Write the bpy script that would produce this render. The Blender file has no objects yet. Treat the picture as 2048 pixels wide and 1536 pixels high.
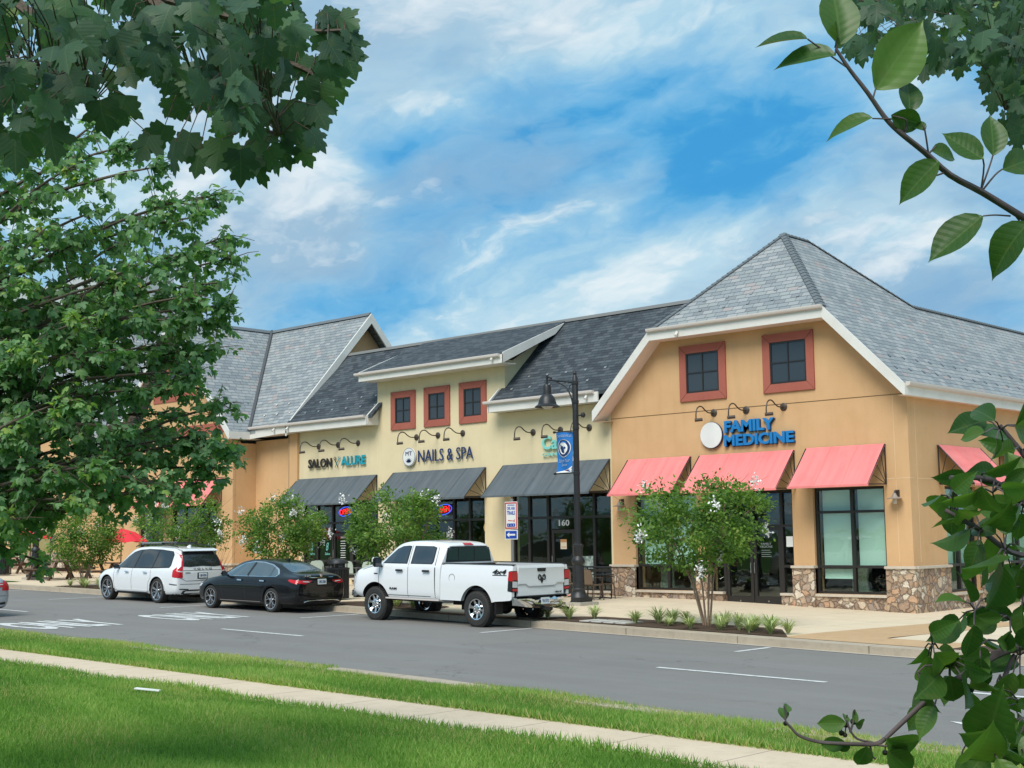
import bpy, bmesh, math, random
import numpy as np
from mathutils import Vector, Matrix, Quaternion
from mathutils.bvhtree import BVHTree
from math import radians as rad, sin, cos, pi
random.seed(7)
rng = np.random.default_rng(11)
S = bpy.context.scene
COL = S.collection

# ------------------------------------------------------------------ camera
CAMF, PITCH, ROLL, YAW, CAMH = 2689.0, rad(6.447), rad(-.73), rad(46.656), 2.43
_fh = Vector((-cos(YAW), sin(YAW), 0)); _r = Vector((sin(YAW), cos(YAW), 0)); _z = Vector((0, 0, 1))
CF = _fh*cos(PITCH) + _z*sin(PITCH); _u = -_fh*sin(PITCH) + _z*cos(PITCH)
CR = _r*cos(ROLL) + _u*sin(ROLL); CU = -_r*sin(ROLL) + _u*cos(ROLL)
CPOS = Vector((0, 0, CAMH))
cd = bpy.data.cameras.new('camera'); cam = bpy.data.objects.new('camera', cd); COL.objects.link(cam)
cd.sensor_width = 36; cd.lens = CAMF/2048*36; cd.clip_start = .05; cd.clip_end = 3000
m = Matrix((CR, CU, -CF)).transposed().to_4x4(); m.translation = CPOS; cam.matrix_world = m
S.camera = cam
G = .013                                     # the street climbs gently towards -X
def gz(x): return -G*max(-150., min(150., x))
def ray(px, py): return CF + CR*(px-1024)/CAMF - CU*(py-768)/CAMF
def atY(px, py, Y): d = ray(px, py); return CPOS + d*(Y/d.y)
def atD(px, py, D): return CPOS + ray(px, py)*D          # D metres in front of the viewer
def atG(px, py, h=0): d = ray(px, py); return CPOS + d*((h-CAMH)/(d.z+G*d.x))

# ------------------------------------------------------------------ light
SUN_EL, SUN_AZ = 50, 160                     # azimuth measured from +Y clockwise (the sun stands behind the viewer)
sd = Vector((sin(rad(SUN_AZ))*cos(rad(SUN_EL)), cos(rad(SUN_AZ))*cos(rad(SUN_EL)), sin(rad(SUN_EL))))
sl = bpy.data.lights.new('sun', 'SUN'); sl.energy = 2.3; sl.angle = rad(34); sl.color = (1, .95, .87)
so = bpy.data.objects.new('sun', sl); COL.objects.link(so)
so.rotation_euler = (-sd).to_track_quat('-Z', 'Y').to_euler()
S.view_settings.view_transform = 'Standard'; S.view_settings.look = 'None'
S.view_settings.exposure = 0.62; S.view_settings.gamma = 1; S.view_settings.use_curve_mapping = False
S.render.film_transparent = False
S.cycles.max_bounces = 6; S.cycles.diffuse_bounces = 3; S.cycles.glossy_bounces = 3
S.cycles.transparent_max_bounces = 8; S.cycles.transmission_bounces = 4
S.cycles.caustics_reflective = False; S.cycles.caustics_refractive = False
S.cycles.use_denoising = True

# ------------------------------------------------------------------ node helpers
class NT:
    def __init__(s, nt): s.nt = nt; s.n = nt.nodes; s.l = nt.links
    def node(s, t, **k):
        n = s.n.new(t)
        for a, b in k.items(): setattr(n, a, b)
        return n
    def put(s, sock, v):
        if hasattr(v, 'is_linked') or isinstance(v, bpy.types.NodeSocket): s.l.new(v, sock)
        else: sock.default_value = v
    def math(s, op, a, b=None, c=None, clamp=False):
        n = s.node('ShaderNodeMath', operation=op, use_clamp=clamp); s.put(n.inputs[0], a)
        if b is not None: s.put(n.inputs[1], b)
        if c is not None: s.put(n.inputs[2], c)
        return n.outputs[0]
    def vmath(s, op, a, b=None, scale=None):
        n = s.node('ShaderNodeVectorMath', operation=op); s.put(n.inputs[0], a)
        if b is not None: s.put(n.inputs[1], b)
        if scale is not None: s.put(n.inputs['Scale'], scale)
        return n.outputs['Value'] if op in ('DOT_PRODUCT', 'LENGTH') else n.outputs[0]
    def noise(s, vec, scale, detail=3, rough=.5, out='Fac', **k):
        n = s.node('ShaderNodeTexNoise'); s.put(n.inputs['Vector'], vec); n.inputs['Scale'].default_value = scale
        n.inputs['Detail'].default_value = detail; n.inputs['Roughness'].default_value = rough
        for a, b in k.items(): n.inputs[a].default_value = b
        return n.outputs[out]
    def ramp(s, fac, stops, interp='LINEAR'):
        n = s.node('ShaderNodeValToRGB'); n.color_ramp.interpolation = interp; e = n.color_ramp.elements
        while len(e) > 1: e.remove(e[0])
        e[0].position = stops[0][0]; e[0].color = c4(stops[0][1])
        for p, c in stops[1:]:
            q = e.new(p); q.color = c4(c)
        s.put(n.inputs[0], fac); return n.outputs[0]
    def mix(s, fac, a, b, mode='MIX'):
        n = s.node('ShaderNodeMix', data_type='RGBA', blend_type=mode)
        s.put(n.inputs[0], fac); s.put(n.inputs[6], c4(a) if isinstance(a, tuple) else a); s.put(n.inputs[7], c4(b) if isinstance(b, tuple) else b)
        return n.outputs[2]
    def maprange(s, v, a, b, c=0, d=1, t='LINEAR'):
        n = s.node('ShaderNodeMapRange', interpolation_type=t)
        for i, q in enumerate((v, a, b, c, d)): s.put(n.inputs[i], q)
        return n.outputs[0]
    def bump(s, h, strength=.3, dist=.02, normal=None):
        n = s.node('ShaderNodeBump'); n.inputs['Strength'].default_value = strength; n.inputs['Distance'].default_value = dist
        s.put(n.inputs['Height'], h)
        if normal is not None: s.put(n.inputs['Normal'], normal)
        return n.outputs[0]
def c4(c): return (c[0], c[1], c[2], 1) if len(c) == 3 else c
def hexc(r, g, b):                            # picture value to linear
    f = lambda v: ((v/255+.055)/1.055)**2.4 if v > 10 else v/255/12.92
    return (f(r), f(g), f(b))
MATS = {}
def mat(name, col=(.5, .5, .5), rough=.6, metal=0, spec=.5, build=None, **k):
    if name in MATS: return MATS[name]
    m = bpy.data.materials.new(name); m.use_nodes = True; t = NT(m.node_tree)
    p = t.n['Principled BSDF']; p.inputs['Base Color'].default_value = c4(col)
    p.inputs['Roughness'].default_value = rough; p.inputs['Metallic'].default_value = metal
    p.inputs['Specular IOR Level'].default_value = spec
    for a, b in k.items(): p.inputs[a.replace('_', ' ')].default_value = b
    if build: build(t, p)
    MATS[name] = m; return m

# ------------------------------------------------------------------ sky: sky texture under broken cloud
W = bpy.data.worlds.new('World'); S.world = W; W.use_nodes = True; t = NT(W.node_tree)
bg = t.n['Background']; bg.inputs['Strength'].default_value = .1
sky = t.node('ShaderNodeTexSky', sky_type='NISHITA'); sky.sun_disc = False
sky.sun_elevation = rad(SUN_EL); sky.sun_rotation = rad(SUN_AZ); sky.air_density = 1.0; sky.dust_density = .4; sky.ozone_density = 2.5
tc = t.node('ShaderNodeTexCoord'); d = tc.outputs['Generated']
sx = t.node('ShaderNodeSeparateXYZ'); t.l.new(d, sx.inputs[0])
zz = t.math('MAXIMUM', sx.outputs[2], 0.0)
den = t.math('ADD', zz, .34)
cb = t.node('ShaderNodeCombineXYZ')
t.l.new(t.math('DIVIDE', sx.outputs[0], den), cb.inputs[0]); t.l.new(t.math('DIVIDE', sx.outputs[1], den), cb.inputs[1])
P = cb.outputs[0]
# streaks run roughly along the viewing azimuth's cross direction: turn and stretch the cloud plane
mp = t.node('ShaderNodeMapping'); t.l.new(P, mp.inputs[0]); mp.inputs['Rotation'].default_value = (0, 0, rad(-64)); mp.inputs['Scale'].default_value = (.9, 1.6, 1)
warp = t.noise(P, 2.2, 5, .6, 'Color')
Pw = t.vmath('ADD', mp.outputs[0], t.vmath('SCALE', t.vmath('SUBTRACT', warp, (.5, .5, .5)), scale=.42))
n1 = t.noise(Pw, 2.0, 6, .5); n2 = t.noise(Pw, 7.0, 6, .55); n3 = t.noise(Pw, 1.6, 4, .55)
def blob(px, py, r, amp):                     # clear or thick part of the cloud cover in a given direction of the sky
    v = ray(px, py).normalized()
    a = t.vmath('DOT_PRODUCT', d, tuple(v)); ang = t.math('ARCCOSINE', t.math('MINIMUM', a, .99999))
    q = t.math('DIVIDE', ang, r); return t.math('MULTIPLY', t.math('EXPONENT', t.math('MULTIPLY', t.math('MULTIPLY', q, q), -1)), amp)
bias = None
for b in [(1420, 345, .050, -.34), (1560, 330, .05, -.26), (1300, 250, .05, -.20), (1620, 215, .05, -.24), (1080, 210, .035, -.22), (1480, 150, .04, -.12), (1720, 330, .04, -.2), (900, 400, .05, -.20), (1180, 330, .05, -.16), (760, 330, .035, -.12), (1010, 240, .04, -.1),
          (1850, 570, .03, -.34), (1990, 610, .03, -.26), (740, 590, .04, -.16), (560, 640, .04, -.12), (1960, 240, .06, -.22), (1850, 330, .05, -.1),
          (900, 100, .09, .10), (650, 200, .06, .06), (1250, 60, .08, .10), (1560, 60, .06, .06), (1500, 430, .035, .14), (1860, 470, .045, .34), (1650, 470, .05, .16), (1250, 510, .05, .18), (1000, 470, .05, .06), (420, 400, .06, .16), (680, 430, .04, .14), (1000, 600, .04, .16), (1650, 40, .05, .08)]:
    q = blob(*b); bias = q if bias is None else t.math('ADD', bias, q)
cov = t.math('ADD', t.math('ADD', t.math('MULTIPLY', t.math('SUBTRACT', n1, .5), 1.0), t.math('MULTIPLY', t.math('SUBTRACT', n2, .5), .95)), t.math('ADD', t.math('MULTIPLY', bias, 1.0), .55))
skyc = t.mix(.88, sky.outputs[0], (.16, 2.1, 4.5))
ccol = t.ramp(cov, [(.12, (.55, 2.55, 4.7)), (.30, (1.1, 3.05, 5.0)), (.46, (1.95, 3.7, 5.15)), (.60, (2.95, 4.45, 5.4)), (.78, (3.6, 4.85, 5.55)), (.98, (4.7, 5.5, 5.85)), (1.0, (4.8, 5.6, 5.9))])
ccol = t.mix(t.maprange(n3, .46, .62, 0, .7), ccol, (1.85, 2.95, 4.15)); ccol = t.mix(t.maprange(t.math('ADD', n2, t.math('MULTIPLY', bias, .6)), .56, .74, 0, .65), ccol, (5.6, 6.0, 6.2))
cover = t.maprange(cov, .02, .24, 0, 1, 'SMOOTHSTEP')
allc = t.mix(cover, skyc, ccol); allc = t.mix(t.maprange(sx.outputs[2], -.012, .012), (1.6, 1.7, 1.6), allc)
t.l.new(allc, bg.inputs[0])
# ------------------------------------------------------------------ materials
def objcoord(t): return t.node('ShaderNodeTexCoord').outputs['Object']
def poscoord(t): return t.node('ShaderNodeNewGeometry').outputs['Position']
def m_stucco(name, a, b):
    def f(t, p):
        v = poscoord(t); n = t.noise(v, 1.2, 5, .6); n2 = t.noise(v, 55, 3, .6)
        st = t.node('ShaderNodeMapping'); t.l.new(v, st.inputs[0]); st.inputs['Scale'].default_value = (3.2, 3.2, .25)
        streak = t.noise(st.outputs[0], 1.5, 4, .6)
        c = t.mix(t.maprange(n, .3, .7), a, b)
        c = t.mix(t.maprange(streak, .5, .78, 0, .2), c, tuple(x*.72 for x in a))
        c = t.mix(t.maprange(n2, .3, .7, 0, .12), c, tuple(x*.8 for x in a))
        t.l.new(c, p.inputs['Base Color']); t.l.new(t.bump(t.math('ADD', n2, t.math('MULTIPLY', n, .6)), .35, .02), p.inputs['Normal'])
    return mat(name, a, .92, spec=.2, build=f)
TAN = m_stucco('tan_stucco', (.62, .38, .195), (.68, .43, .23))
CREAM = m_stucco('cream_stucco', (.72, .60, .385), (.78, .66, .43))
MAUVE = m_stucco('mauve_trim', (.37, .115, .085), (.42, .135, .10))
def f(t, p):
    v = poscoord(t)
    w = t.vmath('ADD', v, t.vmath('SCALE', t.vmath('SUBTRACT', t.noise(v, 3.6, 5, .6, 'Color'), (.5, .5, .5)), scale=.30))
    mp = t.node('ShaderNodeMapping'); t.l.new(w, mp.inputs[0]); mp.inputs['Scale'].default_value = (1, 1, 1.2)
    vo = t.node('ShaderNodeTexVoronoi', feature='F1'); vo.inputs['Scale'].default_value = 4.6; t.l.new(mp.outputs[0], vo.inputs['Vector'])
    ve = t.node('ShaderNodeTexVoronoi', feature='DISTANCE_TO_EDGE'); ve.inputs['Scale'].default_value = 4.6; t.l.new(mp.outputs[0], ve.inputs['Vector'])
    sp = t.node('ShaderNodeSeparateColor'); t.l.new(vo.outputs['Color'], sp.inputs[0])
    c = t.ramp(sp.outputs[0], [(0, (.30, .20, .14)), (.14, (.58, .41, .27)), (.28, (.42, .28, .19)), (.42, (.74, .60, .45)), (.55, (.62, .37, .22)), (.68, (.50, .37, .28)), (.8, (.84, .74, .60)), (.9, (.36, .28, .23)), (1, (.68, .50, .34))], 'CONSTANT')
    c = t.mix(t.maprange(t.noise(v, 22, 4, .6), .3, .75, 0, .5), c, (.16, .11, .08), 'MULTIPLY')
    c = t.mix(t.maprange(t.noise(v, 9, 3, .6), .35, .7, 0, .3), c, (.62, .47, .34))
    c = t.mix(t.maprange(ve.outputs['Distance'], .0, .05), (.20, .155, .12), c)
    h = t.math('ADD', t.math('MULTIPLY', t.maprange(ve.outputs['Distance'], .0, .12), 1.0), t.math('MULTIPLY', t.noise(v, 30, 3, .6), .25))
    t.l.new(c, p.inputs['Base Color']); t.l.new(t.bump(h, .9, .045), p.inputs['Normal'])
STONE = mat('fieldstone', (.4, .3, .2), .85, build=f)
def m_shingle(name, stops, row, wid, gap=.06, rough=.85, stag=1):
    def f(t, p):
        uv = t.node('ShaderNodeUVMap'); s = t.node('ShaderNodeSeparateXYZ'); t.l.new(uv.outputs[0], s.inputs[0])
        vr = t.math('DIVIDE', s.outputs[1], row); r = t.math('FLOOR', vr); fv = t.math('FRACT', vr)
        wn0 = t.node('ShaderNodeTexWhiteNoise', noise_dimensions='1D'); t.l.new(r, wn0.inputs['W'])
        uo = t.math('ADD', t.math('DIVIDE', s.outputs[0], wid), t.math('ADD', t.math('MULTIPLY', r, .5), t.math('MULTIPLY', wn0.outputs[0], .35*stag)))
        cu = t.math('FLOOR', uo); fu = t.math('FRACT', uo)
        cc = t.node('ShaderNodeCombineXYZ'); t.l.new(cu, cc.inputs[0]); t.l.new(r, cc.inputs[1])
        wn = t.node('ShaderNodeTexWhiteNoise', noise_dimensions='2D'); t.l.new(cc.outputs[0], wn.inputs['Vector'])
        c = t.ramp(wn.outputs['Value'], stops, 'CONSTANT')
        n = t.noise(uv.outputs[0], 40, 3, .7); c = t.mix(t.maprange(n, .3, .7, 0, .35), c, (.5, .5, .5), 'MULTIPLY')
        big = t.noise(uv.outputs[0], .5, 3, .6); c = t.mix(t.maprange(big, .35, .7, 0, .25), c, (.55, .55, .55), 'MULTIPLY')
        e1 = t.math('LESS_THAN', fv, .13); e2 = t.math('LESS_THAN', fu, gap)
        e = t.math('MAXIMUM', t.math('MULTIPLY', e1, .9), t.math('MULTIPLY', e2, .6))
        c = t.mix(e, c, tuple(x*.28 for x in stops[0][1]))
        h = t.math('SUBTRACT', t.math('MULTIPLY', t.math('SUBTRACT', 1, fv), 1.0), t.math('MULTIPLY', e2, .5))
        h = t.math('ADD', h, t.math('MULTIPLY', wn.outputs['Value'], .35))
        t.l.new(c, p.inputs['Base Color']); t.l.new(t.bump(h, .75, .03), p.inputs['Normal'])
    return mat(name, stops[0][1], rough, spec=.3, build=f)
SLATE = m_shingle('slate_shingles', [(0, (.30, .33, .345)), (.22, (.35, .375, .385)), (.42, (.265, .295, .315)), (.6, (.33, .36, .36)), (.76, (.385, .40, .405)), (.9, (.385, .35, .345)), (.95, (.25, .27, .285))], .19, .36)
ASPH_SH = m_shingle('asphalt_shingles', [(0, (.062, .075, .088)), (.3, (.082, .098, .112)), (.6, (.05, .06, .072)), (.8, (.10, .115, .128))], .15, .30, .05, .95)
WHITE = mat('white_trim', (.72, .70, .66), .55, build=lambda t, p: t.l.new(t.mix(t.maprange(t.noise(poscoord(t), 1.6, 5, .6), .45, .8, 0, .35), (.74, .72, .68), (.50, .46, .40)), p.inputs['Base Color']))
CAPST = mat('cast_stone', (.6, .52, .43), .8, build=lambda t, p: t.l.new(t.mix(t.noise(poscoord(t), 7, 4, .6), (.66, .58, .48), (.46, .39, .31)), p.inputs['Base Color']))
GUT = mat('gutter_metal', (.62, .56, .52), .45)
def f(t, p):
    v = poscoord(t); n = t.noise(v, 90, 4, .8); n2 = t.noise(v, .35, 5, .6)
    mp = t.node('ShaderNodeMapping'); t.l.new(v, mp.inputs[0]); mp.inputs['Scale'].default_value = (.12, 1.6, 1)
    n3 = t.noise(mp.outputs[0], 1, 4, .6); n4 = t.noise(v, 260, 2, .7)
    c = t.ramp(t.math('ADD', t.math('MULTIPLY', n, .6), t.math('MULTIPLY', n4, .4)), [(.3, (.14, .132, .122)), (.5, (.21, .197, .182)), (.72, (.32, .30, .275))])
    c = t.mix(t.maprange(n2, .35, .7, 0, .35), c, (.15, .147, .145)); c = t.mix(t.maprange(n3, .4, .72, 0, .35), c, (.26, .255, .25))
    wv = t.vmath('ADD', v, t.vmath('SCALE', t.vmath('SUBTRACT', t.noise(v, 1.4, 6, .65, 'Color'), (.5, .5, .5)), scale=1.1))
    ve = t.node('ShaderNodeTexVoronoi', feature='DISTANCE_TO_EDGE'); ve.inputs['Scale'].default_value = .22; t.l.new(wv, ve.inputs['Vector'])
    crack = t.math('MULTIPLY', t.math('LESS_THAN', ve.outputs['Distance'], .0035), t.maprange(t.noise(v, .25, 2, .5), .48, .56))
    c = t.mix(t.math('MULTIPLY', crack, .4), c, (.05, .05, .05))
    oil = t.noise(v, .9, 3, .55); c = t.mix(t.maprange(oil, .66, .78, 0, .4), c, (.06, .058, .055))
    t.l.new(c, p.inputs['Base Color']); t.l.new(t.bump(n, .5, .01), p.inputs['Normal'])
    t.l.new(t.maprange(n2, .3, .7, .75, .92), p.inputs['Roughness'])
ASPHALT = mat('asphalt', (.1, .1, .1), .85, spec=.3, build=f)
def m_conc(name, a, b, dark, joints=None):
    def f(t, p):
        v = poscoord(t); n = t.noise(v, 1.1, 6, .65); n2 = t.noise(v, 60, 3, .7); n3 = t.noise(v, 5, 5, .7)
        c = t.mix(t.maprange(n, .3, .7), a, b); c = t.mix(t.maprange(n3, .5, .8, 0, .5), c, dark)
        c = t.mix(t.maprange(n2, .35, .75, 0, .3), c, dark)
        h = t.math('MULTIPLY', n2, .4)
        if joints:
            s = t.node('ShaderNodeSeparateXYZ'); t.l.new(v, s.inputs[0]); j = None
            for ax, step, w in joints:
                fr = t.math('FRACT', t.math('DIVIDE', t.math('ADD', s.outputs[ax], 400.0), step)); e = t.math('LESS_THAN', fr, w/step)
                j = e if j is None else t.math('MAXIMUM', j, e)
            c = t.mix(t.math('MULTIPLY', j, .6), c, tuple(x*.35 for x in dark)); h = t.math('SUBTRACT', h, t.math('MULTIPLY', j, .6))
        t.l.new(c, p.inputs['Base Color']); t.l.new(t.bump(h, .3, .01), p.inputs['Normal'])
    return mat(name, a, .88, spec=.25, build=f)
WALK = m_conc('worn_concrete', (.70, .57, .42), (.60, .48, .35), (.42, .33, .23), [(0, 1.52, .022)])
PLAZA = m_conc('broom_concrete', (.74, .61, .44), (.66, .54, .39), (.52, .42, .29), [(0, 2.4, .02), (1, 2.4, .02)])
CURB = m_conc('curb_concrete', (.50, .42, .32), (.42, .35, .27), (.24, .2, .15), [(0, 3.05, .03)])
AGG = m_conc('exposed_aggregate', (.58, .39, .22), (.52, .34, .19), (.30, .19, .10))
PAINT = mat('road_paint', (.75, .75, .74), .6, build=lambda t, p: t.l.new(t.mix(t.maprange(t.noise(poscoord(t), 9, 8, .8), .46, .66, 0, .75), (.74, .74, .72), (.26, .26, .25)), p.inputs['Base Color']))
MULCH = mat('mulch', (.06, .035, .022), .95, build=lambda t, p: (t.l.new(t.mix(t.noise(poscoord(t), 45, 4, .8), (.035, .02, .014), (.17, .10, .06)), p.inputs['Base Color']), t.l.new(t.bump(t.noise(poscoord(t), 30, 4, .8), 1, .05), p.inputs['Normal'])))
def f(t, p):
    v = poscoord(t); n = t.noise(v, .8, 5, .6); n2 = t.noise(v, 40, 3, .8)
    c = t.mix(t.maprange(n, .35, .65), (.06, .14, .022), (.10, .19, .03)); c = t.mix(t.maprange(n2, .3, .7, 0, .6), c, (.02, .035, .008))
    t.l.new(c, p.inputs['Base Color'])
TURF = mat('turf', (.04, .09, .02), .95, spec=.1, build=f)
BLACKM = mat('black_metal', (.018, .019, .021), .42, build=lambda t, p: t.l.new(t.maprange(t.noise(poscoord(t), 6, 4, .6), .3, .7, .32, .55), p.inputs['Roughness']))
FRAME = mat('bronze_aluminium', (.022, .019, .017), .4)
BLIND = mat('roller_blind', (.66, .84, .78), .85)
def f(t, p):
    lw = t.node('ShaderNodeLayerWeight'); lw.inputs['Blend'].default_value = .5; fre = t.math('ADD', .035, t.math('MULTIPLY', t.math('POWER', lw.outputs['Facing'], 5), .9))
    n = t.noise(poscoord(t), .9, 3, .5); nb = t.bump(n, .12, .05)
    gl = t.node('ShaderNodeBsdfGlossy'); gl.inputs['Roughness'].default_value = .012; gl.inputs['Color'].default_value = (.9, .95, .95, 1); t.l.new(nb, gl.inputs['Normal'])
    tr = t.node('ShaderNodeBsdfTransparent'); tr.inputs['Color'].default_value = (.90, .96, .93, 1)
    mx = t.node('ShaderNodeMixShader'); t.l.new(t.math('ADD', fre, .02), mx.inputs[0]); t.l.new(tr.outputs[0], mx.inputs[1]); t.l.new(gl.outputs[0], mx.inputs[2])
    t.l.new(mx.outputs[0], t.n['Material Output'].inputs['Surface'])
GLASS = mat('storefront_glass', (.1, .1, .1), .02, build=f)
CARGLASS = mat('tinted_car_glass', (.02, .025, .03), .03, spec=.9)
DARKGL = mat('dark_glass', (.035, .045, .055), .08, spec=.6)
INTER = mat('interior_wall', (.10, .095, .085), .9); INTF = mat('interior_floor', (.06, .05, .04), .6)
FABR = mat('pale_chair_fabric', (.42, .48, .38), .9, build=lambda t, p: t.l.new(t.mix(t.maprange(t.noise(poscoord(t), 14, 3, .6, Distortion=1.5), .48, .54), (.50, .56, .44), (.30, .36, .28)), p.inputs['Base Color']))
def m_fabric(name, a, b):
    def f(t, p):
        v = objcoord(t); mp = t.node('ShaderNodeMapping'); t.l.new(v, mp.inputs[0]); mp.inputs['Scale'].default_value = (3.2, .35, .35)
        n = t.noise(mp.outputs[0], 1.3, 5, .6); n2 = t.noise(v, 2.2, 4, .65)
        c = t.mix(t.maprange(n, .35, .7), a, b); c = t.mix(t.maprange(n2, .55, .8, 0, .35), c, tuple(x*.6 for x in a))
        dn = t.noise(v, .9, 5, .7); c = t.mix(t.maprange(dn, .5, .75, 0, .3), c, tuple(x*.55+.06 for x in a)); t.l.new(c, p.inputs['Base Color']); t.l.new(t.bump(n2, .25, .03), p.inputs['Normal'])
    return mat(name, a, .8, spec=.25, build=f)
REDAWN = m_fabric('red_awning_cloth', (.80, .215, .21), (.87, .27, .26)); GREYAWN = m_fabric('grey_awning_cloth', (.085, .105, .12), (.135, .155, .17))
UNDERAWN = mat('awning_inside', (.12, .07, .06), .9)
UMB = mat('red_umbrella_cloth', (.75, .03, .05), .8)
SIGNBLUE = mat('sign_blue', (.012, .20, .52), .45); SIGNEDGE = mat('sign_edge', (.012, .03, .10), .6); SIGNWHITE = mat('sign_white', (.78, .78, .76), .5)
NAVY = mat('navy', (.006, .03, .13), .5); TEAL = mat('teal', (.01, .32, .42), .5); LTEAL = mat('pale_teal', (.22, .62, .56), .6); SBLACK = mat('sign_black', (.02, .018, .015), .5)
BANBLUE = mat('banner_blue', (.01, .16, .50), .7); SRED = mat('sign_red', (.55, .025, .02), .5); SBLUE2 = mat('sign_royal', (.01, .06, .38), .5)
GALV = mat('galvanised', (.36, .37, .38), .45, .6); WOODD = mat('brown_wood', (.10, .062, .04), .8, build=lambda t, p: t.l.new(t.mix(t.noise(objcoord(t), 8, 4, .6, Distortion=1), (.14, .085, .055), (.06, .038, .025)), p.inputs['Base Color']))
WICK = mat('brown_wicker', (.17, .115, .075), .8); CAFE = mat('pale_green_metal', (.42, .50, .44), .6)
def neon(name, c, s):
    m = bpy.data.materials.new(name); m.use_nodes = True; p = m.node_tree.nodes['Principled BSDF']
    p.inputs['Base Color'].default_value = c4(c); p.inputs['Emission Color'].default_value = c4(c); p.inputs['Emission Strength'].default_value = s; return m
NEONR = neon('red_neon', (1, .02, .02), .75); NEONB = neon('blue_neon', (.05, .12, .9), .8)
def m_carpaint(name, c, metal=0, rough=.35, coat=1, spec=.5):
    return mat(name, c, rough, metal, spec, None, Coat_Weight=coat, Coat_Roughness=.03)
WPAINT = m_carpaint('white_car_paint', (.78, .79, .80)); BPAINT = m_carpaint('black_car_paint', (.005, .0055, .007), 0, .3, .7, .15); SPAINT = m_carpaint('silver_car_paint', (.42, .44, .46), .5, .35)
CHROME = mat('chrome', (.75, .75, .76), .08, 1); ALU = mat('wheel_alloy', (.50, .50, .51), .25, .9); DKALU = mat('wheel_black', (.015, .015, .016), .3)
RUB = mat('tyre_rubber', (.022, .022, .022), .85, build=lambda t, p: t.l.new(t.mix(t.noise(objcoord(t), 9, 3, .6), (.016, .016, .016), (.04, .038, .035)), p.inputs['Base Color']))
PLBLK = mat('black_plastic', (.012, .012, .013), .5); UNDER = mat('underbody', (.01, .01, .01), .9); SEAM = mat('panel_gap', (.03, .03, .033), .7)
REDL = mat('red_lens', (.50, .012, .02), .12); CLRL = mat('clear_lens', (.6, .6, .6), .1); PLATE = mat('licence_plate', (.62, .66, .68), .4)
SEATM = mat('car_seat', (.25, .25, .24), .8)
def m_leaf(name, cols, transl=.35, rough=.5, spec=.35, veins=None):
    def f(t, p):
        a = t.node('ShaderNodeAttribute', attribute_name='tint'); c = t.ramp(a.outputs['Fac'], cols)
        n = t.noise(poscoord(t), 25, 2, .5); c = t.mix(t.maprange(n, .3, .7, 0, .25), c, (.5, .5, .5), 'MULTIPLY')
        if veins:
            av = t.node('ShaderNodeAttribute', attribute_name='blade'); sp = t.node('ShaderNodeSeparateXYZ'); t.l.new(av.outputs['Vector'], sp.inputs[0]); ax_ = t.math('ABSOLUTE', sp.outputs[0])
            mid = t.maprange(ax_, .006, .022, 1, 0); sv = t.math('FRACT', t.math('MULTIPLY', t.math('SUBTRACT', sp.outputs[1], t.math('MULTIPLY', ax_, veins[1])), veins[0])); side = t.maprange(t.math('ABSOLUTE', t.math('SUBTRACT', sv, .5)), .0, .10, .5, 0)
            vn = t.math('MAXIMUM', mid, side); c = t.mix(t.math('MULTIPLY', vn, .16), c, (.30, .40, .16)); c = t.mix(t.maprange(t.noise(av.outputs['Vector'], 3.0, 3, .6), .55, .8, 0, .5), c, (.16, .17, .05))
            t.l.new(t.bump(t.math('SUBTRACT', t.math('ABSOLUTE', t.math('SUBTRACT', sv, .5)), t.math('MULTIPLY', mid, .5)), .12, .004), p.inputs['Normal'])
        t.l.new(c, p.inputs['Base Color'])
        tr = t.node('ShaderNodeBsdfTranslucent'); t.l.new(t.mix(1.0, c, (1.0, 1.15, .5), 'MULTIPLY'), tr.inputs['Color'])
        mx = t.node('ShaderNodeMixShader'); mx.inputs[0].default_value = transl
        t.l.new(p.outputs[0], mx.inputs[1]); t.l.new(tr.outputs[0], mx.inputs[2]); t.l.new(mx.outputs[0], t.n['Material Output'].inputs['Surface'])
    return mat(name, cols[0][1], rough, spec=spec, build=f)
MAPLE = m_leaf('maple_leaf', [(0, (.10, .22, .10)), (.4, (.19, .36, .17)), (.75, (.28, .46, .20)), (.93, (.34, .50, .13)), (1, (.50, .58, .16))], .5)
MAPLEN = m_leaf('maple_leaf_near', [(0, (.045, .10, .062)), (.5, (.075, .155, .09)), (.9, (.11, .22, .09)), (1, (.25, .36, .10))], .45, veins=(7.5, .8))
PEAR = m_leaf('pear_leaf', [(0, (.034, .095, .020)), (.5, (.075, .165, .030)), (1, (.14, .25, .05))], .4, .36, .4, veins=(9, .55))
CREPE = m_leaf('myrtle_leaf', [(0, (.06, .14, .03)), (.4, (.15, .28, .055)), (.8, (.28, .43, .09)), (1, (.46, .50, .14))], .45)
FLOWER = mat('white_blossom', (.82, .80, .76), .8)
GRASSM = m_leaf('grass_blade', [(0, (.11, .24, .045)), (.35, (.19, .37, .065)), (.7, (.36, .54, .13)), (.86, (.52, .52, .20)), (1, (.62, .54, .25))], .45, .6, .2)
LIRIO = m_leaf('variegated_blade', [(0, (.22, .32, .10)), (.5, (.50, .58, .26)), (1, (.80, .80, .50))], .3, .6, .2)
BARK = mat('bark', (.12, .09, .07), .9, build=lambda t, p: (t.l.new(t.mix(t.noise(objcoord(t), 14, 4, .6), (.16, .12, .09), (.06, .045, .035)), p.inputs['Base Color']), t.l.new(t.bump(t.noise(objcoord(t), 30, 4, .6), .6, .02), p.inputs['Normal'])))
PBARK = mat('young_bark', (.09, .065, .07), .7, build=lambda t, p: t.l.new(t.mix(t.noise(objcoord(t), 30, 3, .6), (.12, .085, .09), (.05, .04, .035)), p.inputs['Base Color']))
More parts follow.
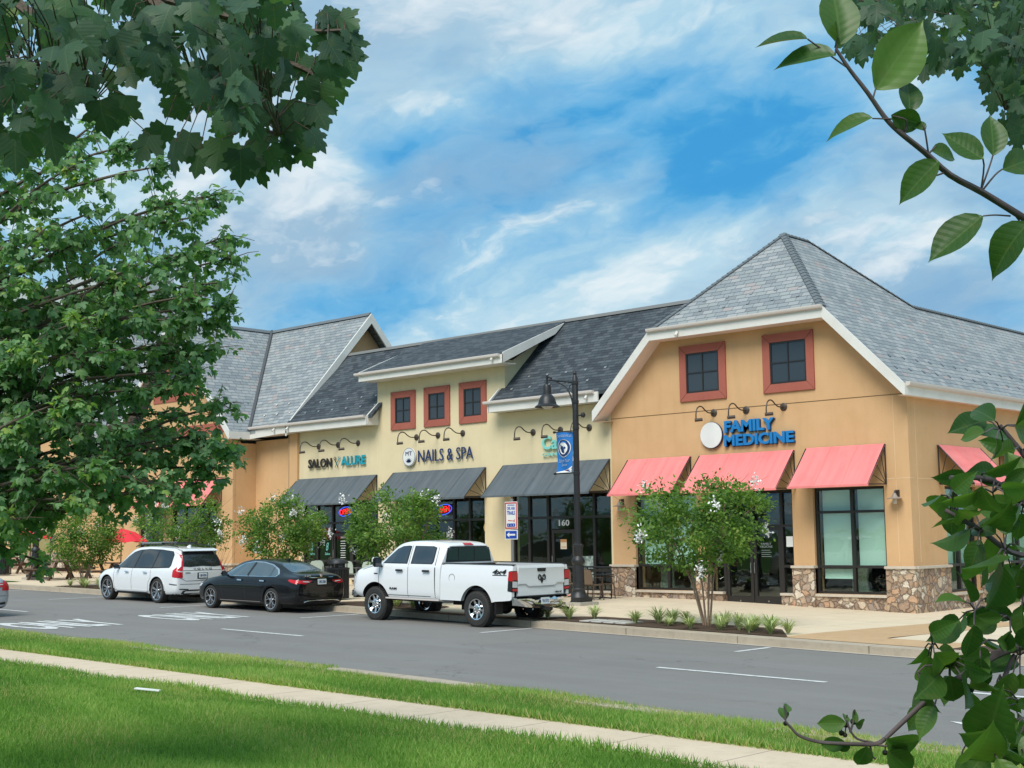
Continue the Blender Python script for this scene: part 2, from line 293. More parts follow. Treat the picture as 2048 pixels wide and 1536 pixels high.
MBARK = mat('myrtle_bark', (.34, .22, .14), .75, build=lambda t, p: t.l.new(t.mix(t.noise(objcoord(t), 6, 4, .6), (.40, .26, .17), (.20, .13, .09)), p.inputs['Base Color']))

# ------------------------------------------------------------------ mesh helpers
class MB:
    def __init__(s): s.v = []; s.f = []; s.uv = {}; s.mi = []; s.cur = 0
    def add(s, vs, fs, M=None):
        o = len(s.v)
        s.v += [tuple(M @ Vector(v)) if M is not None else tuple(v) for v in vs]
        for q in fs: s.f.append(tuple(o+i for i in q)); s.mi.append(s.cur)
        return s
    def box(s, c, d, M=None, rot=None):
        x, y, z = [q/2 for q in d]; vs = [Vector((a*x, b*y, e*z)) for a in (-1, 1) for b in (-1, 1) for e in (-1, 1)]
        if rot is not None: vs = [rot @ v for v in vs]
        vs = [v+Vector(c) for v in vs]
        return s.add(vs, [(0, 1, 3, 2), (4, 6, 7, 5), (0, 4, 5, 1), (2, 3, 7, 6), (0, 2, 6, 4), (1, 5, 7, 3)], M)
    def bb(s, x0, x1, y0, y1, z0, z1, M=None): return s.box(((x0+x1)/2, (y0+y1)/2, (z0+z1)/2), (x1-x0, y1-y0, z1-z0), M)
    def tube(s, pts, r, n=8, M=None, cap=True):
        pts = [Vector(p) for p in pts]; rs = r if isinstance(r, (list, tuple)) else [r]*len(pts); vs = []; fs = []
        ref = None
        for i, p in enumerate(pts):
            tg = (pts[min(i+1, len(pts)-1)]-pts[max(i-1, 0)]).normalized()
            if ref is None: ref = tg.orthogonal().normalized()
            a = (ref-tg*ref.dot(tg))
            a = a.normalized() if a.length > 1e-6 else tg.orthogonal().normalized()
            ref = a; b = tg.cross(a)
            for k in range(n): q = 2*pi*k/n; vs.append(p+(a*cos(q)+b*sin(q))*rs[i])
        for i in range(len(pts)-1):
            for k in range(n): fs.append((i*n+k, i*n+(k+1) % n, (i+1)*n+(k+1) % n, (i+1)*n+k))
        if cap: fs.append(tuple(reversed(range(n)))); fs.append(tuple(range((len(pts)-1)*n, len(pts)*n)))
        return s.add(vs, fs, M)
    def lathe(s, prof, n=24, M=None, axis='z'):     # prof: (radius, height)
        vs = []; fs = []
        for r, h in prof:
            for k in range(n):
                q = 2*pi*k/n
                vs.append((r*cos(q), r*sin(q), h) if axis == 'z' else (r*cos(q), h, r*sin(q)) if axis == 'y' else (h, r*cos(q), r*sin(q)))
        for i in range(len(prof)-1):
            for k in range(n): fs.append((i*n+k, i*n+(k+1) % n, (i+1)*n+(k+1) % n, (i+1)*n+k))
        return s.add(vs, fs, M)
    def prism(s, poly, a, b, plane='xz', M=None):   # polygon in a plane, extruded between a and b on the third axis
        def P(u, v, w): return {'xz': (u, w, v), 'xy': (u, v, w), 'yz': (w, u, v)}[plane]
        n = len(poly); vs = [P(u, v, a) for u, v in poly]+[P(u, v, b) for u, v in poly]
        fs = [tuple(range(n)), tuple(reversed(range(n, 2*n)))]+[(i, i+n, (i+1) % n+n, (i+1) % n) for i in range(n)]
        return s.add(vs, fs, M)
    def slab(s, pts, th, up=True):                  # a face given in 3D with UV in metres, thickened straight down
        pts = [Vector(p) for p in pts]; n = len(pts); o = len(s.v)
        nr = Vector((0, 0, 0))
        for i in range(n): nr += pts[i].cross(pts[(i+1) % n])
        nr.normalize()
        if nr.z < 0: pts.reverse(); nr = -nr
        h = Vector((0, 0, 1)).cross(nr)
        h = h.normalized() if h.length > 1e-4 else Vector((1, 0, 0)); sl_ = nr.cross(h)
        if sl_.z < 0: sl_ = -sl_; 
        s.add(pts+[p-Vector((0, 0, th)) for p in pts], [tuple(range(n)), tuple(reversed(range(n, 2*n)))]+[(i, i+n, (i+1) % n+n, (i+1) % n) for i in range(n)])
        for i, p in enumerate(pts): s.uv[o+i] = s.uv[o+i+n] = (p.dot(h), p.dot(sl_)+100)
        return s
    def build(s, name, mats, parent=None, smooth=False, bevel=0, sharp=35):
        me = bpy.data.meshes.new(name); me.from_pydata(s.v, [], s.f); mats = mats if isinstance(mats, (list, tuple)) else [mats]
        for q in mats: me.materials.append(q)
        if s.uv:
            u = me.uv_layers.new(name='uv')
            for l in me.loops: u.data[l.index].uv = s.uv.get(l.vertex_index, (0, 0))
        if len(mats) > 1: me.polygons.foreach_set('material_index', s.mi)
        bm = bmesh.new(); bm.from_mesh(me); bmesh.ops.recalc_face_normals(bm, faces=bm.faces)
        if bevel: bmesh.ops.bevel(bm, geom=bm.edges[:], offset=bevel, segments=2, affect='EDGES', clamp_overlap=True)
        bm.to_mesh(me); bm.free()
        if smooth:
            me.polygons.foreach_set('use_smooth', [True]*len(me.polygons)); me.set_sharp_from_angle(angle=rad(sharp))
        return link(name, me, parent)
def link(name, me, parent=None):
    o = bpy.data.objects.new(name, me); COL.objects.link(o)
    if parent is not None: o.parent = parent
    return o
def tag(o, label=None, cat=None, group=None, kind=None):
    if label: o['label'] = label
    if cat: o['category'] = cat
    if group: o['group'] = group
    if kind: o['kind'] = kind
    return o
def thing(name, label, cat, loc=(0, 0, 0), rz=0, group=None):
    o = bpy.data.objects.new(name, None); COL.objects.link(o); o.location = loc; o.rotation_euler = (0, 0, rz); o.empty_display_size = .2
    return tag(o, label, cat, group)
def copy_tree(o, parent=None):
    c = o.copy(); COL.objects.link(c)
    if parent is not None: c.parent = parent
    for ch in list(o.children): copy_tree(ch, c)
    return c
def dup(o, loc, rz=None, label=None, scale=None):
    c = copy_tree(o); c.location = loc
    if rz is not None: c.rotation_euler = (c.rotation_euler[0], c.rotation_euler[1], rz)
    if label: c['label'] = label
    if scale: c.scale = (scale,)*3
    return c
def T(x=0, y=0, z=0, rz=0, rx=0, ry=0): return Matrix.Translation((x, y, z)) @ Matrix.Rotation(rz, 4, 'Z') @ Matrix.Rotation(ry, 4, 'Y') @ Matrix.Rotation(rx, 4, 'X')
def text_mesh(s, w, h, depth=.03, bold=0., spacing=1., shear=0.):   # lettering fitted to w x h, lying in XZ facing -Y, origin at lower left
    cu = bpy.data.curves.new('lettering', 'FONT'); cu.body = s; cu.size = 1; cu.extrude = .5; cu.offset = bold; cu.space_character = spacing; cu.shear = shear; cu.resolution_u = 3
    o = bpy.data.objects.new('lettering', cu); COL.objects.link(o); dg = bpy.context.evaluated_depsgraph_get(); me = bpy.data.meshes.new_from_object(o.evaluated_get(dg))
    bpy.data.objects.remove(o); bpy.data.curves.remove(cu)
    v = np.zeros(len(me.vertices)*3); me.vertices.foreach_get('co', v); v = v.reshape(-1, 3); lo = v.min(0); hi = v.max(0); v = (v-lo)/(hi-lo)
    vs = np.stack([v[:, 0]*w, -v[:, 2]*depth, v[:, 1]*h], 1); fs = [tuple(p.vertices) for p in me.polygons]; bpy.data.meshes.remove(me)
    return [tuple(q) for q in vs], fs
def letters(mb, s, x, y, z, w, h, depth=.03, bold=0., M=None, **k):
    v, f = text_mesh(s, w, h, depth, bold, **k); MM = Matrix.Translation((x, y, z)); mb.add(v, f, (M @ MM) if M is not None else MM); return mb
# ------------------------------------------------------------------ ground, street, walks
XS = list(range(-150, -60, 15))+list(range(-60, 24, 3))+[30, 60, 150]
def lerp_poly(pl, x):
    if x <= pl[0][0]: return pl[0][1]
    for (a, b), (c, d_) in zip(pl, pl[1:]):
        if x <= c: return b+(d_-b)*(x-a)/(c-a)
    return pl[-1][1]
def strip(name, ya, yb, h, m, x0=-150, x1=150, th=None, ny=1, kind='structure', drop=None):
    A = ya if isinstance(ya, list) else [(0, ya)]; B = yb if isinstance(yb, list) else [(0, yb)]
    xs = sorted(set([x for x in XS if x0 < x < x1]+[x0, x1])); mb = MB(); vs = []; fs = []
    for x in xs:
        a, b = lerp_poly(A, x), lerp_poly(B, x)
        for j in range(ny+1):
            y = a+(b-a)*j/ny; vs.append((x, y, gz(x)+h+(drop(x, y) if drop else 0)))
    k = ny+1
    for i in range(len(xs)-1):
        for j in range(ny): fs.append((i*k+j, (i+1)*k+j, (i+1)*k+j+1, i*k+j+1))
    n = len(vs); mb.add(vs, fs)
    if th:
        for i in range(len(xs)-1):
            for j, sgn in ((0, 1), (ny, -1)):
                a, b = vs[i*k+j], vs[(i+1)*k+j]; mb.add([a, b, (b[0], b[1], b[2]-th), (a[0], a[1], a[2]-th)], [(0, 1, 2, 3)])
    return tag(mb.build(name, m), kind=kind)
FARK = [(-150, 25.2), (-60, 24.85), (-45, 24.7), (-30, 24.3), (-21, 23.55), (-12, 22.9), (30, 22.6)]     # foot of the far kerb
NEARK = [(-150, 14.35), (-30, 14.3), (-14, 14.15), (-9.5, 13.6), (-6, 13.35), (30, 13.2)]
off = lambda pl, d_: [(a, b+d_) for a, b in pl]
mb = MB(); g0 = [(-2500, gz(-150)), (-150, gz(-150)), (150, gz(150)), (2500, gz(150))]
vs = [(x, y, z-.06) for x, z in g0 for y in (-2500, 2500)]; mb.add(vs, [(0, 2, 3, 1), (2, 4, 5, 3), (4, 6, 7, 5)]); tag(mb.build('ground', TURF), kind='structure')
strip('road', NEARK, FARK, 0, ASPHALT, ny=2)
strip('far_kerb', FARK, off(FARK, .42), .15, CURB, th=.3)
strip('kerb_gutter', off(FARK, -.14), FARK, .008, m_conc('pale_gutter', (.5, .47, .4), (.46, .42, .36), (.3, .27, .23)))
strip('near_kerb', off(NEARK, -.34), NEARK, .12, CURB, th=.3)
def cdrop(x, y):                       # the paving falls a little towards the corner of the right-hand building
    k = max(0., min(1., (x+24)/7)); q = max(0., min(1., (y-25)/7)); return -.12*k*q
strip('pavement', off(FARK, .42), 60, .15, PLAZA, x0=-150, x1=40, ny=14, drop=cdrop)
strip('near_sidewalk', 10.93, 12.2, .10, WALK, th=.2)
strip('lawn', -60, 10.93, .075, TURF, ny=4); strip('grass_verge', 12.2, off(NEARK, -.34), .085, TURF)
def flat(name, pts, h, m, drop=False, kind='structure'):
    mb = MB(); mb.add([(x, y, gz(x)+h+(cdrop(x, y) if drop else 0)) for x, y in pts], [tuple(range(len(pts)))]); return tag(mb.build(name, m), kind=kind)
def grid_flat(name, x0, x1, y0, y1, h, m):
    mb = MB(); nx, ny = max(1, int((x1-x0)/1)), max(1, int((y1-y0)/1)); vs = []; fs = []
    for i in range(nx+1):
        for j in range(ny+1):
            x = x0+(x1-x0)*i/nx; y = y0+(y1-y0)*j/ny; vs.append((x, y, gz(x)+h+cdrop(x, y)))
    for i in range(nx):
        for j in range(ny): a = i*(ny+1)+j; fs.append((a, a+ny+1, a+ny+2, a+1))
    mb.add(vs, fs); return tag(mb.build(name, m), kind='structure')
grid_flat('aggregate_band', -14.9, -13.2, 23.9, 33.2, .156, AGG)
mb = MB(); vs = []; fs = []
for i in range(13):
    x = -14.9+(i/12)*7; y0 = lerp_poly(FARK, x)+.43
    vs += [(x, y0, gz(x)+.158), (x, y0+1.25, gz(x)+.158+cdrop(x, y0+1.25))]
for i in range(12): fs.append((2*i, 2*i+2, 2*i+3, 2*i+1))
mb.add(vs, fs); tag(mb.build('aggregate_border', AGG), kind='structure')
# planting beds of dark mulch behind the kerb
def bed(x0, x1, d0=.44, d1=2.15, tip=True):
    n = 14; a = []; b = []
    for i in range(n+1):
        x = x0+(x1-x0)*i/n; k = lerp_poly(FARK, x); e = min(1, (i+.6)*.5, (n-i)*.42+.05)
        a.append((x, k+d0)); b.append((x, k+d0+(d1-d0)*e))
    mb = MB(); vs = [(x, y, gz(x)+.165+(0.03 if 0 else 0)) for x, y in a+b[::-1]]; mb.add(vs, [tuple(range(len(vs)))])
    return tag(mb.build('mulch_bed', MULCH), kind='structure')
for x0, x1 in ((-22.3, -14.8), (-31.4, -26.3), (-38, -32.2), (-47.5, -39.5)): bed(x0, x1)
bed(-11.2, -5)
flat('far_lawn', [(-75, 25.2), (-52.5, 25.25), (-52.3, 26.3), (-75, 26.4)], .17, TURF)
# painted markings
def bar(x0, x1, y0, y1, h=.006):
    mb = MB(); mb.add([(x0, y0, gz(x0)+h), (x1, y0, gz(x1)+h), (x1, y1, gz(x1)+h), (x0, y1, gz(x0)+h)], [(0, 1, 2, 3)]); return tag(mb.build('road_marking', PAINT), kind='structure')
for x in (-41.9, -35.2, -28.5, -21.6, -14.8, -48.5): bar(x, x+.11, 21.7 if x > -25 else 22.0, lerp_poly(FARK, x)-.2)
for x0, x1 in ((-26.9, -23.85), (-14.16, -10.93), (-39.4, -36.4), (-1.5, 1.5)): bar(x0, x1, 18.44, 18.56)
bar(-8.95, -6.2, 18.7, 18.84)
def road_word(s, x0, x1, y0, y1):      # read by a driver heading for -X
    v, f = text_mesh(s, 1, 1, .01, .03)
    mb = MB(); mb.add([(x1-(x1-x0)*q[2], y0+(y1-y0)*q[0], gz(x1-(x1-x0)*q[2])+.007-q[1]*.2) for q in v], f); return tag(mb.build('road_lettering', PAINT), kind='structure')
road_word('ONLY', -32.6, -29.85, 15.55, 17.95); road_word('ONLY', -32.6, -29.75, 19.45, 21.6)
mb = MB(); P_ = [(-6.6, 15.2), (-7.7, 15.9), (-7.0, 16.0), (-5.6, 15.95), (-4.5, 16.1), (-4.5, 15.75), (-6.2, 15.65)]
mb.add([(x, y, gz(x)+.006) for x, y in P_], [tuple(range(len(P_)))]); tag(mb.build('road_marking', PAINT), kind='structure')
# four utility covers in the bed
for i in range(4):
    x = -20.72+i*.36; mb = MB(); mb.bb(x, x+.3, 24.12, 24.8, gz(x)+.14, gz(x)+.185)
    tag(mb.build('utility_cover', mat('cover_concrete', (.5, .48, .44), .8), bevel=.01), ['pale grey slab in the mulch, nearest the black street lamp of the row of four', 'second pale grey slab in the mulch from the black street lamp', 'third pale grey slab in the mulch from the black street lamp', 'pale grey slab in the mulch, farthest from the street lamp in its row'][i], 'utility cover', 'utility covers in the mulch bed')
mb = MB(); mb.box((0, 0, 0), (.36, .10, .02)); o = tag(mb.build('paper_litter', SIGNWHITE, bevel=.004), 'white paper scrap lying on the mown lawn', 'litter'); o.location = (-16.9, 10.4, gz(-16.9)+.14); o.rotation_euler = (0, .1, .7)
# ------------------------------------------------------------------ the shops
Y0 = 33.47
def wall(name, x0, x1, z0, z1, y, th, holes, m, parent, extra=None):   # a wall with openings cut as a grid of cells, reveals included
    xs = sorted(set([x0, x1]+[h[0] for h in holes]+[h[1] for h in holes])); zs = sorted(set([z0, z1]+[h[2] for h in holes]+[h[3] for h in holes]))
    inside = lambda x, z: any(h[0] < x < h[1] and h[2] < z < h[3] for h in holes)
    mb = MB(); F = {}
    def q(*p): mb.add(p, [(0, 1, 2, 3)])
    for i in range(len(xs)-1):
        for j in range(len(zs)-1):
            a, b, c, d_ = xs[i], xs[i+1], zs[j], zs[j+1]
            if inside((a+b)/2, (c+d_)/2): continue
            for yy in (y, y+th): q((a, yy, c), (b, yy, c), (b, yy, d_), (a, yy, d_))
    for h in holes:
        a, b, c, d_ = h[:4]
        q((a, y, c), (a, y+th, c), (a, y+th, d_), (a, y, d_)); q((b, y, c), (b, y+th, c), (b, y+th, d_), (b, y, d_)); q((a, y, d_), (b, y, d_), (b, y+th, d_), (a, y+th, d_)); q((a, y, c), (b, y, c), (b, y+th, c), (a, y+th, c))
    for xx in (x0, x1): q((xx, y, z0), (xx, y+th, z0), (xx, y+th, z1), (xx, y, z1))
    q((x0, y, z1), (x1, y, z1), (x1, y+th, z1), (x0, y+th, z1))
    if extra: extra(mb)
    bm = mb.build(name, m, parent); return bm
def storefront(parent, x0, x1, z0, z1, y, mull, rails, door=None, blind=None, M=None, name='window', w=.075):
    """frame at depth y; mull/rails are positions of the bars; door = (xa, xb, xm or None, ztop)"""
    mb = MB(); A = lambda *a: mb.bb(*a, M=M)
    dz = door[3] if door else 0
    A(x0, x0+w, y-.06, y+.06, z0, z1); A(x1-w, x1, y-.06, y+.06, z0, z1); A(x0+w, x1-w, y-.06, y+.06, z1-w, z1)
    if door:
        if door[0] > x0+w: A(x0+w, door[0], y-.06, y+.06, z0, z0+w)
        if door[1] < x1-w: A(door[1], x1-w, y-.06, y+.06, z0, z0+w)
    else: A(x0+w, x1-w, y-.06, y+.06, z0, z0+w)
    for m_ in mull:
        lo = z0+w
        if door and door[0] < m_ < door[1]: lo = dz
        A(m_-w*.6, m_+w*.6, y-.062, y+.055, lo, z1-w)
    for r_ in rails:
        if door and r_ < dz-.01:
            if door[0] > x0+w: A(x0+w, door[0], y-.057, y+.05, r_-w/2, r_+w/2)
            if door[1] < x1-w: A(door[1], x1-w, y-.057, y+.05, r_-w/2, r_+w/2)
        else: A(x0+w, x1-w, y-.057, y+.05, r_-w/2, r_+w/2)
    fr = mb.build(name, FRAME, parent)
    g = MB()
    if door:
        g.bb(x0+w, x1-w, y-.004, y+.004, dz+.03, z1-w, M=M)
        if door[0] > x0+w+.1: g.bb(x0+w, door[0]-.02, y-.004, y+.004, z0+w, dz+.03, M=M)
        if door[1] < x1-w-.1: g.bb(door[1]+.02, x1-w, y-.004, y+.004, z0+w, dz+.03, M=M)
    else: g.bb(x0+w, x1-w, y-.004, y+.004, z0+w, z1-w, M=M)
    g.build('pane', GLASS, fr)
    if blind:
        for (a, b, c, d_) in blind: bl = MB(); bl.bb(a, b, y+.12, y+.126, c, d_, M=M); bl.bb(a, b, y+.11, y+.135, c-.03, c, M=M); bl.build('blind', BLIND, fr)
    if door:
        zf = door[4]; xs = [door[0]]+([door[2]] if door[2] else [])+[door[1]]
        for i, (a, b) in enumerate(zip(xs, xs[1:])):
            a += .012; b -= .012; d_ = MB(); s = .10
            d_.bb(a, a+s, y-.05, y+.03, zf, dz, M=M); d_.bb(b-s, b, y-.05, y+.03, zf, dz, M=M); d_.bb(a+s, b-s, y-.05, y+.03, dz-.12, dz, M=M); d_.bb(a+s, b-s, y-.05, y+.03, zf, zf+.28, M=M)
            do = d_.build('door', FRAME, parent); g = MB(); g.bb(a+s, b-s, y-.014, y-.006, zf+.28, dz-.12, M=M); g.build('pane', GLASS, do)
            h = MB(); hx = (b-.05) if i == 0 and door[2] else (a+.05); h.tube([(hx, y-.055, zf+.95), (hx, y-.11, zf+.95), (hx, y-.11, zf+1.25), (hx, y-.055, zf+1.25)], .014, 8, M=M)
            h.build('handle', ALU, do); h = MB(); h.lathe([(0, -.004), (.022, -.004), (.022, .004), (0, .004)], 12, M=(M or Matrix.Identity(4)) @ T((a+b)/2, y-.056, zf+.14, rx=pi/2)); h.build('lock', ALU, do)
    return fr
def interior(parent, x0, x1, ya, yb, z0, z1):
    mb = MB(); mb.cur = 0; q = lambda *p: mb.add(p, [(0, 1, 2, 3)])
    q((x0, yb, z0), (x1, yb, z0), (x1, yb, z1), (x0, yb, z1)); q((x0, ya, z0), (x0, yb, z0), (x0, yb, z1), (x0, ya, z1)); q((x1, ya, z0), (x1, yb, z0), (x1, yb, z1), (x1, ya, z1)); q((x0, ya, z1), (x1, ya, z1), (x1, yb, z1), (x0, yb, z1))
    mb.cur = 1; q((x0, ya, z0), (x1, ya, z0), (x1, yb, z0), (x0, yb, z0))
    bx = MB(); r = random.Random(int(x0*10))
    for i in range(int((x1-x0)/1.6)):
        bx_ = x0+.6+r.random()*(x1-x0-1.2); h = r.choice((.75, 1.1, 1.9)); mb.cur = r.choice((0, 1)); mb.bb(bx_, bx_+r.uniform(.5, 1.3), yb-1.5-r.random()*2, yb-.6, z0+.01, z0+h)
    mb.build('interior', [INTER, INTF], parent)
def roof(parent, faces, m, th=.13, name='roof'):
    mb = MB()
    for f_ in faces: mb.slab(f_, th)
    return mb.build(name, m, parent)
def board(parent, a, b, h, th=.05, name='fascia', m=None, drop=0., out=(0, -1, 0), mb=None):   # a board hung under the line a-b
    own = mb is None; mb = mb or MB(); a, b = Vector(a), Vector(b); o = Vector(out)*th; z = Vector((0, 0, 1))
    vs = [a-z*drop, b-z*drop, b-z*(drop+h), a-z*(drop+h)]; mb.add(vs+[v+o for v in vs], [(0, 1, 2, 3), (7, 6, 5, 4), (0, 4, 5, 1), (1, 5, 6, 2), (2, 6, 7, 3), (3, 7, 4, 0)])
    if own: return mb.build(name, m or WHITE, parent)
def gutter(parent, x0, x1, y, z, rf, spouts=()):
    mb = MB(); n = 8; pr = [(-.0, .0)]+[(-.06-.06*cos(pi*k/n-0), -.065*sin(pi*k/n)-.01) for k in range(n+1)][::-1]
    prof = [(y+.0, z), (y-.12, z), (y-.125, z-.03), (y-.11, z-.085), (y-.07, z-.115), (y, z-.115)]
    mb.prism([(a, b) for a, b in prof], x0, x1, 'yz')
    g_ = mb.build('gutter', GUT, rf, True)
    return g_
def spotcam(parent, x, y, z):                  # small white camera/floodlight housing on the fascia
    mb = MB(); mb.tube([(x, y-.02, z), (x+.05, y-.16, z-.10)], .04, 10); mb.tube([(x, y, z+.02), (x, y-.04, z+.02)], .05, 10); mb.build('security_camera', WHITE, parent, True)
def snow_guards(parent, x0, x1, zfun, rows, m=GALV, step=.85, side=False):
    mb = MB(); rt = Matrix.Rotation(pi/2, 4, 'Z') if side else Matrix.Identity(4)
    mb.box((0, 0, .03), (.09, .015, .07), rt, rot=Matrix.Rotation(-.6, 3, 'X')); mb.box((0, .035, .05), (.02, .1, .012), rt, rot=Matrix.Rotation(.75, 3, 'X')); first = mb.build('snow_guard', m, parent); k = 0
    for (y, sh) in rows:
        x = x0+sh
        while x < x1:
            o = first if k == 0 else first.copy()
            if k: COL.objects.link(o); o.parent = parent
            o.location = (y, x, zfun(y, x)) if side else (x, y, zfun(x, y)); x += step; k += 1
def trim_window(parent, x0, x1, z0, z1, y, M=None, border=.25, name='window'):
    mb = MB(); b = border
    for poly in ([(x0, z0), (x1, z0), (x1-b, z0+b), (x0+b, z0+b)], [(x1, z0), (x1, z1), (x1-b, z1-b), (x1-b, z0+b)], [(x1, z1), (x0, z1), (x0+b, z1-b), (x1-b, z1-b)], [(x0, z1), (x0, z0), (x0+b, z0+b), (x0+b, z1-b)]):
        c = (sum(p[0] for p in poly)/4, sum(p[1] for p in poly)/4); pp = [(p[0]+(c[0]-p[0])*.004, p[1]+(c[1]-p[1])*.01) for p in poly]
        mb.prism(pp, y-.055, y+.02, 'xz', M)
    w = mb.build(name, MAUVE, parent, bevel=.004)
    g = MB(); g.bb(x0+b+.05, x1-b-.05, y-.012, y+.0, z0+b+.05, z1-b-.05, M=M); g.build('pane', DARKGL, w)
    f_ = MB(); s = .05; a0, a1, c0, c1 = x0+b, x1-b, z0+b, z1-b
    for q in ((a0, a0+s, c0, c1), (a1-s, a1, c0, c1), (a0+s, a1-s, c0, c0+s), (a0+s, a1-s, c1-s, c1), ((a0+a1)/2-.018, (a0+a1)/2+.018, c0+s, c1-s), (a0+s, (a0+a1)/2-.018, (c0+c1)/2-.016, (c0+c1)/2+.016), ((a0+a1)/2+.018, a1-s, (c0+c1)/2-.016, (c0+c1)/2+.016)):
        f_.bb(q[0], q[1], y-.035, y+.01, q[2], q[3], M=M)
    f_.build('frame', FRAME, w); return w
def stone_base(parent, segs, y, M=None):        # segs: (x0, x1, ztop, projection)
    for x0, x1, zt, pr in segs:
        mb = MB(); mb.bb(x0, x1, y-pr, y+.3, -1.2, zt, M=M); s_ = mb.build('stone_base', STONE, parent)
        cp = MB(); cp.bb(x0-.025, x1+.025, y-pr-.05, y+.1, zt, zt+.075, M=M); cp.build('stone_cap', CAPST, s_, bevel=.008)

# ---- right-hand tan building with the clipped gable
RB = thing('shop_building', 'tan stucco corner shop with clipped grey slate gable and fieldstone base', 'building', (0, 0, 0))
XW0, XW1 = -27.24, -17.0
xL, xR, ze, zk, zr, xm = -27.55, -16.79, 6.36, 8.72, 11.74, -22.17
kL, kR = xL+(zk-ze), xR-(zk-ze); YE = 32.95
wh = [(-26.35, -23.98, .72, 3.66), (-23.6, -20.66, -1.2, 3.66), (-19.98, -17.78, .72, 3.66)]
TW = .45
def gab(mb):
    pz = 6.13; top = 8.45; P_ = [(XW0, pz), (XW1, pz), (XW1, 6.30), (XW1-(top-6.30), top), (XW0+(top-6.42), top), (XW0, 6.42)]; mb.prism(P_, Y0, Y0+TW, 'xz')
wall('wall', XW0, XW1, -1.2, 6.10, Y0, TW, wh, TAN, RB, gab)
mb = MB(); mb.bb(XW0, XW1, Y0+.014, Y0+.3, 6.10, 6.13); mb.build('control_joint', mat('joint_brown', (.30, .20, .10), .9), RB)  # darker brown strip set slightly back in the stucco joint
mb = MB(); mb.bb(XW0-.003, XW0+.4, Y0-.012, Y0+.003, 1.58, 6.1) if 0 else None
# side wall towards +Y
SW = T(XW1, Y0, 0, rz=pi/2)                      # local x runs along +Y, local -y faces +X
def sgab(mb): pass
so_ = wall('side_wall', TW, 26, -1.2, 6.4, 0, .4, [(2.0, 3.95, .72, 3.66), (5.8, 8.2, .72, 3.66), (10, 12.4, .72, 3.66)], TAN, RB); so_.matrix_local = SW
mb = MB(); mb.bb(XW1-.4, XW1+.004, Y0+.41, Y0+.43, 1.6, 6.1); mb.bb(XW1-.6, XW1+.006, Y0+.46, Y0+2.6, 3.83, 3.855); mb.bb(-17.75, XW1+.004, Y0-.004, Y0+.2, 3.83, 3.855); mb.bb(-17.42, -17.405, Y0-.004, Y0+.2, 1.6, 6.1); mb.build('stucco_joint', mat('joint_light', (.72, .5, .3), .9), RB)
stone_base(RB, [(-27.3, -26.35, 1.42, .09), (-26.35, -24.0, .64, .02), (-24.02, -23.58, 1.42, .09), (-23.58, -23.1, .64, .02), (-21.1, -20.68, .64, .02), (-20.68, -19.98, 1.42, .09), (-19.98, -17.78, .64, .02), (-17.78, XW1+.08, 1.42, .09)], Y0)
stone_base(RB, [(-.0, 1.98, 1.42, .083), (1.98, 3.97, .64, .02), (3.97, 5.78, 1.42, .083), (5.78, 8.2, .64, .02), (8.2, 10, 1.42, .083), (10, 12.4, .64, .02), (12.4, 26, 1.42, .083)], 0, SW @ T(.3, 0, 0)) if 0 else None
for a, b, zt, pr in [(.32, 1.98, 1.42, .083), (1.98, 3.97, .64, .02), (3.97, 5.78, 1.42, .083), (5.78, 8.22, .64, .02), (8.22, 9.98, 1.42, .083), (9.98, 12.42, .64, .02), (12.42, 26, 1.42, .083)]:
    s_ = MB(); c_ = MB(); s_.bb(a, b, -pr, .25, -1.2, zt, M=SW); c_.bb(a-.02 if a > 1 else a-.35, b+.02, -pr-.05, .05, zt, zt+.074, M=SW); c_.build('stone_cap', CAPST, s_.build('stone_base', STONE, RB), bevel=.008)
YF = Y0+.16
bl = lambda a, b, lo, hi: (a, b, lo, hi)
storefront(RB, -26.35, -23.98, .715, 3.66, YF, [-25.16], [1.47, 2.98], blind=[(-26.2, -25.3, 1.5, 3.6), (-25.1, -24.1, 1.5, 3.6)])
storefront(RB, -23.6, -20.66, .66, 3.66, YF, [-23.08, -21.1, -22.1], [1.47, 2.62], door=(-23.05, -21.12, -22.09, 2.62, .32))
storefront(RB, -19.98, -17.78, .715, 3.66, YF, [-18.83], [1.47, 2.98], blind=[(-19.84, -18.92, 1.5, 3.6), (-18.74, -17.9, 1.5, 3.6), (-19.84, -18.92, 1.16, 1.4)])
for a, b in ((2.0, 3.95), (5.8, 8.2), (10, 12.4)):
    w_ = storefront(RB, a, b, .715, 3.66, .16, [(a+b)/2], [1.47, 2.98], blind=[(a+.12, (a+b)/2-.08, 1.5, 3.6), ((a+b)/2+.08, b-.12, 1.5, 3.6)], M=SW)
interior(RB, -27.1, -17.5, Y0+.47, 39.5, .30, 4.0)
for (a, b) in ((-24.5, -22.75), (-21.5, -19.75)): pass
trim_window(RB, -24.46, -22.76, 6.44, 8.16, Y0); trim_window(RB, -21.46, -19.76, 6.46, 8.18, Y0)
rb_roof = roof(RB, [
    [(kL, YE, zk), (kR, YE, zk), (xm, 36.0, zr)],
    [(xR, YE, ze), (xR, 60, ze), (-20.1, 60, 9.67), (-20.1, 40.2, 9.67), (xm, 37.35, zr), (xm, 36.0, zr), (kR, YE, zk)],
    [(xL, YE, ze), (kL, YE, zk), (xm, 36.0, zr), (xm, 37.35, zr), (xL, 44.75, ze)],
    [(xm, 37.35, zr), (xL, 44.75, ze), (xR, 44.75, ze)],
    [(-20.1, 40.3, 9.67), (-20.1, 60, 9.67), (-23.6, 60, 6.4), (-23.6, 40.3, 6.4)]], SLATE)
mb = MB()
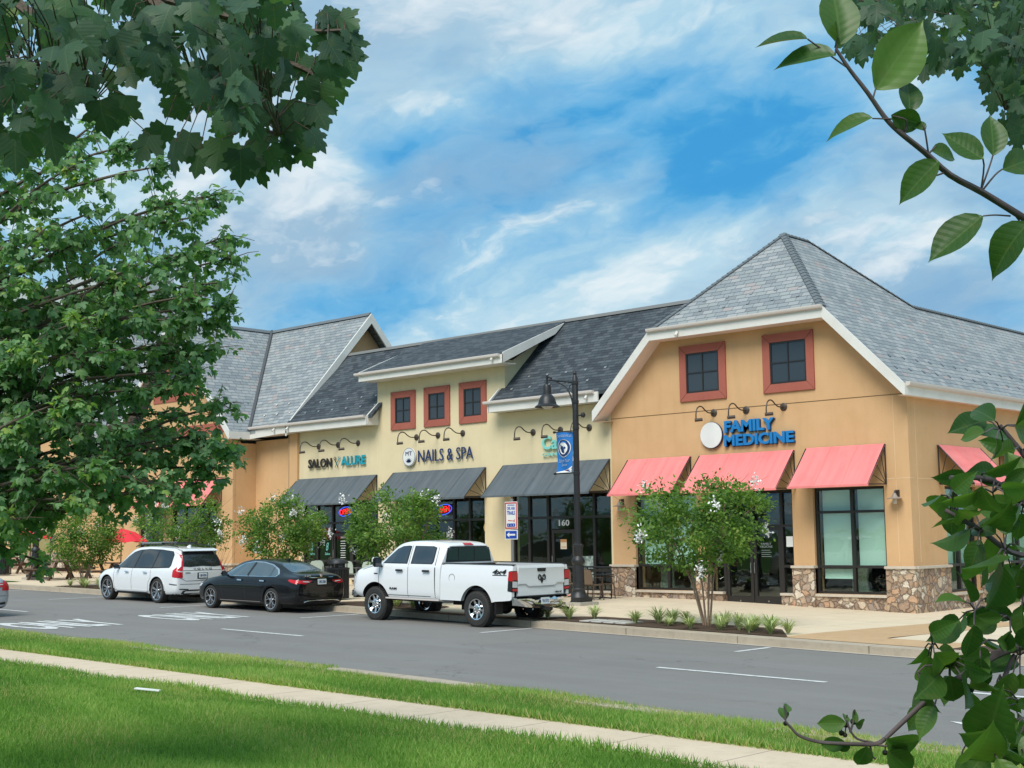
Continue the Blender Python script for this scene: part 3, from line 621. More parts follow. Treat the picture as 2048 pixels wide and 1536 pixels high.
for a, b in (((kR, YE, zk), (xm, 36, zr)), ((kL, YE, zk), (xm, 36, zr)), ((xm, 36, zr), (xm, 37.35, zr)), ((xm, 37.35, zr), (-20.1, 40.2, 9.67)), ((-20.1, 40.2, 9.67), (-20.1, 60, 9.67))):   # ridge and hip caps, shingle by shingle
    a, b = Vector(a), Vector(b); n = max(2, int((b-a).length/.2)); dr = (b-a).normalized(); sd_ = dr.cross(Vector((0, 0, 1))).normalized(); up = sd_.cross(dr)
    for i in range(n):
        p = a+(b-a)*(i/n); q = a+(b-a)*((i+1.25)/n); 
        for sg in (-1, 1):
            w_ = sd_*sg*.13-up*(.055 if abs(dr.z) > .1 else .09)
            mb.add([p+up*.045, q+up*.02, q+up*.02+w_, p+up*.045+w_, p+up*.02, q, q+w_, p+up*.02+w_], [(0, 1, 2, 3), (7, 6, 5, 4), (0, 3, 7, 4), (0, 4, 5, 1), (2, 6, 7, 3)])
mb.build('ridge_cap', mat('ridge_slate', (.13, .15, .165), .85), rb_roof)
# white boards along rakes and eaves, soffits behind them
H = .34
def rake(a, b, th=.06): board(rb_roof, a, b, H, th, 'bargeboard', drop=.02)
mb = MB()
board(None, (xR, YE, ze), (kR, YE, zk), H, .06, mb=mb); board(None, (xL, YE, ze), (kL, YE, zk), H, .06, mb=mb); board(None, (kL, YE, zk-.0), (kR, YE, zk-.0), H, .058, mb=mb); mb.build('bargeboard', WHITE, rb_roof)
board(rb_roof, (xR, YE-.06, ze-.02), (xR, 60, ze-.02), .32, .05, 'fascia', out=(1, 0, 0))
gm = MB(); prof = [(xR+.05, ze+.02), (xR+.17, ze+.02), (xR+.175, ze-.02), (xR+.15, ze-.08), (xR+.10, ze-.10), (xR+.05, ze-.10)]
gm.prism(prof, YE+.02, 60, 'xz'); gm.build('gutter', GUT, rb_roof, True)
gm = MB(); gm.prism([(YE-.06, zk+.02), (YE-.17, zk+.02), (YE-.175, zk-.02), (YE-.15, zk-.07), (YE-.06, zk-.09)], kL-.05, kR+.05, 'yz'); gm.build('gutter', GUT, rb_roof, True)
so2 = MB(); th = .10
for a, b in (((xR-.02, ze-.36), (kR, zk-.35)), ((xL+.02, ze-.36), (kL, zk-.35))):
    so2.add([(a[0], YE, a[1]+.02), (b[0], YE, b[1]+.02), (b[0], Y0, b[1]+.02), (a[0], Y0, a[1]+.02)], [(0, 1, 2, 3)])
so2.add([(kL, YE, zk-.33), (kR, YE, zk-.33), (kR, Y0, zk-.33), (kL, Y0, zk-.33)], [(0, 1, 2, 3)])
so2.add([(xR, YE, ze-.33), (XW1, YE, ze-.33), (XW1, 60, ze-.33), (xR, 60, ze-.33)], [(0, 1, 2, 3)]); so2.add([(xL, YE, ze-.33), (XW0+.1, YE, ze-.33), (XW0+.1, Y0+.2, ze-.33), (xL, Y0+.2, ze-.33)], [(0, 1, 2, 3)])
so2.build('soffit', mat('soffit', (.74, .64, .55), .8), rb_roof)
spotcam(rb_roof, -24.1, YE-.07, 8.5)
for y, sh in ((33.4, .2), (33.75, .6)): snow_guards(rb_roof, kL+(y-YE)+.1, kR-(y-YE)-.1, lambda x, y_: zk+(y_-YE)*.99, [(y, sh)])
snow_guards(rb_roof, YE+.5, 50, lambda x, y: ze+(xR-x), [(xR-.45, 0), (xR-.85, .42)], mat('guard_grey', (.16, .19, .24), .5), .8, True)
mb = MB(); mb.bb(XW0, -17.4, 45, 45.3, -1, 7); mb.bb(XW0, XW0+.3, Y0+TW, 45, -1, 6.3); mb.build('wall', TAN, RB)

# ---- middle cream building
CB = thing('shop_building', 'cream stucco shop row with dark shingle roof and raised middle bay', 'building', (0, 0, 0))
CX0, CX1 = -43.42, XW0-.006
ch = [(-43.2, -38.6, .9, 3.85), (-37.65, -32.97, .9, 3.85), (-31.7, -27.32, -1.2, 3.85)]
def bay(mb): mb.bb(-38.63, -31.93, Y0, Y0+.4, 6.66, 8.52); mb.prism([(Y0+.4, 6.66), (Y0+.4, 8.52), (36.0, 9.75), (34.2, 8.0)], -32.05, -31.93, 'yz'); mb.prism([(Y0+.4, 6.66), (Y0+.4, 8.52), (36.0, 9.75), (34.2, 8.0)], -38.63, -38.5, 'yz')
wall('wall', CX0, CX1, -1.2, 6.66, Y0, .4, ch, CREAM, CB, bay)
YM = Y0+.14
storefront(CB, -43.2, -38.6, .9, 3.85, YM, [-42.35, -41.4, -40.2, -39.4], [1.55, 3.02], door=(-41.36, -40.24, None, 2.62, .72))
storefront(CB, -37.65, -32.97, .9, 3.85, YM, [-36.6, -35.55, -34.6, -33.8], [1.55, 3.02])
storefront(CB, -31.7, -27.32, .62, 3.85, YM, [-30.95, -30.1, -28.9, -28.1], [1.3, 3.02], door=(-29.95, -28.95, None, 2.62, .5), w=.085)
stone_base(CB, [(CX0, -43.2, 1.40, .05), (-38.6, -37.65, 1.44, .08), (-32.97, -31.7, 1.44, .08), (-43.2, -41.5, .84, .02), (-40.1, -38.62, .84, .02), (-37.63, -33.0, .84, .02), (-31.68, -30.05, .58, .01), (-28.85, -27.34, .58, .01)], Y0)
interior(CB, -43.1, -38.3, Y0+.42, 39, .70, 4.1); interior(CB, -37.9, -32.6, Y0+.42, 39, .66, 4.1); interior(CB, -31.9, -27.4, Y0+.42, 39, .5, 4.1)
for (a, b, c, d_) in ((-37.83, -36.48, 6.41, 7.85), (-36.01, -34.65, 6.41, 7.87), (-34.17, -32.81, 6.41, 7.89)): trim_window(CB, a, b, c, d_, Y0, border=.25)
zc, zcr, YR = 7.03, 10.12, 36.2
cb_roof = roof(CB, [
    [(-43.62, YE, zc), (-38.35, YE, zc), (-38.35, YR, zcr), (-43.62, YR, zcr)],
    [(-32.1, YE, zc), (-26.87, YE, zc), (-24.0, YR, zcr), (-32.1, YR, zcr)],
    [(-38.9, YE-.1, 8.64), (-31.4, YE-.1, 8.64), (-31.4, YR, zcr+.01), (-38.9, YR, zcr+.01)],
    [(-43.62, YR, zcr), (-24, YR, zcr), (-24, 39.5, 7.0), (-43.62, 39.5, 7.0)]], ASPH_SH)
mb = MB(); mb.prism([(YR-.14, zcr-.08), (YR, zcr+.06), (YR+.14, zcr-.08)], -43.6, -24, 'yz'); mb.build('ridge_cap', mat('ridge_grey', (.17, .17, .165), .9), cb_roof)
mb = MB()
board(None, (-43.62, YE, zc-.05), (-38.6, YE, zc-.05), .32, .05, mb=mb); board(None, (-32.2, YE, zc-.05), (-27.3, YE, zc-.05), .32, .05, mb=mb); board(None, (-38.9, YE-.1, 8.6), (-31.36, YE-.1, 8.6), .30, .05, mb=mb)
mb.prism([(YE-.15, 8.66), (YE-.15, 8.3), (YR-.7, 9.55), (YR-.2, 10.0)], -31.40, -31.35, 'yz'); mb.prism([(YE-.15, 8.66), (YE-.15, 8.3), (YR-.7, 9.55), (YR-.2, 10.0)], -38.95, -38.9, 'yz')
mb.prism([(YE-.05, zc-.02), (YE-.05, zc-.37), (Y0, zc-.37), (Y0, zc+.5)], -38.62, -38.56, 'yz'); mb.prism([(YE-.05, zc-.02), (YE-.05, zc-.37), (Y0, zc-.37), (Y0, zc+.5)], -32.24, -32.18, 'yz')
mb.build('fascia', WHITE, cb_roof)
mb = MB(); mb.bb(-43.6, -38.62, YE, Y0, zc-.36, zc-.34); mb.bb(-32.18, -27.25, YE, Y0, zc-.36, zc-.34); mb.bb(-38.9, -31.4, YE-.1, Y0, 8.30, 8.32); mb.build('soffit', WHITE, cb_roof)
gutter(cb_roof, -46.0, -38.65, YE-.05, zc+.0, cb_roof); gutter(cb_roof, -32.35, -27.45, YE-.05, zc+.0, cb_roof); gutter(cb_roof, -39.1, -31.5, YE-.15, 8.62, cb_roof)
for x, y, z in ((-43.4, YE-.06, 6.86), (-44.3, YE-.06, 6.86), (-31.85, YE-.16, 8.5), (-27.75, YE-.06, 6.86)): spotcam(cb_roof, x, y, z)
snow_guards(cb_roof, -43.0, -38.6, lambda x, y: zc+(y-YE)*.95, [(33.35, .1), (33.8, .5)]); snow_guards(cb_roof, -31.6, -27.6, lambda x, y: zc+(y-YE)*.95, [(33.35, .1), (33.8, .5)])
mb = MB(); mb.bb(CX0, CX1, 39.2, 39.5, -1, 7.0); mb.build('wall', CREAM, CB)

# ---- left-hand tan building with the tall cross gable
LB = thing('shop_building', 'tan stucco shop with tall grey slate cross gable behind the maple', 'building', (0, 0, 0))
LY = 32.4; LX0, LX1 = -54.7, -46.45; lm, lzr, lze = -50.6, 12.0, 6.85
lh = [(-53.6, -51.6, 1.0, 3.9), (-51.0, -47.6, -.5, 4.0)]
def lgab(mb): mb.prism([(LX0, 6.4), (LX1, 6.4), (lm, 11.0)], LY, LY+.4, 'xz')
wall('wall', LX0, LX1, -.6, 6.4, LY, .4, lh, TAN, LB, lgab)
mb = MB(); mb.bb(-48.0, -47.3, LY-.015, LY, 0, 0) if 0 else None
mb.bb(LX1-.4, LX1, LY+.4, Y0+.15, -.6, 6.4); mb.bb(LX1, -43.96, Y0+.08, Y0+.4, -.6, 6.5); mb.bb(-43.95, -43.43, Y0-.10, Y0+.3, -.6, 6.66); mb.bb(-44.1, -43.8, Y0+1.6, 39.8, 5, 8); mb.prism([(34.2, 8.2), (40.6, 8.2), (37.4, 11.7)], -44.3, -44.15, 'yz'); mb.build('wall', TAN, LB)
mb = MB(); mb.bb(LX1-.38, LX1+.01, LY+.1, LY+.112, 1.5, 6.35) ; mb.bb(-44.0, -43.94, Y0-.11, Y0-.1, 1.5, 6.6); mb.build('stucco_joint', mat('joint_dark', (.42, .27, .15), .9), LB)
mb = MB()
for z0, z1 in ((6.9, 7.3), (8.45, 8.75)):
    w0 = (11.0-z0)*1.0-.62; mb.bb(lm-w0, lm+w0, LY-.03, LY, z0, z1)
mb.build('mauve_band', MAUVE, LB)
trim_window(LB, -51.5, -49.7, 8.9, 10.2, LY)
storefront(LB, -51.0, -47.6, .85, 4.0, LY+.16, [-50.1, -48.4], [3.1, 1.6], door=(-49.9, -48.45, None, 2.9, .80)); storefront(LB, -53.6, -51.6, 1.0, 3.9, LY+.16, [-52.6], [3.1])
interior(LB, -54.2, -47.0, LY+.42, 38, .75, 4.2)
stone_base(LB, [(LX0, -51.0, 1.38, .08), (-47.6, LX1+.06, 1.38, .08), (LX1, -43.43, 1.38, -.0)], LY) if 0 else None
for x0, x1, y, pr in ((LX0, -53.62, LY, .08), (-53.62, -51.62, LY, .02), (-51.6, -51.02, LY, .08), (-47.58, LX1+.07, LY, .08), (LX1+.07, -43.97, Y0+.08, .06), (-43.97, -43.44, Y0-.1, .06)):
    zt = .92 if x1 == -51.62 else 1.38; s_ = MB(); c_ = MB(); s_.bb(x0, x1, y-pr, y+.2, -.6, zt); c_.bb(x0-.02, x1+.01, y-pr-.05, y+.05, zt, zt+.075); c_.build('stone_cap', CAPST, s_.build('stone_base', STONE, LB))
s_ = MB(); c_ = MB(); s_.bb(LX1-.1, LX1+.068, LY-.079, Y0+.02, -.6, 1.379); c_.bb(LX1-.1, LX1+.115, LY-.128, Y0, 1.381, 1.457); c_.build('stone_cap', CAPST, s_.build('stone_base', STONE, LB))
xe = -46.0; xw = -55.2; YG = 31.9; lb_z = lambda x: lze+(abs(xe-x) if x > lm else abs(x-xw))*(lzr-lze)/4.6
lb_roof = roof(LB, [
    [(xe, YG, lze), (xe, 32.85, lze), (lm, 37.4, lzr), (lm, YG, lzr)],
    [(xw, YG, lze), (lm, YG, lzr), (lm, 37.4, lzr), (xw, 32.85, lze)],
    [(xe, 32.87, lze+.01), (-43.6, 32.95, 6.99), (-43.6, 37.4, lzr), (lm, 37.4, lzr)],
    [(xw, 32.87, lze+.01), (-61, 32.95, 6.99), (-61, 37.4, lzr), (lm, 37.4, lzr)],
    [(-43.6, 37.4, lzr), (-61, 37.4, lzr), (-61, 41.8, 7.0), (-43.6, 41.8, 7.0)]], SLATE)
mb = MB(); mb.prism([(37.25, lzr-.08), (37.4, lzr+.07), (37.55, lzr-.08)], -61, -43.62, 'yz'); mb.prism([(lm-.15, lzr-.09), (lm, lzr+.06), (lm+.15, lzr-.09)], YG, 37.3, 'xz'); mb.build('ridge_cap', mat('ridge_slate', (.1, .1, .1)), lb_roof)
mb = MB(); mb.tube([(xe, 32.86, lze+.03), (lm, 37.38, lzr+.03)], .09, 6); mb.build('valley_flashing', mat('flashing', (.07, .075, .08), .6), lb_roof)
mb = MB(); board(None, (xe, YG, lze), (lm, YG, lzr), .36, .06, mb=mb); board(None, (xw, YG, lze), (lm, YG, lzr), .36, .06, mb=mb)
board(None, (xe, YG-.06, lze-.02), (xe, 32.93, lze-.02), .3, .05, out=(1, 0, 0), mb=mb); board(None, (xe, 32.93, lze), (-43.62, 32.95, 6.97), .31, .05, mb=mb)
for s0, s1 in (((-43.6, 32.9, 6.95), (-43.6, 37.4, lzr)), ((-43.6, 41.8, 7.0), (-43.6, 37.4, lzr))): board(None, s0, s1, .42, .07, drop=.0, out=(1, 0, 0), mb=mb)
mb.build('bargeboard', WHITE, lb_roof)
mb = MB(); mb.add([(xe, YG, lze-.3), (xe, 33.6, lze-.3), (-47, 33.6, lze-.3), (-47, YG, lze-.3)], [(0, 1, 2, 3)]); mb.bb(-46, -43.5, 32.9, 33.6, 6.64, 6.66); mb.add([(xe-.05, YG, lze-.3), (lm, YG, lzr-.36), (lm, LY+.1, lzr-.36), (xe-.05, LY+.1, lze-.3)], [(0, 1, 2, 3)]); mb.build('soffit', WHITE, lb_roof)
mb = MB(); mb.bb(-61, LX0, Y0, Y0+.4, -.5, 6.9); mb.bb(-61, -43.8, 41.4, 41.7, -.5, 7); mb.bb(-61, -60.7, Y0, 41.5, -.5, 7.2); mb.build('wall', TAN, LB)
snow_guards(lb_roof, -45.8, -43.8, lambda x, y: 6.99+(y-32.95)*1.13, [(33.4, .1), (33.8, .4)], m=GUT)
mb = MB(); letters(mb, 'ELL', -49.0, LY-.01, 5.55, 1.0, .3, .03, .01); letters(mb, 'ETIC', -49.2, LY-.01, 4.95, 1.4, .3, .03, .01)
tag(mb.build('wall_sign', mat('pale_grey_letter', (.42, .33, .26), .6)), 'faded pale grey lettering above the awning half hidden by maple leaves', 'sign')
# taller shop further down the street
DB = thing('shop_building', 'distant tan building with pale grey upper roof glimpsed through the maple crown', 'building')
mb = MB(); mb.bb(-96, -61.3, 33.5, 48, -.3, 9.0); mb.build('wall', TAN, DB)
rf = roof(DB, [[(-96.4, 33, 9), (-61.1, 33, 9), (-66, 38.5, 16.2), (-91, 38.5, 16.2)], [(-61.1, 33, 9), (-61.1, 48, 9), (-66, 42, 16.2), (-66, 38.5, 16.2)]], SLATE)
mb = MB(); mb.bb(-90.5, -66.2, 38.6, 42, 16, 17.6); mb.build('parapet', mat('pale_siding', (.5, .52, .52), .7), DB)
for x in (-66, -71, -76, -81): trim_window(DB, x-.9, x+.9, 5.2, 7.0, 33.5)
for x in (-65, -70.5, -76): storefront(DB, x-1.6, x+1.6, 1.3, 4.2, 33.42, [x], [3.4])
mb = MB(); mb.bb(-96, -61.35, 33.4, 33.6, -.3, 1.9); mb.build('stone_base', STONE, DB)

# ------------------------------------------------------------------ awnings
def awning(label, x0, x1, ztop, drop, out, y, cloth, group, M=None, npan=4):
    a = thing('awning', label, 'awning', group=group)
    mb = MB(); n = 10; nx = 8*npan; vs = []; fs = []; sag = .03
    for i in range(nx+1):
        u = i/nx; k = abs(sin(pi*u*npan))
        for j in range(n+1):
            w = j/n; vs.append((x0+(x1-x0)*u, y-out*w, ztop-drop*w-sag*k*sin(pi*w)))
    for i in range(nx):
        for j in range(n): p = i*(n+1)+j; fs.append((p, p+1, p+n+2, p+n+1))
    o_ = len(vs); top = [(v[0], v[1], v[2]) for v in vs]; bot = [(v[0], v[1]+.012, v[2]-.015) for v in vs]
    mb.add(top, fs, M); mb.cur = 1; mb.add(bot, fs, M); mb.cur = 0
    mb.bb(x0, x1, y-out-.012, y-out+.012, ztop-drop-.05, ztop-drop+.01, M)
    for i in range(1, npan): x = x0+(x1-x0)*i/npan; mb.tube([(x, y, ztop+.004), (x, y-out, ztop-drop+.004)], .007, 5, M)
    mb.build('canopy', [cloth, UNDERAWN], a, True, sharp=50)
    r = .018
    for x in (x0+.02, x1-.02):
        fr = MB()
        P_ = [(x, y-.02, ztop-.02), (x, y-.02, ztop-drop+.02), (x, y-out+.02, ztop-drop-.0)]
        fr.tube([P_[0], P_[1]], r, 6, M); fr.tube([P_[1], P_[2]], r, 6, M); fr.tube([P_[2], P_[0]], r, 6, M)
        for k in (.25, .5, .75):
            e = (x, y-out*k, ztop-drop*k-.01); fr.tube([P_[1], e], r*.6, 5, M)
        fr.build('side_frame', BLACKM, a)
    return a
AW = .0
awning('red cloth awning left of the doorway, above the left wall lantern', -26.58, -24.12, 4.78, 1.12, 1.05, Y0-.02, REDAWN, 'red awnings on the family medicine front', npan=3)
awning('widest red cloth awning, over the glass double doors', -23.82, -20.5, 4.78, 1.12, 1.05, Y0-.02, REDAWN, 'red awnings on the family medicine front', npan=3)
awning('red cloth awning over the window with pale blinds at the building corner', -20.14, -17.66, 4.80, 1.12, 1.05, Y0-.02, REDAWN, 'red awnings on the family medicine front', npan=3)
awning('red cloth awning round the corner on the side wall', 1.62, 4.35, 4.80, 1.12, 1.05, -.02, REDAWN, 'red awnings on the family medicine front', SW, npan=3)
awning('red cloth awning farther along the side wall behind the pear leaves', 5.6, 8.4, 4.80, 1.12, 1.05, -.02, REDAWN, 'red awnings on the family medicine front', SW, npan=3)
awning('grey cloth awning under the salon sign', -43.5, -38.62, 4.80, 1.06, 1.1, Y0-.02, GREYAWN, 'grey awnings on the cream building', npan=5)
awning('grey cloth awning under the nails and spa sign', -37.72, -32.86, 4.83, 1.06, 1.1, Y0-.02, GREYAWN, 'grey awnings on the cream building', npan=5)
awning('grey cloth awning behind the street lamp with the blue banner', -32.04, -27.29, 4.85, 1.08, 1.1, Y0-.02, GREYAWN, 'grey awnings on the cream building', npan=5)
awning('red cloth awning half hidden by the maple on the left building', -52.6, -47.2, 4.98, 1.1, 1.0, LY-.02, REDAWN, 'red awnings on the left building', npan=4)

# ------------------------------------------------------------------ lettering and lamps on the walls
YS = Y0-.05
def sign_letters(parent, s, x, z, w, h, m, edge=None, bold=.02, y=YS, depth=.06, name='letters', **k):
    mb = MB(); letters(mb, s, x, y, z, w, h, depth, bold, **k)
    o = mb.build(name, m, parent)
    if edge: e = MB(); letters(e, s, x+.012, y+depth*.60, z-.022, w, h, depth*.6, bold, **k); e.build('letter_edge', edge, o)
    return o
def disc(parent, name, x, z, r, m, y=YS, th=.06, rx=None, n=40):
    mb = MB(); rx = rx or r; vs = [(x+rx*cos(2*pi*k/n), y+d_, z+r*sin(2*pi*k/n)) for d_ in (0, -th) for k in range(n)]
    mb.add(vs, [tuple(range(n)), tuple(range(2*n-1, n-1, -1))]+[(k, (k+1) % n, (k+1) % n+n, k+n) for k in range(n)]); return mb.build(name, m, parent)
SG = thing('wall_sign', 'blue raised letters FAMILY MEDICINE beside a blank white oval on tan wall', 'sign')
sign_letters(SG, 'FAMILY', -22.83, 5.40, 1.72, .35, SIGNBLUE, SIGNEDGE, .035); sign_letters(SG, 'MEDICINE', -22.85, 4.99, 2.38, .34, SIGNBLUE, SIGNEDGE, .035)
o = disc(SG, 'oval_plate', -23.31, 5.36, .385, SIGNWHITE); disc(o, 'rim', -23.31, 5.355, .40, SIGNEDGE, y=YS+.012, th=.05)
SG = thing('wall_sign', 'black and teal raised letters SALON ALURE with scissors on cream wall', 'sign')
sign_letters(SG, 'SALON', -42.74, 5.20, 1.46, .36, SBLACK, None, .022, depth=.04); sign_letters(SG, 'ALURE', -40.70, 5.22, 1.44, .36, TEAL, None, .022, depth=.04)
mb = MB()
for sg, m_ in ((1, 0), (-1, 1)):
    mb.cur = m_; cx = -40.98; ring = [(cx+sg*.13+.06*cos(a_), YS, 5.53+.05*sin(a_)) for a_ in [2*pi*k/14 for k in range(15)]]; mb.tube(ring, .012, 5)
    mb.prism([(cx+sg*.10, 5.49), (cx+sg*.125, 5.47), (cx-sg*.10, 5.16), (cx-sg*.085, 5.2)], YS-.03, YS-.01, 'xz')
mb.build('scissors', [TEAL, SBLACK], SG)
SG = thing('wall_sign', 'dark blue raised letters NAILS & SPA beside a round white logo', 'sign')
sign_letters(SG, 'NAILS & SPA', -36.3, 5.15, 2.84, .44, NAVY, None, -.006, depth=.03)
o = disc(SG, 'logo_plate', -36.76, 5.37, .34, SIGNWHITE); mb = MB(); n = 40
ring = [(-36.76+.325*cos(2*pi*k/n), YS-.06, 5.37+.325*sin(2*pi*k/n)) for k in range(n+1)]; mb.tube(ring, .008, 5); letters(mb, 'MT', -36.93, YS-.062, 5.42, .34, .15, .01, .0)
for a_ in (-65, -38, -13, 13, 38, 65): R_ = Matrix.Translation((-36.76, 0, 5.16)) @ Matrix.Rotation(rad(a_), 4, 'Y'); mb.prism([(0, 0), (.03, .08), (0, .17), (-.03, .08)], YS-.07, YS-.06, 'xz', R_)
mb.build('logo', NAVY, o)
SG = thing('wall_sign', 'pale teal lettering partly hidden behind the blue lamp post banner', 'sign')
sign_letters(SG, 'Casita', -30.16, 5.28, 1.5, .45, LTEAL, None, .02, depth=.05); sign_letters(SG, 'CANTINA', -30.16, 5.06, 1.4, .11, LTEAL, None, .01, depth=.03)
def gooseneck(x, z, label, group, y=Y0):
    g = thing('gooseneck_lamp', label, 'wall lamp', (x, y, z), group=group)
    mb = MB(); mb.lathe([(0, -.05), (.05, -.05), (.10, -.03), (.115, -.02), (.115, 0), (0, 0)], 20, axis='y'); mb.build('mounting_plate', BZ, g, True)
    mb = MB(); P_ = [(0, -.03, 0), (0, -.28, -.01), (0, -.45, .05), (0, -.60, .14), (0, -.74, .15), (0, -.86, .08), (0, -.92, -.06), (0, -.93, -.24)]
    mb.tube(smooth_path(P_, 4), .02, 8); mb.build('arm', BZ, g, True)
    mb = MB(); mb.tube([(-.03, -.95, -.27), (.14, -.80, -.25)], [.05, .05], 12); mb.build('lamp_head', BZ, g, True); return g
def smooth_path(P_, k=4):
    P_ = [Vector(p) for p in P_]; out = []
    for i in range(len(P_)-1):
        p0, p1, p2, p3 = P_[max(i-1, 0)], P_[i], P_[i+1], P_[min(i+2, len(P_)-1)]
        for j in range(k):
            t_ = j/k; out.append(.5*((2*p1)+(p2-p0)*t_+(2*p0-5*p1+4*p2-p3)*t_*t_+(3*p1-p0-3*p2+p3)*t_**3))
    out.append(P_[-1]); return out
BZ = mat('bronze_lamp', (.055, .04, .03), .45)
for grp, xs, zz, nm in (('gooseneck lamps over the family medicine sign', (-23.25, -22.1, -20.82), 6.03, ('above the white oval', 'above the middle of the blue letters', 'right of the other two, under the right upper window')),
                        ('gooseneck lamps over the salon sign', (-42.17, -40.97, -39.76), 6.05, ('above the black word SALON', 'above the scissors', 'above the teal word ALURE')),
                        ('gooseneck lamps over the nails sign', (-36.45, -35.3, -34.02), 6.08, ('above the round white logo', 'above the letters NAILS', 'above the letters SPA')),
                        ('gooseneck lamps over the teal sign', (-30.63, -29.4, -28.15), 5.9, ('left of the banner pole above bare cream wall', 'directly behind the top of the blue banner', 'right of the street lamp pole near the tan wall'))):
    for x, n_ in zip(xs, nm): gooseneck(x, zz, 'bronze gooseneck wall lamp '+n_, grp)
def wall_lantern(x, z, label, y=Y0, rz=0):
    g = thing('wall_lantern', label, 'wall lamp', (x, y, z), rz, group='lanterns beside the red awning shop front'); GM = mat('lantern_metal', (.30, .25, .21), .5)
    mb = MB(); mb.bb(-.06, .06, -.03, 0, -.04, .13); mb.tube([(0, -.03, .08), (0, -.16, .10), (0, -.18, .03)], .022, 8); mb.build('bracket', BZ, g)
    mb = MB(); M_ = T(0, -.18, 0); mb.lathe([(.0, .05), (.04, .04), (.05, .0), (.09, -.06), (.20, -.10), (.20, -.11), (.07, -.09), (0, -.09)], 24, M_); mb.build('shade', GM, g, True)
    mb = MB(); mb.lathe([(.0, -.11), (.055, -.11), (.06, -.2), (.045, -.25), (0, -.25)], 14, M_); mb.build('glass_globe', mat('globe', (.55, .5, .42), .2), g, True); return g
wall_lantern(-26.83, 3.42, 'small metal wall lantern on the tan pier at the cream building'); wall_lantern(-17.38, 3.4, 'small metal wall lantern at the stone based corner of the tan building')
# things in the windows
def neon_sign(x, z, label, s=1.):
    g = thing('neon_sign', label, 'neon sign', (x, Y0+.06, z), group='lit open signs'); n = 40
    mb = MB(); mb.tube([(.46*s*cos(2*pi*k/n), 0, .2*s*sin(2*pi*k/n)) for k in range(n+1)], .016, 6, M=T(0, 0, 0, ry=-.12)); mb.build('oval_tube', NEONB, g)
    mb = MB(); letters(mb, 'OPEN', -.36*s, -.01, -.12*s, .72*s, .24*s, .02, .012, M=T(0, 0, 0, ry=-.12)); mb.build('letters', NEONR, g)
    mb = MB(); mb.bb(-.47*s, .47*s, .03, .04, -.22*s, .22*s); mb.build('backing', SBLACK, g)
neon_sign(-35.1, 3.40, 'lit red OPEN neon in a blue oval under the nails and spa awning', .9); neon_sign(-40.6, 3.45, 'lit red OPEN neon beside the leaves under the salon awning', .85)
mb = MB(); letters(mb, '160', -29.6, YM-.07, 2.74, .46, .2, .01, .02); tag(mb.build('house_number', SIGNWHITE), 'white number 160 on the glass above the dark door', 'number sign')
mb = MB(); letters(mb, 'WALK IN', -35.0, YM-.012, 2.05, .8, .16, .008, .0); tag(mb.build('window_lettering', SIGNWHITE), 'white lettering low on the nails and spa window', 'lettering')
mb = MB()
for i in range(9): w_ = .26+.1*random.random(); mb.bb(-40.8-w_/2, -40.8+w_/2, YM-.03, YM-.02, 2.3-i*.09, 2.325-i*.09)
letters(mb, 'Salon', -40.95, YM-.022, 2.42, .3, .12, .008); tag(mb.build('door_lettering', SIGNWHITE), 'white list of opening hours on the salon door', 'lettering')
for x in (-42.8, -41.85):
    mb = MB(); letters(mb, '8', x, YM-.012, 1.95, .16, .32, .01, .0, shear=.3); letters(mb, 'Salon', x-.06, YM-.012, 1.78, .3, .1, .01); tag(mb.build('window_lettering', LTEAL), 'teal curl logo on the salon window '+('left pane' if x < -42.5 else 'pane beside the door'), 'lettering')
mb = MB(); mb.bb(-20.98, -20.72, YF-.02, YF-.01, 2.02, 2.32); tag(mb.build('paper_notice', SIGNWHITE), 'white paper notice on the sidelight right of the glass double doors', 'notice')
for k, (x, z) in enumerate(((-21.85, 2.25), (-21.85, 2.1), (-21.85, 1.98))): pass
mb = MB(); letters(mb, 'FAMILY', -21.8, YF-.062, 2.08, .34, .06, .005, .0); letters(mb, 'MEDICINE', -21.84, YF-.062, 2.0, .42, .06, .005, .0)
for i in range(4): mb.bb(-21.8, -21.5+.04*(i % 2), YF-.066, YF-.062, 1.92-i*.06, 1.93-i*.06)
tag(mb.build('door_lettering', mat('decal_grey', (.3, .34, .34), .5)), 'pale lettering on the right-hand glass door under the widest red awning', 'lettering')
mb = MB(); mb.bb(-29.55, -29.28, YM-.066, YM-.06, 1.98, 2.3); mb.cur = 1; mb.bb(-29.55, -29.28, YM-.068, YM-.066, 2.2, 2.3); mb.bb(-29.53, -29.3, YM-.068, YM-.066, 2.03, 2.06); tag(mb.build('paper_notice', [mat('cream_paper', (.7, .6, .45), .8), mat('orange_print', (.5, .25, .1), .8)]), 'cream paper notice on the dark door numbered 160', 'notice')
mb = MB(); mb.bb(-28.75, -28.2, YM-.02, YM-.01, 1.35, 1.75); mb.bb(-28.75, -28.2, YM-.02, YM-.01, .95, 1.25); tag(mb.build('window_poster', mat('pale_poster', (.35, .42, .40), .5, build=lambda t, p: t.l.new(t.mix(t.maprange(t.noise(poscoord(t), 6, 3, .6), .4, .6), (.42, .5, .47), (.12, .17, .15)), p.inputs['Base Color']))), 'pale posters low in the dark window just right of the street lamp base', 'poster')
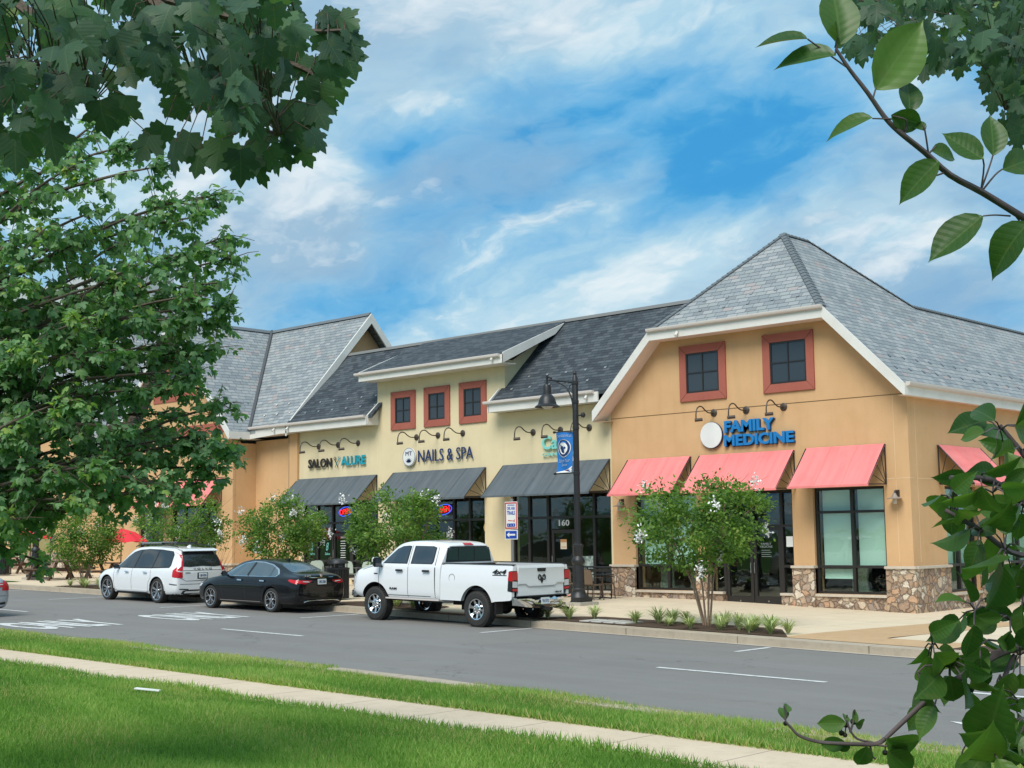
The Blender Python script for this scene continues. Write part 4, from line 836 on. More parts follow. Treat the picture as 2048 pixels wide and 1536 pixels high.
for i, (x, l) in enumerate(((-33.9, 'left'), (-33.15, 'right'))):
    g = thing('pendant_lamp', 'small amber pendant lamp inside the nails window, %s of the pair' % l, 'lamp', (x, Y0+1.0, 2.75), group='pendant lamps in the nails shop'); mb = MB(); mb.lathe([(0, .14), (.05, .12), (.09, 0), (.06, -.13), (0, -.14)], 14); mb.build('shade', neon('amber_glass', (.9, .55, .25), .35), g, True); mb = MB(); mb.tube([(0, 0, .14), (0, 0, 1.35)], .006, 5); mb.build('cord', BLACKM, g)
disc(None, 'window_sticker', -50.55, 2.75, .33, SIGNWHITE, y=LY+.09, rx=.22); o = bpy.data.objects['window_sticker']; tag(o, 'white oval sticker with red lower edge on the left shop window', 'sticker')
mb = MB(); mb.prism([(-50.72, 2.62), (-50.38, 2.62), (-50.55, 2.48)], LY+.02, LY+.028, 'xz'); mb.build('red_print', SRED, o)
for x, l in ((-48.3, 'left'), (-47.95, 'right')):
    mb = MB(); mb.bb(x, x+.22, LY+.07, LY+.08, 2.2, 2.5); tag(mb.build('paper_notice', BLIND), 'small pale notice in the left shop window, %s of the pair' % l, 'notice')
# chairs behind the clinic windows
def patient_chair(x, y, label, rz=0):
    g = thing('upholstered_chair', label, 'chair', (x, y, .31), rz, 'patterned chairs inside the clinic')
    mb = MB(); P_ = [(-.27, .42), (-.24, .75), (-.27, 1.1), (.27, 1.1), (.24, .75), (.27, .42)]; mb.prism(P_, -.32, -.24, 'xz'); mb.build('backrest', FABR, g, bevel=.015)
    mb = MB(); mb.bb(-.27, .27, -.24, .28, .38, .50); mb.build('seat', FABR, g, bevel=.02)
    for a in (-.22, .22):
        for b in (-.2, .22): mb = MB(); mb.tube([(a, b, 0), (a, b, .38)], .02, 6); mb.build('leg', WOODD, g)
patient_chair(-25.75, Y0+1.1, 'pale patterned chair seen in the left clinic window, left of two'); patient_chair(-24.6, Y0+1.1, 'pale patterned chair seen in the left clinic window, right of two')
patient_chair(-20.85, Y0+1.1, 'pale patterned chair seen through the glass right of the double doors'); patient_chair(-19.05, Y0+1.1, 'pale patterned chair in the corner clinic window')
# ------------------------------------------------------------------ vehicles (local +x is the nose, x = 0 at the rear axle, z = 0 at the ground)
def eval_mesh(o, name):
    dg = bpy.context.evaluated_depsgraph_get(); dg.update(); me = bpy.data.meshes.new_from_object(o.evaluated_get(dg)); me.name = name; return me
def loft(stations, mats, arches, hw, sub=2, cap=True, deep=.62):
    """stations: (x, [(y, z) ...]) half sections from bottom centre to top centre"""
    n = len(stations[0][1]); vs = []; fs = []
    ring = 2*n-2
    for x, pr in stations:
        for y, z in pr: vs.append((x, y, z))
        for y, z in pr[-2:0:-1]: vs.append((x, -y, z))
    for i in range(len(stations)-1):
        for k in range(ring): a = i*ring+k; b = i*ring+(k+1) % ring; fs.append((a, b, b+ring, a+ring))
    fs.append(tuple(range(ring-1, -1, -1))); fs.append(tuple(range((len(stations)-1)*ring, len(stations)*ring)))
    me = bpy.data.meshes.new('shell'); me.from_pydata(vs, [], fs)
    for i_ in range(2):                          # quads across the end caps instead of one n-gon
        pass
    bm = bmesh.new(); bm.from_mesh(me); bm.verts.ensure_lookup_table()
    for f_ in [f for f in bm.faces if len(f.verts) == ring]:
        base = min(v.index for v in f_.verts); bmesh.ops.delete(bm, geom=[f_], context='FACES_ONLY')
        bm.verts.ensure_lookup_table()
        for k in range(n-1):
            l0, l1 = base+k, base+k+1; r0 = base+((ring-k) % ring); r1 = base+(ring-k-1)
            q = []
            for w_ in (l0, l1, r1, r0):
                if w_ not in q: q.append(w_)
            if len(q) > 2:
                try: bm.faces.new([bm.verts[w_] for w_ in q])
                except ValueError: pass
    bmesh.ops.recalc_face_normals(bm, faces=bm.faces); bm.to_mesh(me); bm.free()
    o = bpy.data.objects.new('shell', me); COL.objects.link(o); m1 = o.modifiers.new('s', 'SUBSURF'); m1.levels = m1.render_levels = sub
    full = eval_mesh(o, 'full'); bvh = BVHTree.FromPolygons([v.co.copy() for v in full.vertices], [tuple(p.vertices) for p in full.polygons])
    cut = []
    for cx, cz, r in arches:
        for sg in (-1, 1):
            mb = MB(); k = 48; pr = [(cx+r*cos(2*pi*i/k), cz+r*sin(2*pi*i/k)) for i in range(k)]; a, b = sg*deep, sg*(hw+.3); mb.prism(pr, min(a, b), max(a, b), 'xz'); c_ = mb.build('cut', mats[0]); cut.append(c_)
            m2 = o.modifiers.new('b', 'BOOLEAN'); m2.object = c_; m2.operation = 'DIFFERENCE'; m2.solver = 'EXACT'
    me2 = eval_mesh(o, 'body'); bpy.data.objects.remove(o)
    for c_ in cut: bpy.data.objects.remove(c_)
    me2.materials.clear()
    for m_ in mats: me2.materials.append(m_)
    zmin = min(v.co.z for v in me2.vertices)
    for p in me2.polygons:
        c = p.center; p.material_index = 0
        for cx, cz, r in arches:
            dd = math.hypot(c.x-cx, c.z-cz); nr = p.normal
            if (abs(dd-r) < .02 and abs(nr.y) < .3 and (nr.x*(cx-c.x)+nr.z*(cz-c.z)) > 0) or (dd < r*1.0 and abs(abs(c.y)-deep) < .012): p.material_index = 1
        if p.normal.z < -.75 and c.z < zmin+.12: p.material_index = 1
        p.use_smooth = True
    me2.set_sharp_from_angle(angle=rad(38)); return me2, bvh
def decal(bvh, poly, axis, m, name, parent, off_=.004, step=.07, d=1, thick=0., smooth=True, lift=0.):
    """a panel cut to an outline and laid on the body: axis 'y' (side, d = +1 left / -1 right; outline x,z), 'x' (front/rear; outline y,z), 'z' (outline x,y)"""
    bm = bmesh.new(); P2 = lambda u, v: {'y': (u, 0, v), 'x': (0, u, v), 'z': (u, v, 0)}[axis]
    vs = [bm.verts.new(P2(u, v)) for u, v in poly]; f_ = bm.faces.new(vs); bmesh.ops.triangulate(bm, faces=[f_])
    ax = [i for i in range(3) if i != 'xyz'.index(axis)]
    for a in ax:
        lo = min(v.co[a] for v in bm.verts); hi = max(v.co[a] for v in bm.verts); q = math.ceil(lo/step+.01)*step
        while q < hi-1e-4:
            no = [0, 0, 0]; no[a] = 1; co = [0, 0, 0]; co[a] = q; bmesh.ops.bisect_plane(bm, geom=bm.verts[:]+bm.edges[:]+bm.faces[:], plane_co=co, plane_no=no, dist=1e-5); q += step
    ia = 'xyz'.index(axis); bad = []
    for v in bm.verts:
        o_ = v.co.copy(); o_[ia] = d*8; dr = Vector((0, 0, 0)); dr[ia] = -d; hit = bvh.ray_cast(o_, dr)
        if hit[0] is None: hit = bvh.find_nearest(Vector([(v.co[i] if i != ia else d*.9) for i in range(3)])); v.co = hit[0]+hit[1]*off_
        else: v.co = hit[0]+Vector([(-dr[i])*off_ for i in range(3)])*(1+lift)
    me = bpy.data.meshes.new(name)
    if thick:
        r = bmesh.ops.solidify(bm, geom=bm.faces[:], thickness=thick)
    bmesh.ops.recalc_face_normals(bm, faces=bm.faces)
    if not thick:
        s_ = sum((f.normal[ia]*f.calc_area() for f in bm.faces))
        if s_*d < 0: bmesh.ops.reverse_faces(bm, faces=bm.faces)
    bm.to_mesh(me); bm.free(); me.materials.append(m)
    if smooth:
        me.polygons.foreach_set('use_smooth', [True]*len(me.polygons)); me.set_sharp_from_angle(angle=rad(35))
    return link(name, me, parent)
def linepoly(pts, w):                              # a thin outline around a polyline
    pts = [Vector(p) for p in pts]; L_ = []; R_ = []
    for i, p in enumerate(pts):
        tg = (pts[min(i+1, len(pts)-1)]-pts[max(i-1, 0)]).normalized(); n_ = Vector((-tg.y, tg.x)); L_.append(p+n_*w/2); R_.append(p-n_*w/2)
    return [tuple(q) for q in L_+R_[::-1]]
def seam(bvh, pts, parent, axis='y', d=1, w=.012, m=None, name='panel_gap', off_=.003): return decal(bvh, linepoly(pts, w), axis, m or SEAM, name, parent, off_, .09, d)
def wheel(parent, x, y, r, wd, rr, style, side, rubber=None):
    """axle along y; side = +1 when the outer face looks to +y"""
    w_ = bpy.data.objects.new('wheel', None); COL.objects.link(w_); w_.parent = parent; w_.location = (x, y, r); w_.empty_display_size = .1
    h = wd/2; s = side
    mb = MB(); pr = [(rr, -h*.86), (rr+.03, -h), (r-.045, -h), (r-.012, -h*.86), (r, -h*.6), (r, h*.6), (r-.012, h*.86), (r-.045, h), (rr+.03, h), (rr, h*.86)]; mb.lathe(pr, 56, axis='y')
    if style == 'truck':
        for k in range(44):
            a = 2*pi*k/44
            for yy, ph in ((-.62, 0), (-.2, .5), (.2, 0), (.62, .5)):
                aa = a+ph*2*pi/44; mb.box((cos(aa)*(r+.003), yy*h, sin(aa)*(r+.003)), (.022, h*.34, .04), rot=Matrix.Rotation(-aa, 3, 'Y'))
    mb.build('tyre', RUB, w_, True, sharp=30)
    mb = MB(); e = s*h; rim_m = {'suv': ALU, 'sedan': ALU, 'truck': CHROME, 'plain': ALU}[style]
    mb.lathe([(rr+.008, e*.90), (rr+.004, e*.97), (rr-.018, e*.93), (rr-.022, e*.3), (rr-.03, -e*.8), (rr, -e*.86)], 48, axis='y'); mb.cur = 1; mb.lathe([(rr-.03, -e*.1), (.0, -e*.1)], 32, axis='y'); mb.lathe([(.14, -e*.05), (.15, e*.15), (0, e*.15)], 24, axis='y'); mb.cur = 0
    def spoke(a, r0, r1, w0, w1, y0, y1, t_=.03, lean=0.):
        R_ = Matrix.Rotation(-a, 4, 'Y'); vs = []
        for rad_, w2, yy, lz in ((r0, w0, y0, 0), (r1, w1, y1, lean)):
            for dw in (-w2/2, w2/2):
                for dy in (0, -t_*s): vs.append((rad_, yy*s+dy, dw+lz))
        mb.add(vs, [(0, 2, 3, 1), (4, 5, 7, 6), (0, 4, 6, 2), (1, 3, 7, 5), (0, 1, 5, 4), (2, 6, 7, 3)], R_)
    ys = h*.84
    if style == 'suv':
        for k in range(5):
            a = 2*pi*k/5+.3
            spoke(a-.14, .06, rr-.02, .035, .042, ys*.82, ys, lean=.035); spoke(a+.14, .06, rr-.02, .035, .042, ys*.82, ys, lean=-.01); spoke(a+.45, .09, rr-.05, .02, .03, ys*.66, ys*.8, lean=.08)
    elif style == 'sedan':
        for k in range(5):
            a = 2*pi*k/5+.3
            spoke(a, .05, rr*.55, .05, .035, ys*.8, ys*.95); spoke(a, rr*.5, rr-.01, .026, .028, ys*.94, ys, lean=.085); spoke(a, rr*.5, rr-.01, .026, .028, ys*.94, ys, lean=-.085)
    elif style == 'truck':
        for k in range(8): a = 2*pi*k/8+.2; spoke(a, .08, rr-.012, .07, .055, ys*.55, ys*.62, t_=.05)
        mb.lathe([(.125, e*.5), (.12, e*.74), (.07, e*.80), (.065, e*.9), (0, e*.92)], 24, axis='y')
        for k in range(8): a = 2*pi*k/8; mb.tube([(cos(a)*.095, e*.7, sin(a)*.095), (cos(a)*.095, e*.84, sin(a)*.095)], .012, 6)
    else:
        for k in range(7): spoke(2*pi*k/7, .05, rr-.01, .06, .05, ys*.85, ys)
    mb.lathe([(.062, e*.6), (.06, e*.86), (.045, e*.9), (0, e*.9)], 20, axis='y'); mb.build('rim', [rim_m, PLBLK], w_, True, sharp=40)
    return w_
def mirror_cap(parent, x, y, z, m, s, size=(.13, .2, .15)):
    mb = MB(); n = 10; sx_, sy_, sz_ = size; P_ = []
    mb.box((0, 0, 0), (sx_*.8, sy_, sz_)); o = mb.build('wing_mirror', m, parent, True, bevel=.035); o.location = (x, y+s*sy_*.5, z)
    mb = MB(); mb.bb(-sx_*.4-.003, -sx_*.4+.001, -sy_*.42, sy_*.42, -sz_*.4, sz_*.4); mb.build('mirror_glass', DARKGL, o); mb = MB(); mb.tube([(0, -s*sy_*.45, -sz_*.3), (.02, -s*(sy_*.5+.09), -sz_*.55)], .028, 6); mb.build('mirror_arm', PLBLK, o); return o
def plate(parent, x, y, z, txt, tilt=.1, d=-1):
    mb = MB(); mb.bb(-.012, .0, -.15, .15, -.076, .076); o = mb.build('licence_plate', PLATE, parent, bevel=.003); o.location = (x, y, z); o.rotation_euler = (0, tilt, 0)
    mb = MB(); letters(mb, txt, -.115, 0, -.035, .23, .07, .004, .0, M=T(-.013, 0, 0, rz=-pi/2)); mb.build('plate_letters', NAVY, o); return o
def place(root, px, py, Y, rz=pi):
    p = atY(px, py, Y); root.location = (p.x, Y, gz(p.x)); root.rotation_euler = (0, math.atan(G), rz) if rz > 1 else (0, -math.atan(G), rz)
def half(zb, zs, w, zw, zbelt, wb, zt, wt, tw=.0, crown=.03):
    """half section: underside zb, sill zs, widest w at zw, belt wb at zbelt, top wt at zt"""
    return [(0, zb), (w*.55, zb), (w-.13, zb), (w-.035, zs), (w-.004, zs+(zw-zs)*.35), (w, zw), (w-.008, zw+(zbelt-zw)*.55), (wb+.012, zbelt-.045), (wb-.012, zbelt), (wb+(wt-wb)*.45, zbelt+(zt-crown-zbelt)*.42), (wt+.02, zt-crown-.05), (wt-.03, zt-crown*.75), (wt*.62, zt-crown*.22), (0, zt)]
def side_pair(fn):
    for d in (1, -1): fn(d)

# ---- white estate SUV
def make_suv():
    t_ = thing('parked_car', 'white suv with tall red tail lamps and roof bars, first in the kerb row', 'car')
    st = [(-1.06, half(.42, .50, .80, .62, .86, .74, .95, .70, crown=.04)), (-1.03, half(.30, .42, .885, .62, .97, .86, 1.12, .74, crown=.03)), (-.99, half(.26, .36, .93, .66, 1.03, .89, 1.30, .70)), (-.90, half(.25, .34, .955, .68, 1.06, .915, 1.52, .64)), (-.78, half(.24, .31, .965, .70, 1.07, .925, 1.665, .60)),
          (-.62, half(.24, .29, .97, .70, 1.075, .93, 1.70, .605)), (-.2, half(.24, .28, .975, .7, 1.075, .935, 1.735, .62)), (.5, half(.24, .28, .965, .7, 1.065, .93, 1.76, .64)), (1.2, half(.24, .28, .965, .7, 1.055, .93, 1.765, .64)), (1.75, half(.24, .28, .965, .7, 1.045, .93, 1.735, .63)), (2.05, half(.24, .28, .97, .7, 1.04, .93, 1.64, .62)),
          (2.42, half(.24, .28, .97, .7, 1.03, .925, 1.40, .64)), (2.80, half(.24, .28, .975, .7, 1.02, .90, 1.135, .70)), (3.05, half(.24, .28, .975, .7, 1.0, .88, 1.08, .66)), (3.35, half(.24, .30, .965, .68, .965, .85, 1.04, .6)), (3.56, half(.24, .32, .94, .66, .92, .80, .98, .5)), (3.72, half(.25, .36, .86, .62, .84, .72, .90, .45)), (3.77, half(.32, .42, .72, .58, .74, .62, .80, .4))]
    me, bvh = loft(st, [WPAINT, UNDER], [(0, .385, .455), (2.984, .385, .455)], .98)
    b = link('body', me, t_)
    gl = [(2.50, 1.075), (2.33, 1.21), (2.05, 1.40), (1.75, 1.545), (1.40, 1.615), (.9, 1.645), (.2, 1.635), (-.42, 1.585), (-.52, 1.50), (-.60, 1.18), (-.56, 1.13), (.4, 1.10), (1.6, 1.085)]
    def sd_(d):
        decal(bvh, [(2.56, 1.06)]+[(x+(.03 if x > 1 else 0), z+.022) for x, z in gl[1:8]]+[(-.545, 1.51), (-.635, 1.17), (-.59, 1.10), (.4, 1.07), (1.6, 1.055)], 'y', PLBLK, 'window_surround', t_, .004, .07, d)
        g_ = decal(bvh, gl, 'y', CARGLASS, 'side_window', t_, .009, .07, d)
        for P_ in ([(1.42, 1.08), (1.30, 1.62)], [(.36, 1.09), (.30, 1.64)]): seam(bvh, P_, g_, 'y', d, .055, PLBLK, 'pillar', .0115)
        for P_ in ([(1.50, 1.06), (1.53, .7), (1.50, .36)], [(.42, 1.08), (.40, .78), (.52, .62), (.56, .36)], [(2.58, 1.04), (2.60, .8), (2.52, .36)], [(2.6, .345), (.5, .345)]): seam(bvh, P_, t_, 'y', d)
        decal(bvh, [(2.38, .335), (.60, .335), (.60, .385), (2.38, .385)], 'y', WPAINT, 'sill_trim', t_, .02, .1, d, .012); decal(bvh, [(2.42, .27), (.56, .27), (.56, .31), (2.42, .31)], 'y', PLBLK, 'sill_trim', t_, .012, .1, d)
        for x in (1.68, .60): decal(bvh, [(x, .925), (x+.20, .93), (x+.20, .965), (x, .96)], 'y', CHROME, 'door_handle', t_, .028, .05, d, .02)
        for x in (0, 2.984):
            k = 20; o1 = [(x+.475*cos(a), .385+.475*sin(a)) for a in np.linspace(.02, pi-.02, k)]; o2 = [(x+.442*cos(a), .385+.442*sin(a)) for a in np.linspace(pi-.02, .02, k)]; decal(bvh, o1+o2, 'y', WPAINT, 'arch_trim', t_, .012, .09, d, .008)
        mirror_cap(t_, 2.32, d*.94, 1.10, PLBLK, d)
        mb = MB(); mb.tube(smooth_path([(1.85, d*.60, 1.72), (1.6, d*.615, 1.785), (.6, d*.62, 1.81), (-.4, d*.61, 1.77), (-.6, d*.60, 1.72)], 4), .016, 6); mb.build('roof_rail', PLBLK, t_, True)
        # tail lamp: tall upright beside the glass, swelling into a shoulder block
        decal(bvh, [(d*.615, 1.59), (d*.65, 1.59), (d*.715, 1.30), (d*.745, 1.15), (d*.88, 1.05), (d*.90, .80), (d*.72, .80), (d*.715, 1.03), (d*.675, 1.18)], 'x', REDL, 'tail_lamp', t_, .010, .05, -1)
        decal(bvh, [(-1.03, .80), (-.84, .83), (-.84, 1.03), (-.93, 1.13), (-.955, 1.10), (-1.0, 1.03)], 'y', REDL, 'tail_lamp', t_, .012, .05, d)
        decal(bvh, [(d*.72, .97), (d*.88, .99), (d*.88, 1.02), (d*.72, 1.0)], 'x', CLRL, 'reverse_lamp', t_, .013, .05, -1)
        decal(bvh, [(d*.50, .42), (d*.82, .44), (d*.82, .47), (d*.50, .455)], 'x', PLBLK, 'bumper_slot', t_, .01, .06, -1); decal(bvh, [(3.55, .78), (3.80, .74), (3.78, .66), (3.6, .68)], 'y', CLRL, 'headlight', t_, .008, .06, d)
        decal(bvh, [(-1.02, .57), (-.70, .60), (-.70, .625), (-1.02, .60)], 'y', PLBLK, 'bumper_slot', t_, .01, .06, d)
    side_pair(sd_)
    decal(bvh, [(-.60, 1.60), (-.67, 1.36), (-.70, 1.15), (-.45, 1.13), (0, 1.155), (.45, 1.13), (.70, 1.15), (.67, 1.36), (.60, 1.60), (0, 1.62)], 'x', CARGLASS, 'rear_window', t_, .010, .06, -1)
    mb = MB(); mb.prism([(-.88, 1.665), (-.98, 1.62), (-.95, 1.60), (-.72, 1.645), (-.55, 1.69), (-.7, 1.705)], -.62, .62, 'xz'); mb.build('spoiler', WPAINT, t_, True, bevel=.01)
    for P_ in ([(-.70, 1.02), (.70, 1.02)], [(-.80, .80), (-.6, .70), (.6, .70), (.80, .80)], [(-.8, .60), (.8, .60)]): seam(bvh, P_, t_, 'x', -1, .014)
    decal(bvh, [(-.78, .26), (.78, .26), (.70, .40), (.45, .43), (-.45, .43), (-.70, .40)], 'x', PLBLK, 'rear_diffuser', t_, .012, .08, -1); decal(bvh, [(-.66, .325), (.66, .325), (.60, .385), (-.60, .385)], 'x', WPAINT, 'diffuser_trim', t_, .022, .08, -1, .01)
    decal(bvh, [(-.19, .76), (.19, .76), (.19, .95), (-.19, .95)], 'x', SEAM, 'plate_recess', t_, .006, .06, -1); plate(t_, -1.085, 0, .86, 'UBV 8743', .10)
    mb = MB(); letters(mb, 'V O L V O', -.34, -1.05, 1.045, .68, .05, .012, .015, M=T(0, 0, 0, rz=-pi/2)); mb.build('badge', CHROME, t_); mb = MB(); letters(mb, 'XC90', -.62, -1.05, .93, .17, .035, .012, .0, M=T(0, 0, 0, rz=-pi/2)); mb.build('badge', CHROME, t_)
    decal(bvh, [(2.70, -.66), (2.70, .66), (2.15, .54), (2.15, -.54)], 'z', CARGLASS, 'windscreen', t_, .008, .1, 1)
    for x in (1.45, .25): mb = MB(); mb.tube([(x, -.66, 1.855), (x, .66, 1.855)], .022, 8); mb.tube([(x, .6, 1.80), (x, .6, 1.855)], .03, 8); mb.tube([(x, -.6, 1.80), (x, -.6, 1.855)], .03, 8); mb.build('roof_bar', GALV if x > 1 else PLBLK, t_, True)
    mb = MB(); mb.prism([(-.35, 1.70), (-.15, 1.73), (-.30, 1.80), (-.36, 1.80)], -.025, .025, 'xz'); mb.build('antenna_fin', WPAINT, t_, bevel=.008)
    for x in (0, 2.984):
        for s in (1, -1): wheel(t_, x, s*.845, .385, .26, .29, 'suv', s)
    mb = MB(); mb.bb(-.8, 3.5, -.6, .6, .22, .34); mb.build('underbody', UNDER, t_); return t_
suv = make_suv()

# ---- black saloon
def make_sedan(paint, label, style='sedan'):
    t_ = thing('parked_car', label, 'car')
    st = [(-1.13, half(.42, .50, .70, .60, .80, .66, .88, .58, crown=.03)), (-1.09, half(.28, .40, .82, .62, .90, .76, 1.0, .66, crown=.02)), (-1.0, half(.22, .32, .885, .64, .93, .81, 1.055, .68, crown=.02)), (-.80, half(.20, .28, .91, .66, .95, .84, 1.085, .66, crown=.025)), (-.50, half(.19, .26, .92, .66, .96, .87, 1.125, .64, crown=.03)),
          (-.15, half(.19, .24, .925, .66, .97, .89, 1.275, .56, crown=.04)), (.25, half(.19, .23, .925, .66, .965, .89, 1.39, .54, crown=.04)), (.75, half(.19, .23, .92, .66, .96, .885, 1.448, .56)), (1.25, half(.19, .23, .92, .66, .955, .885, 1.462, .57)), (1.7, half(.19, .23, .92, .66, .95, .885, 1.43, .57)), (2.05, half(.19, .23, .92, .66, .945, .88, 1.33, .57)),
          (2.45, half(.19, .23, .92, .66, .935, .87, 1.12, .63)), (2.72, half(.19, .23, .925, .65, .92, .86, 1.0, .66)), (3.0, half(.19, .24, .92, .64, .89, .84, .96, .6)), (3.35, half(.19, .26, .90, .62, .84, .79, .90, .52)), (3.6, half(.20, .28, .85, .60, .77, .72, .83, .46)), (3.76, half(.22, .32, .74, .56, .68, .62, .73, .4)), (3.80, half(.30, .38, .6, .52, .6, .5, .64, .34))]
    me, bvh = loft(st, [paint, UNDER], [(0, .335, .385), (2.94, .335, .385)], .94)
    link('body', me, t_)
    gl = [(2.36, .985), (2.2, 1.07), (1.95, 1.19), (1.6, 1.315), (1.2, 1.365), (.75, 1.355), (.35, 1.29), (.02, 1.17), (-.14, 1.055), (-.10, 1.005), (.6, .995), (1.5, .985)]
    cr = [(2.45, .972), (2.24, 1.085), (1.97, 1.212), (1.61, 1.338), (1.2, 1.39), (.74, 1.38), (.33, 1.315), (-.01, 1.19), (-.20, 1.06), (-.15, .985), (.6, .972), (1.5, .965)]
    def sd_(d):
        decal(bvh, cr, 'y', CHROME, 'window_trim', t_, .004, .06, d); g_ = decal(bvh, gl, 'y', SEDGL, 'side_window', t_, .008, .06, d)
        seam(bvh, [(1.17, .99), (1.08, 1.36)], g_, 'y', d, .10, PLBLK, 'pillar', .0105); seam(bvh, [(.12, 1.0), (.20, 1.24)], g_, 'y', d, .02, PLBLK, 'pillar', .0105)
        for P_ in ([(1.22, .96), (1.25, .6), (1.20, .30)], [(.12, .97), (.16, .8), (.35, .62), (.42, .30)], [(2.36, .95), (2.40, .7), (2.30, .30)]): seam(bvh, P_, t_, 'y', d)
        decal(bvh, [(2.45, .265), (.5, .265), (.5, .285), (2.45, .285)], 'y', CHROME, 'sill_trim', t_, .008, .1, d)
        for x in (1.36, .28): decal(bvh, [(x, .845), (x+.21, .85), (x+.21, .885), (x, .88)], 'y', CHROME, 'door_handle', t_, .026, .05, d, .018)
        mirror_cap(t_, 2.12, d*.90, 1.03, paint, d, (.13, .2, .13))
        decal(bvh, [(d*.34, .885), (d*.60, .90), (d*.80, .90), (d*.83, .83), (d*.60, .79), (d*.40, .85)], 'x', REDL, 'tail_lamp', t_, .01, .05, -1); decal(bvh, [(-1.06, .80), (-.80, .86), (-.72, .91), (-.80, .925), (-1.04, .905)], 'y', REDL, 'tail_lamp', t_, .012, .05, d)
        if style == 'plain': decal(bvh, [(d*.62, .70), (d*.84, .70), (d*.84, .92), (d*.66, .97)], 'x', REDL, 'tail_lamp', t_, .016, .05, -1); decal(bvh, [(-1.06, .70), (-.86, .72), (-.80, .94), (-1.0, .97)], 'y', REDL, 'tail_lamp', t_, .016, .05, d)
        decal(bvh, [(d*.44, .84), (d*.66, .855), (d*.66, .875), (d*.46, .87)], 'x', CLRL, 'reverse_lamp', t_, .013, .05, -1)
        decal(bvh, [(3.35, .72), (3.65, .70), (3.68, .60), (3.45, .64)], 'y', CLRL, 'headlight', t_, .008, .06, d)
        decal(bvh, [(d*.40, .30), (d*.74, .34), (d*.74, .40), (d*.55, .38)], 'x', PLBLK, 'bumper_slot', t_, .01, .06, -1)
        mb = MB(); mb.tube(smooth_path([(-1.125, d*.62, .30), (-1.13, d*.5, .33), (-1.135, d*.3, .345), (-1.135, 0, .345)], 3), .013, 6); mb.build('bumper_trim', CHROME, t_, True)
    side_pair(sd_)
    decal(bvh, [(-.66, -.52), (-.66, .52), (-.5, .58), (-.05, .52), (.12, .44), (.12, -.44), (-.05, -.52), (-.5, -.58)], 'z', SEDGL, 'rear_window', t_, .008, .07, 1); decal(bvh, [(2.60, -.60), (2.60, .60), (1.95, .50), (1.95, -.50)], 'z', SEDGL, 'windscreen', t_, .008, .1, 1)
    mb = MB(); mb.tube(smooth_path([(-1.075, -.46, .965), (-1.10, -.2, .965), (-1.105, 0, .965), (-1.10, .2, .965), (-1.075, .46, .965)], 3), .012, 6); mb.build('boot_trim', CHROME, t_, True)
    for P_ in ([(-.62, .97), (-.60, .80), (-.42, .70), (.42, .70), (.60, .80), (.62, .97)], [(-.82, .56), (.82, .56)]): seam(bvh, P_, t_, 'x', -1, .014)
    decal(bvh, [(-.5, .20), (.5, .20), (.46, .30), (-.46, .30)], 'x', PLBLK, 'rear_diffuser', t_, .012, .08, -1); plate(t_, -1.125, 0, .85, 'URS 2206', .05)
    mb = MB(); mb.lathe([(0, -.006), (.042, -.006), (.045, 0), (.036, .004), (0, .004)], 20, T(-1.085, 0, 1.015, ry=pi/2)); mb.build('badge', CHROME, t_); mb = MB(); letters(mb, 'E 350', -.56, -1.07, 1.0, .2, .032, .012, .0, M=T(0, 0, 0, rz=-pi/2)); mb.build('badge', CHROME, t_)
    mb = MB(); mb.prism([(-.05, 1.38), (.15, 1.42), (0, 1.46), (-.05, 1.455)], -.02, .02, 'xz') if 0 else mb.prism([(.35, 1.40), (.5, 1.42), (.38, 1.462), (.33, 1.46)], -.02, .02, 'xz'); mb.build('antenna_fin', paint, t_)
    for x in (0, 2.94):
        for s in (1, -1): wheel(t_, x, s*.80, .335, .235, .247, style, s)
    mb = MB(); mb.bb(-.9, 3.4, -.55, .55, .18, .28); mb.build('underbody', UNDER, t_); return t_
SEDGL = mat('light_car_glass', (.07, .10, .12), .02, spec=1.0)
sedan = make_sedan(BPAINT, 'black saloon with chrome window trim between the white suv and the white pickup')
silver = make_sedan(SPAINT, 'silver car in the near lane, only its rear corner inside the left edge', 'plain')
mb = MB(); mb.prism([(.9, .86), (.9, 1.06), (.845, 1.32), (.80, 1.30), (.80, .84)], -1.0, -.96, 'yz') if 0 else None
silver.name = 'moving_car'

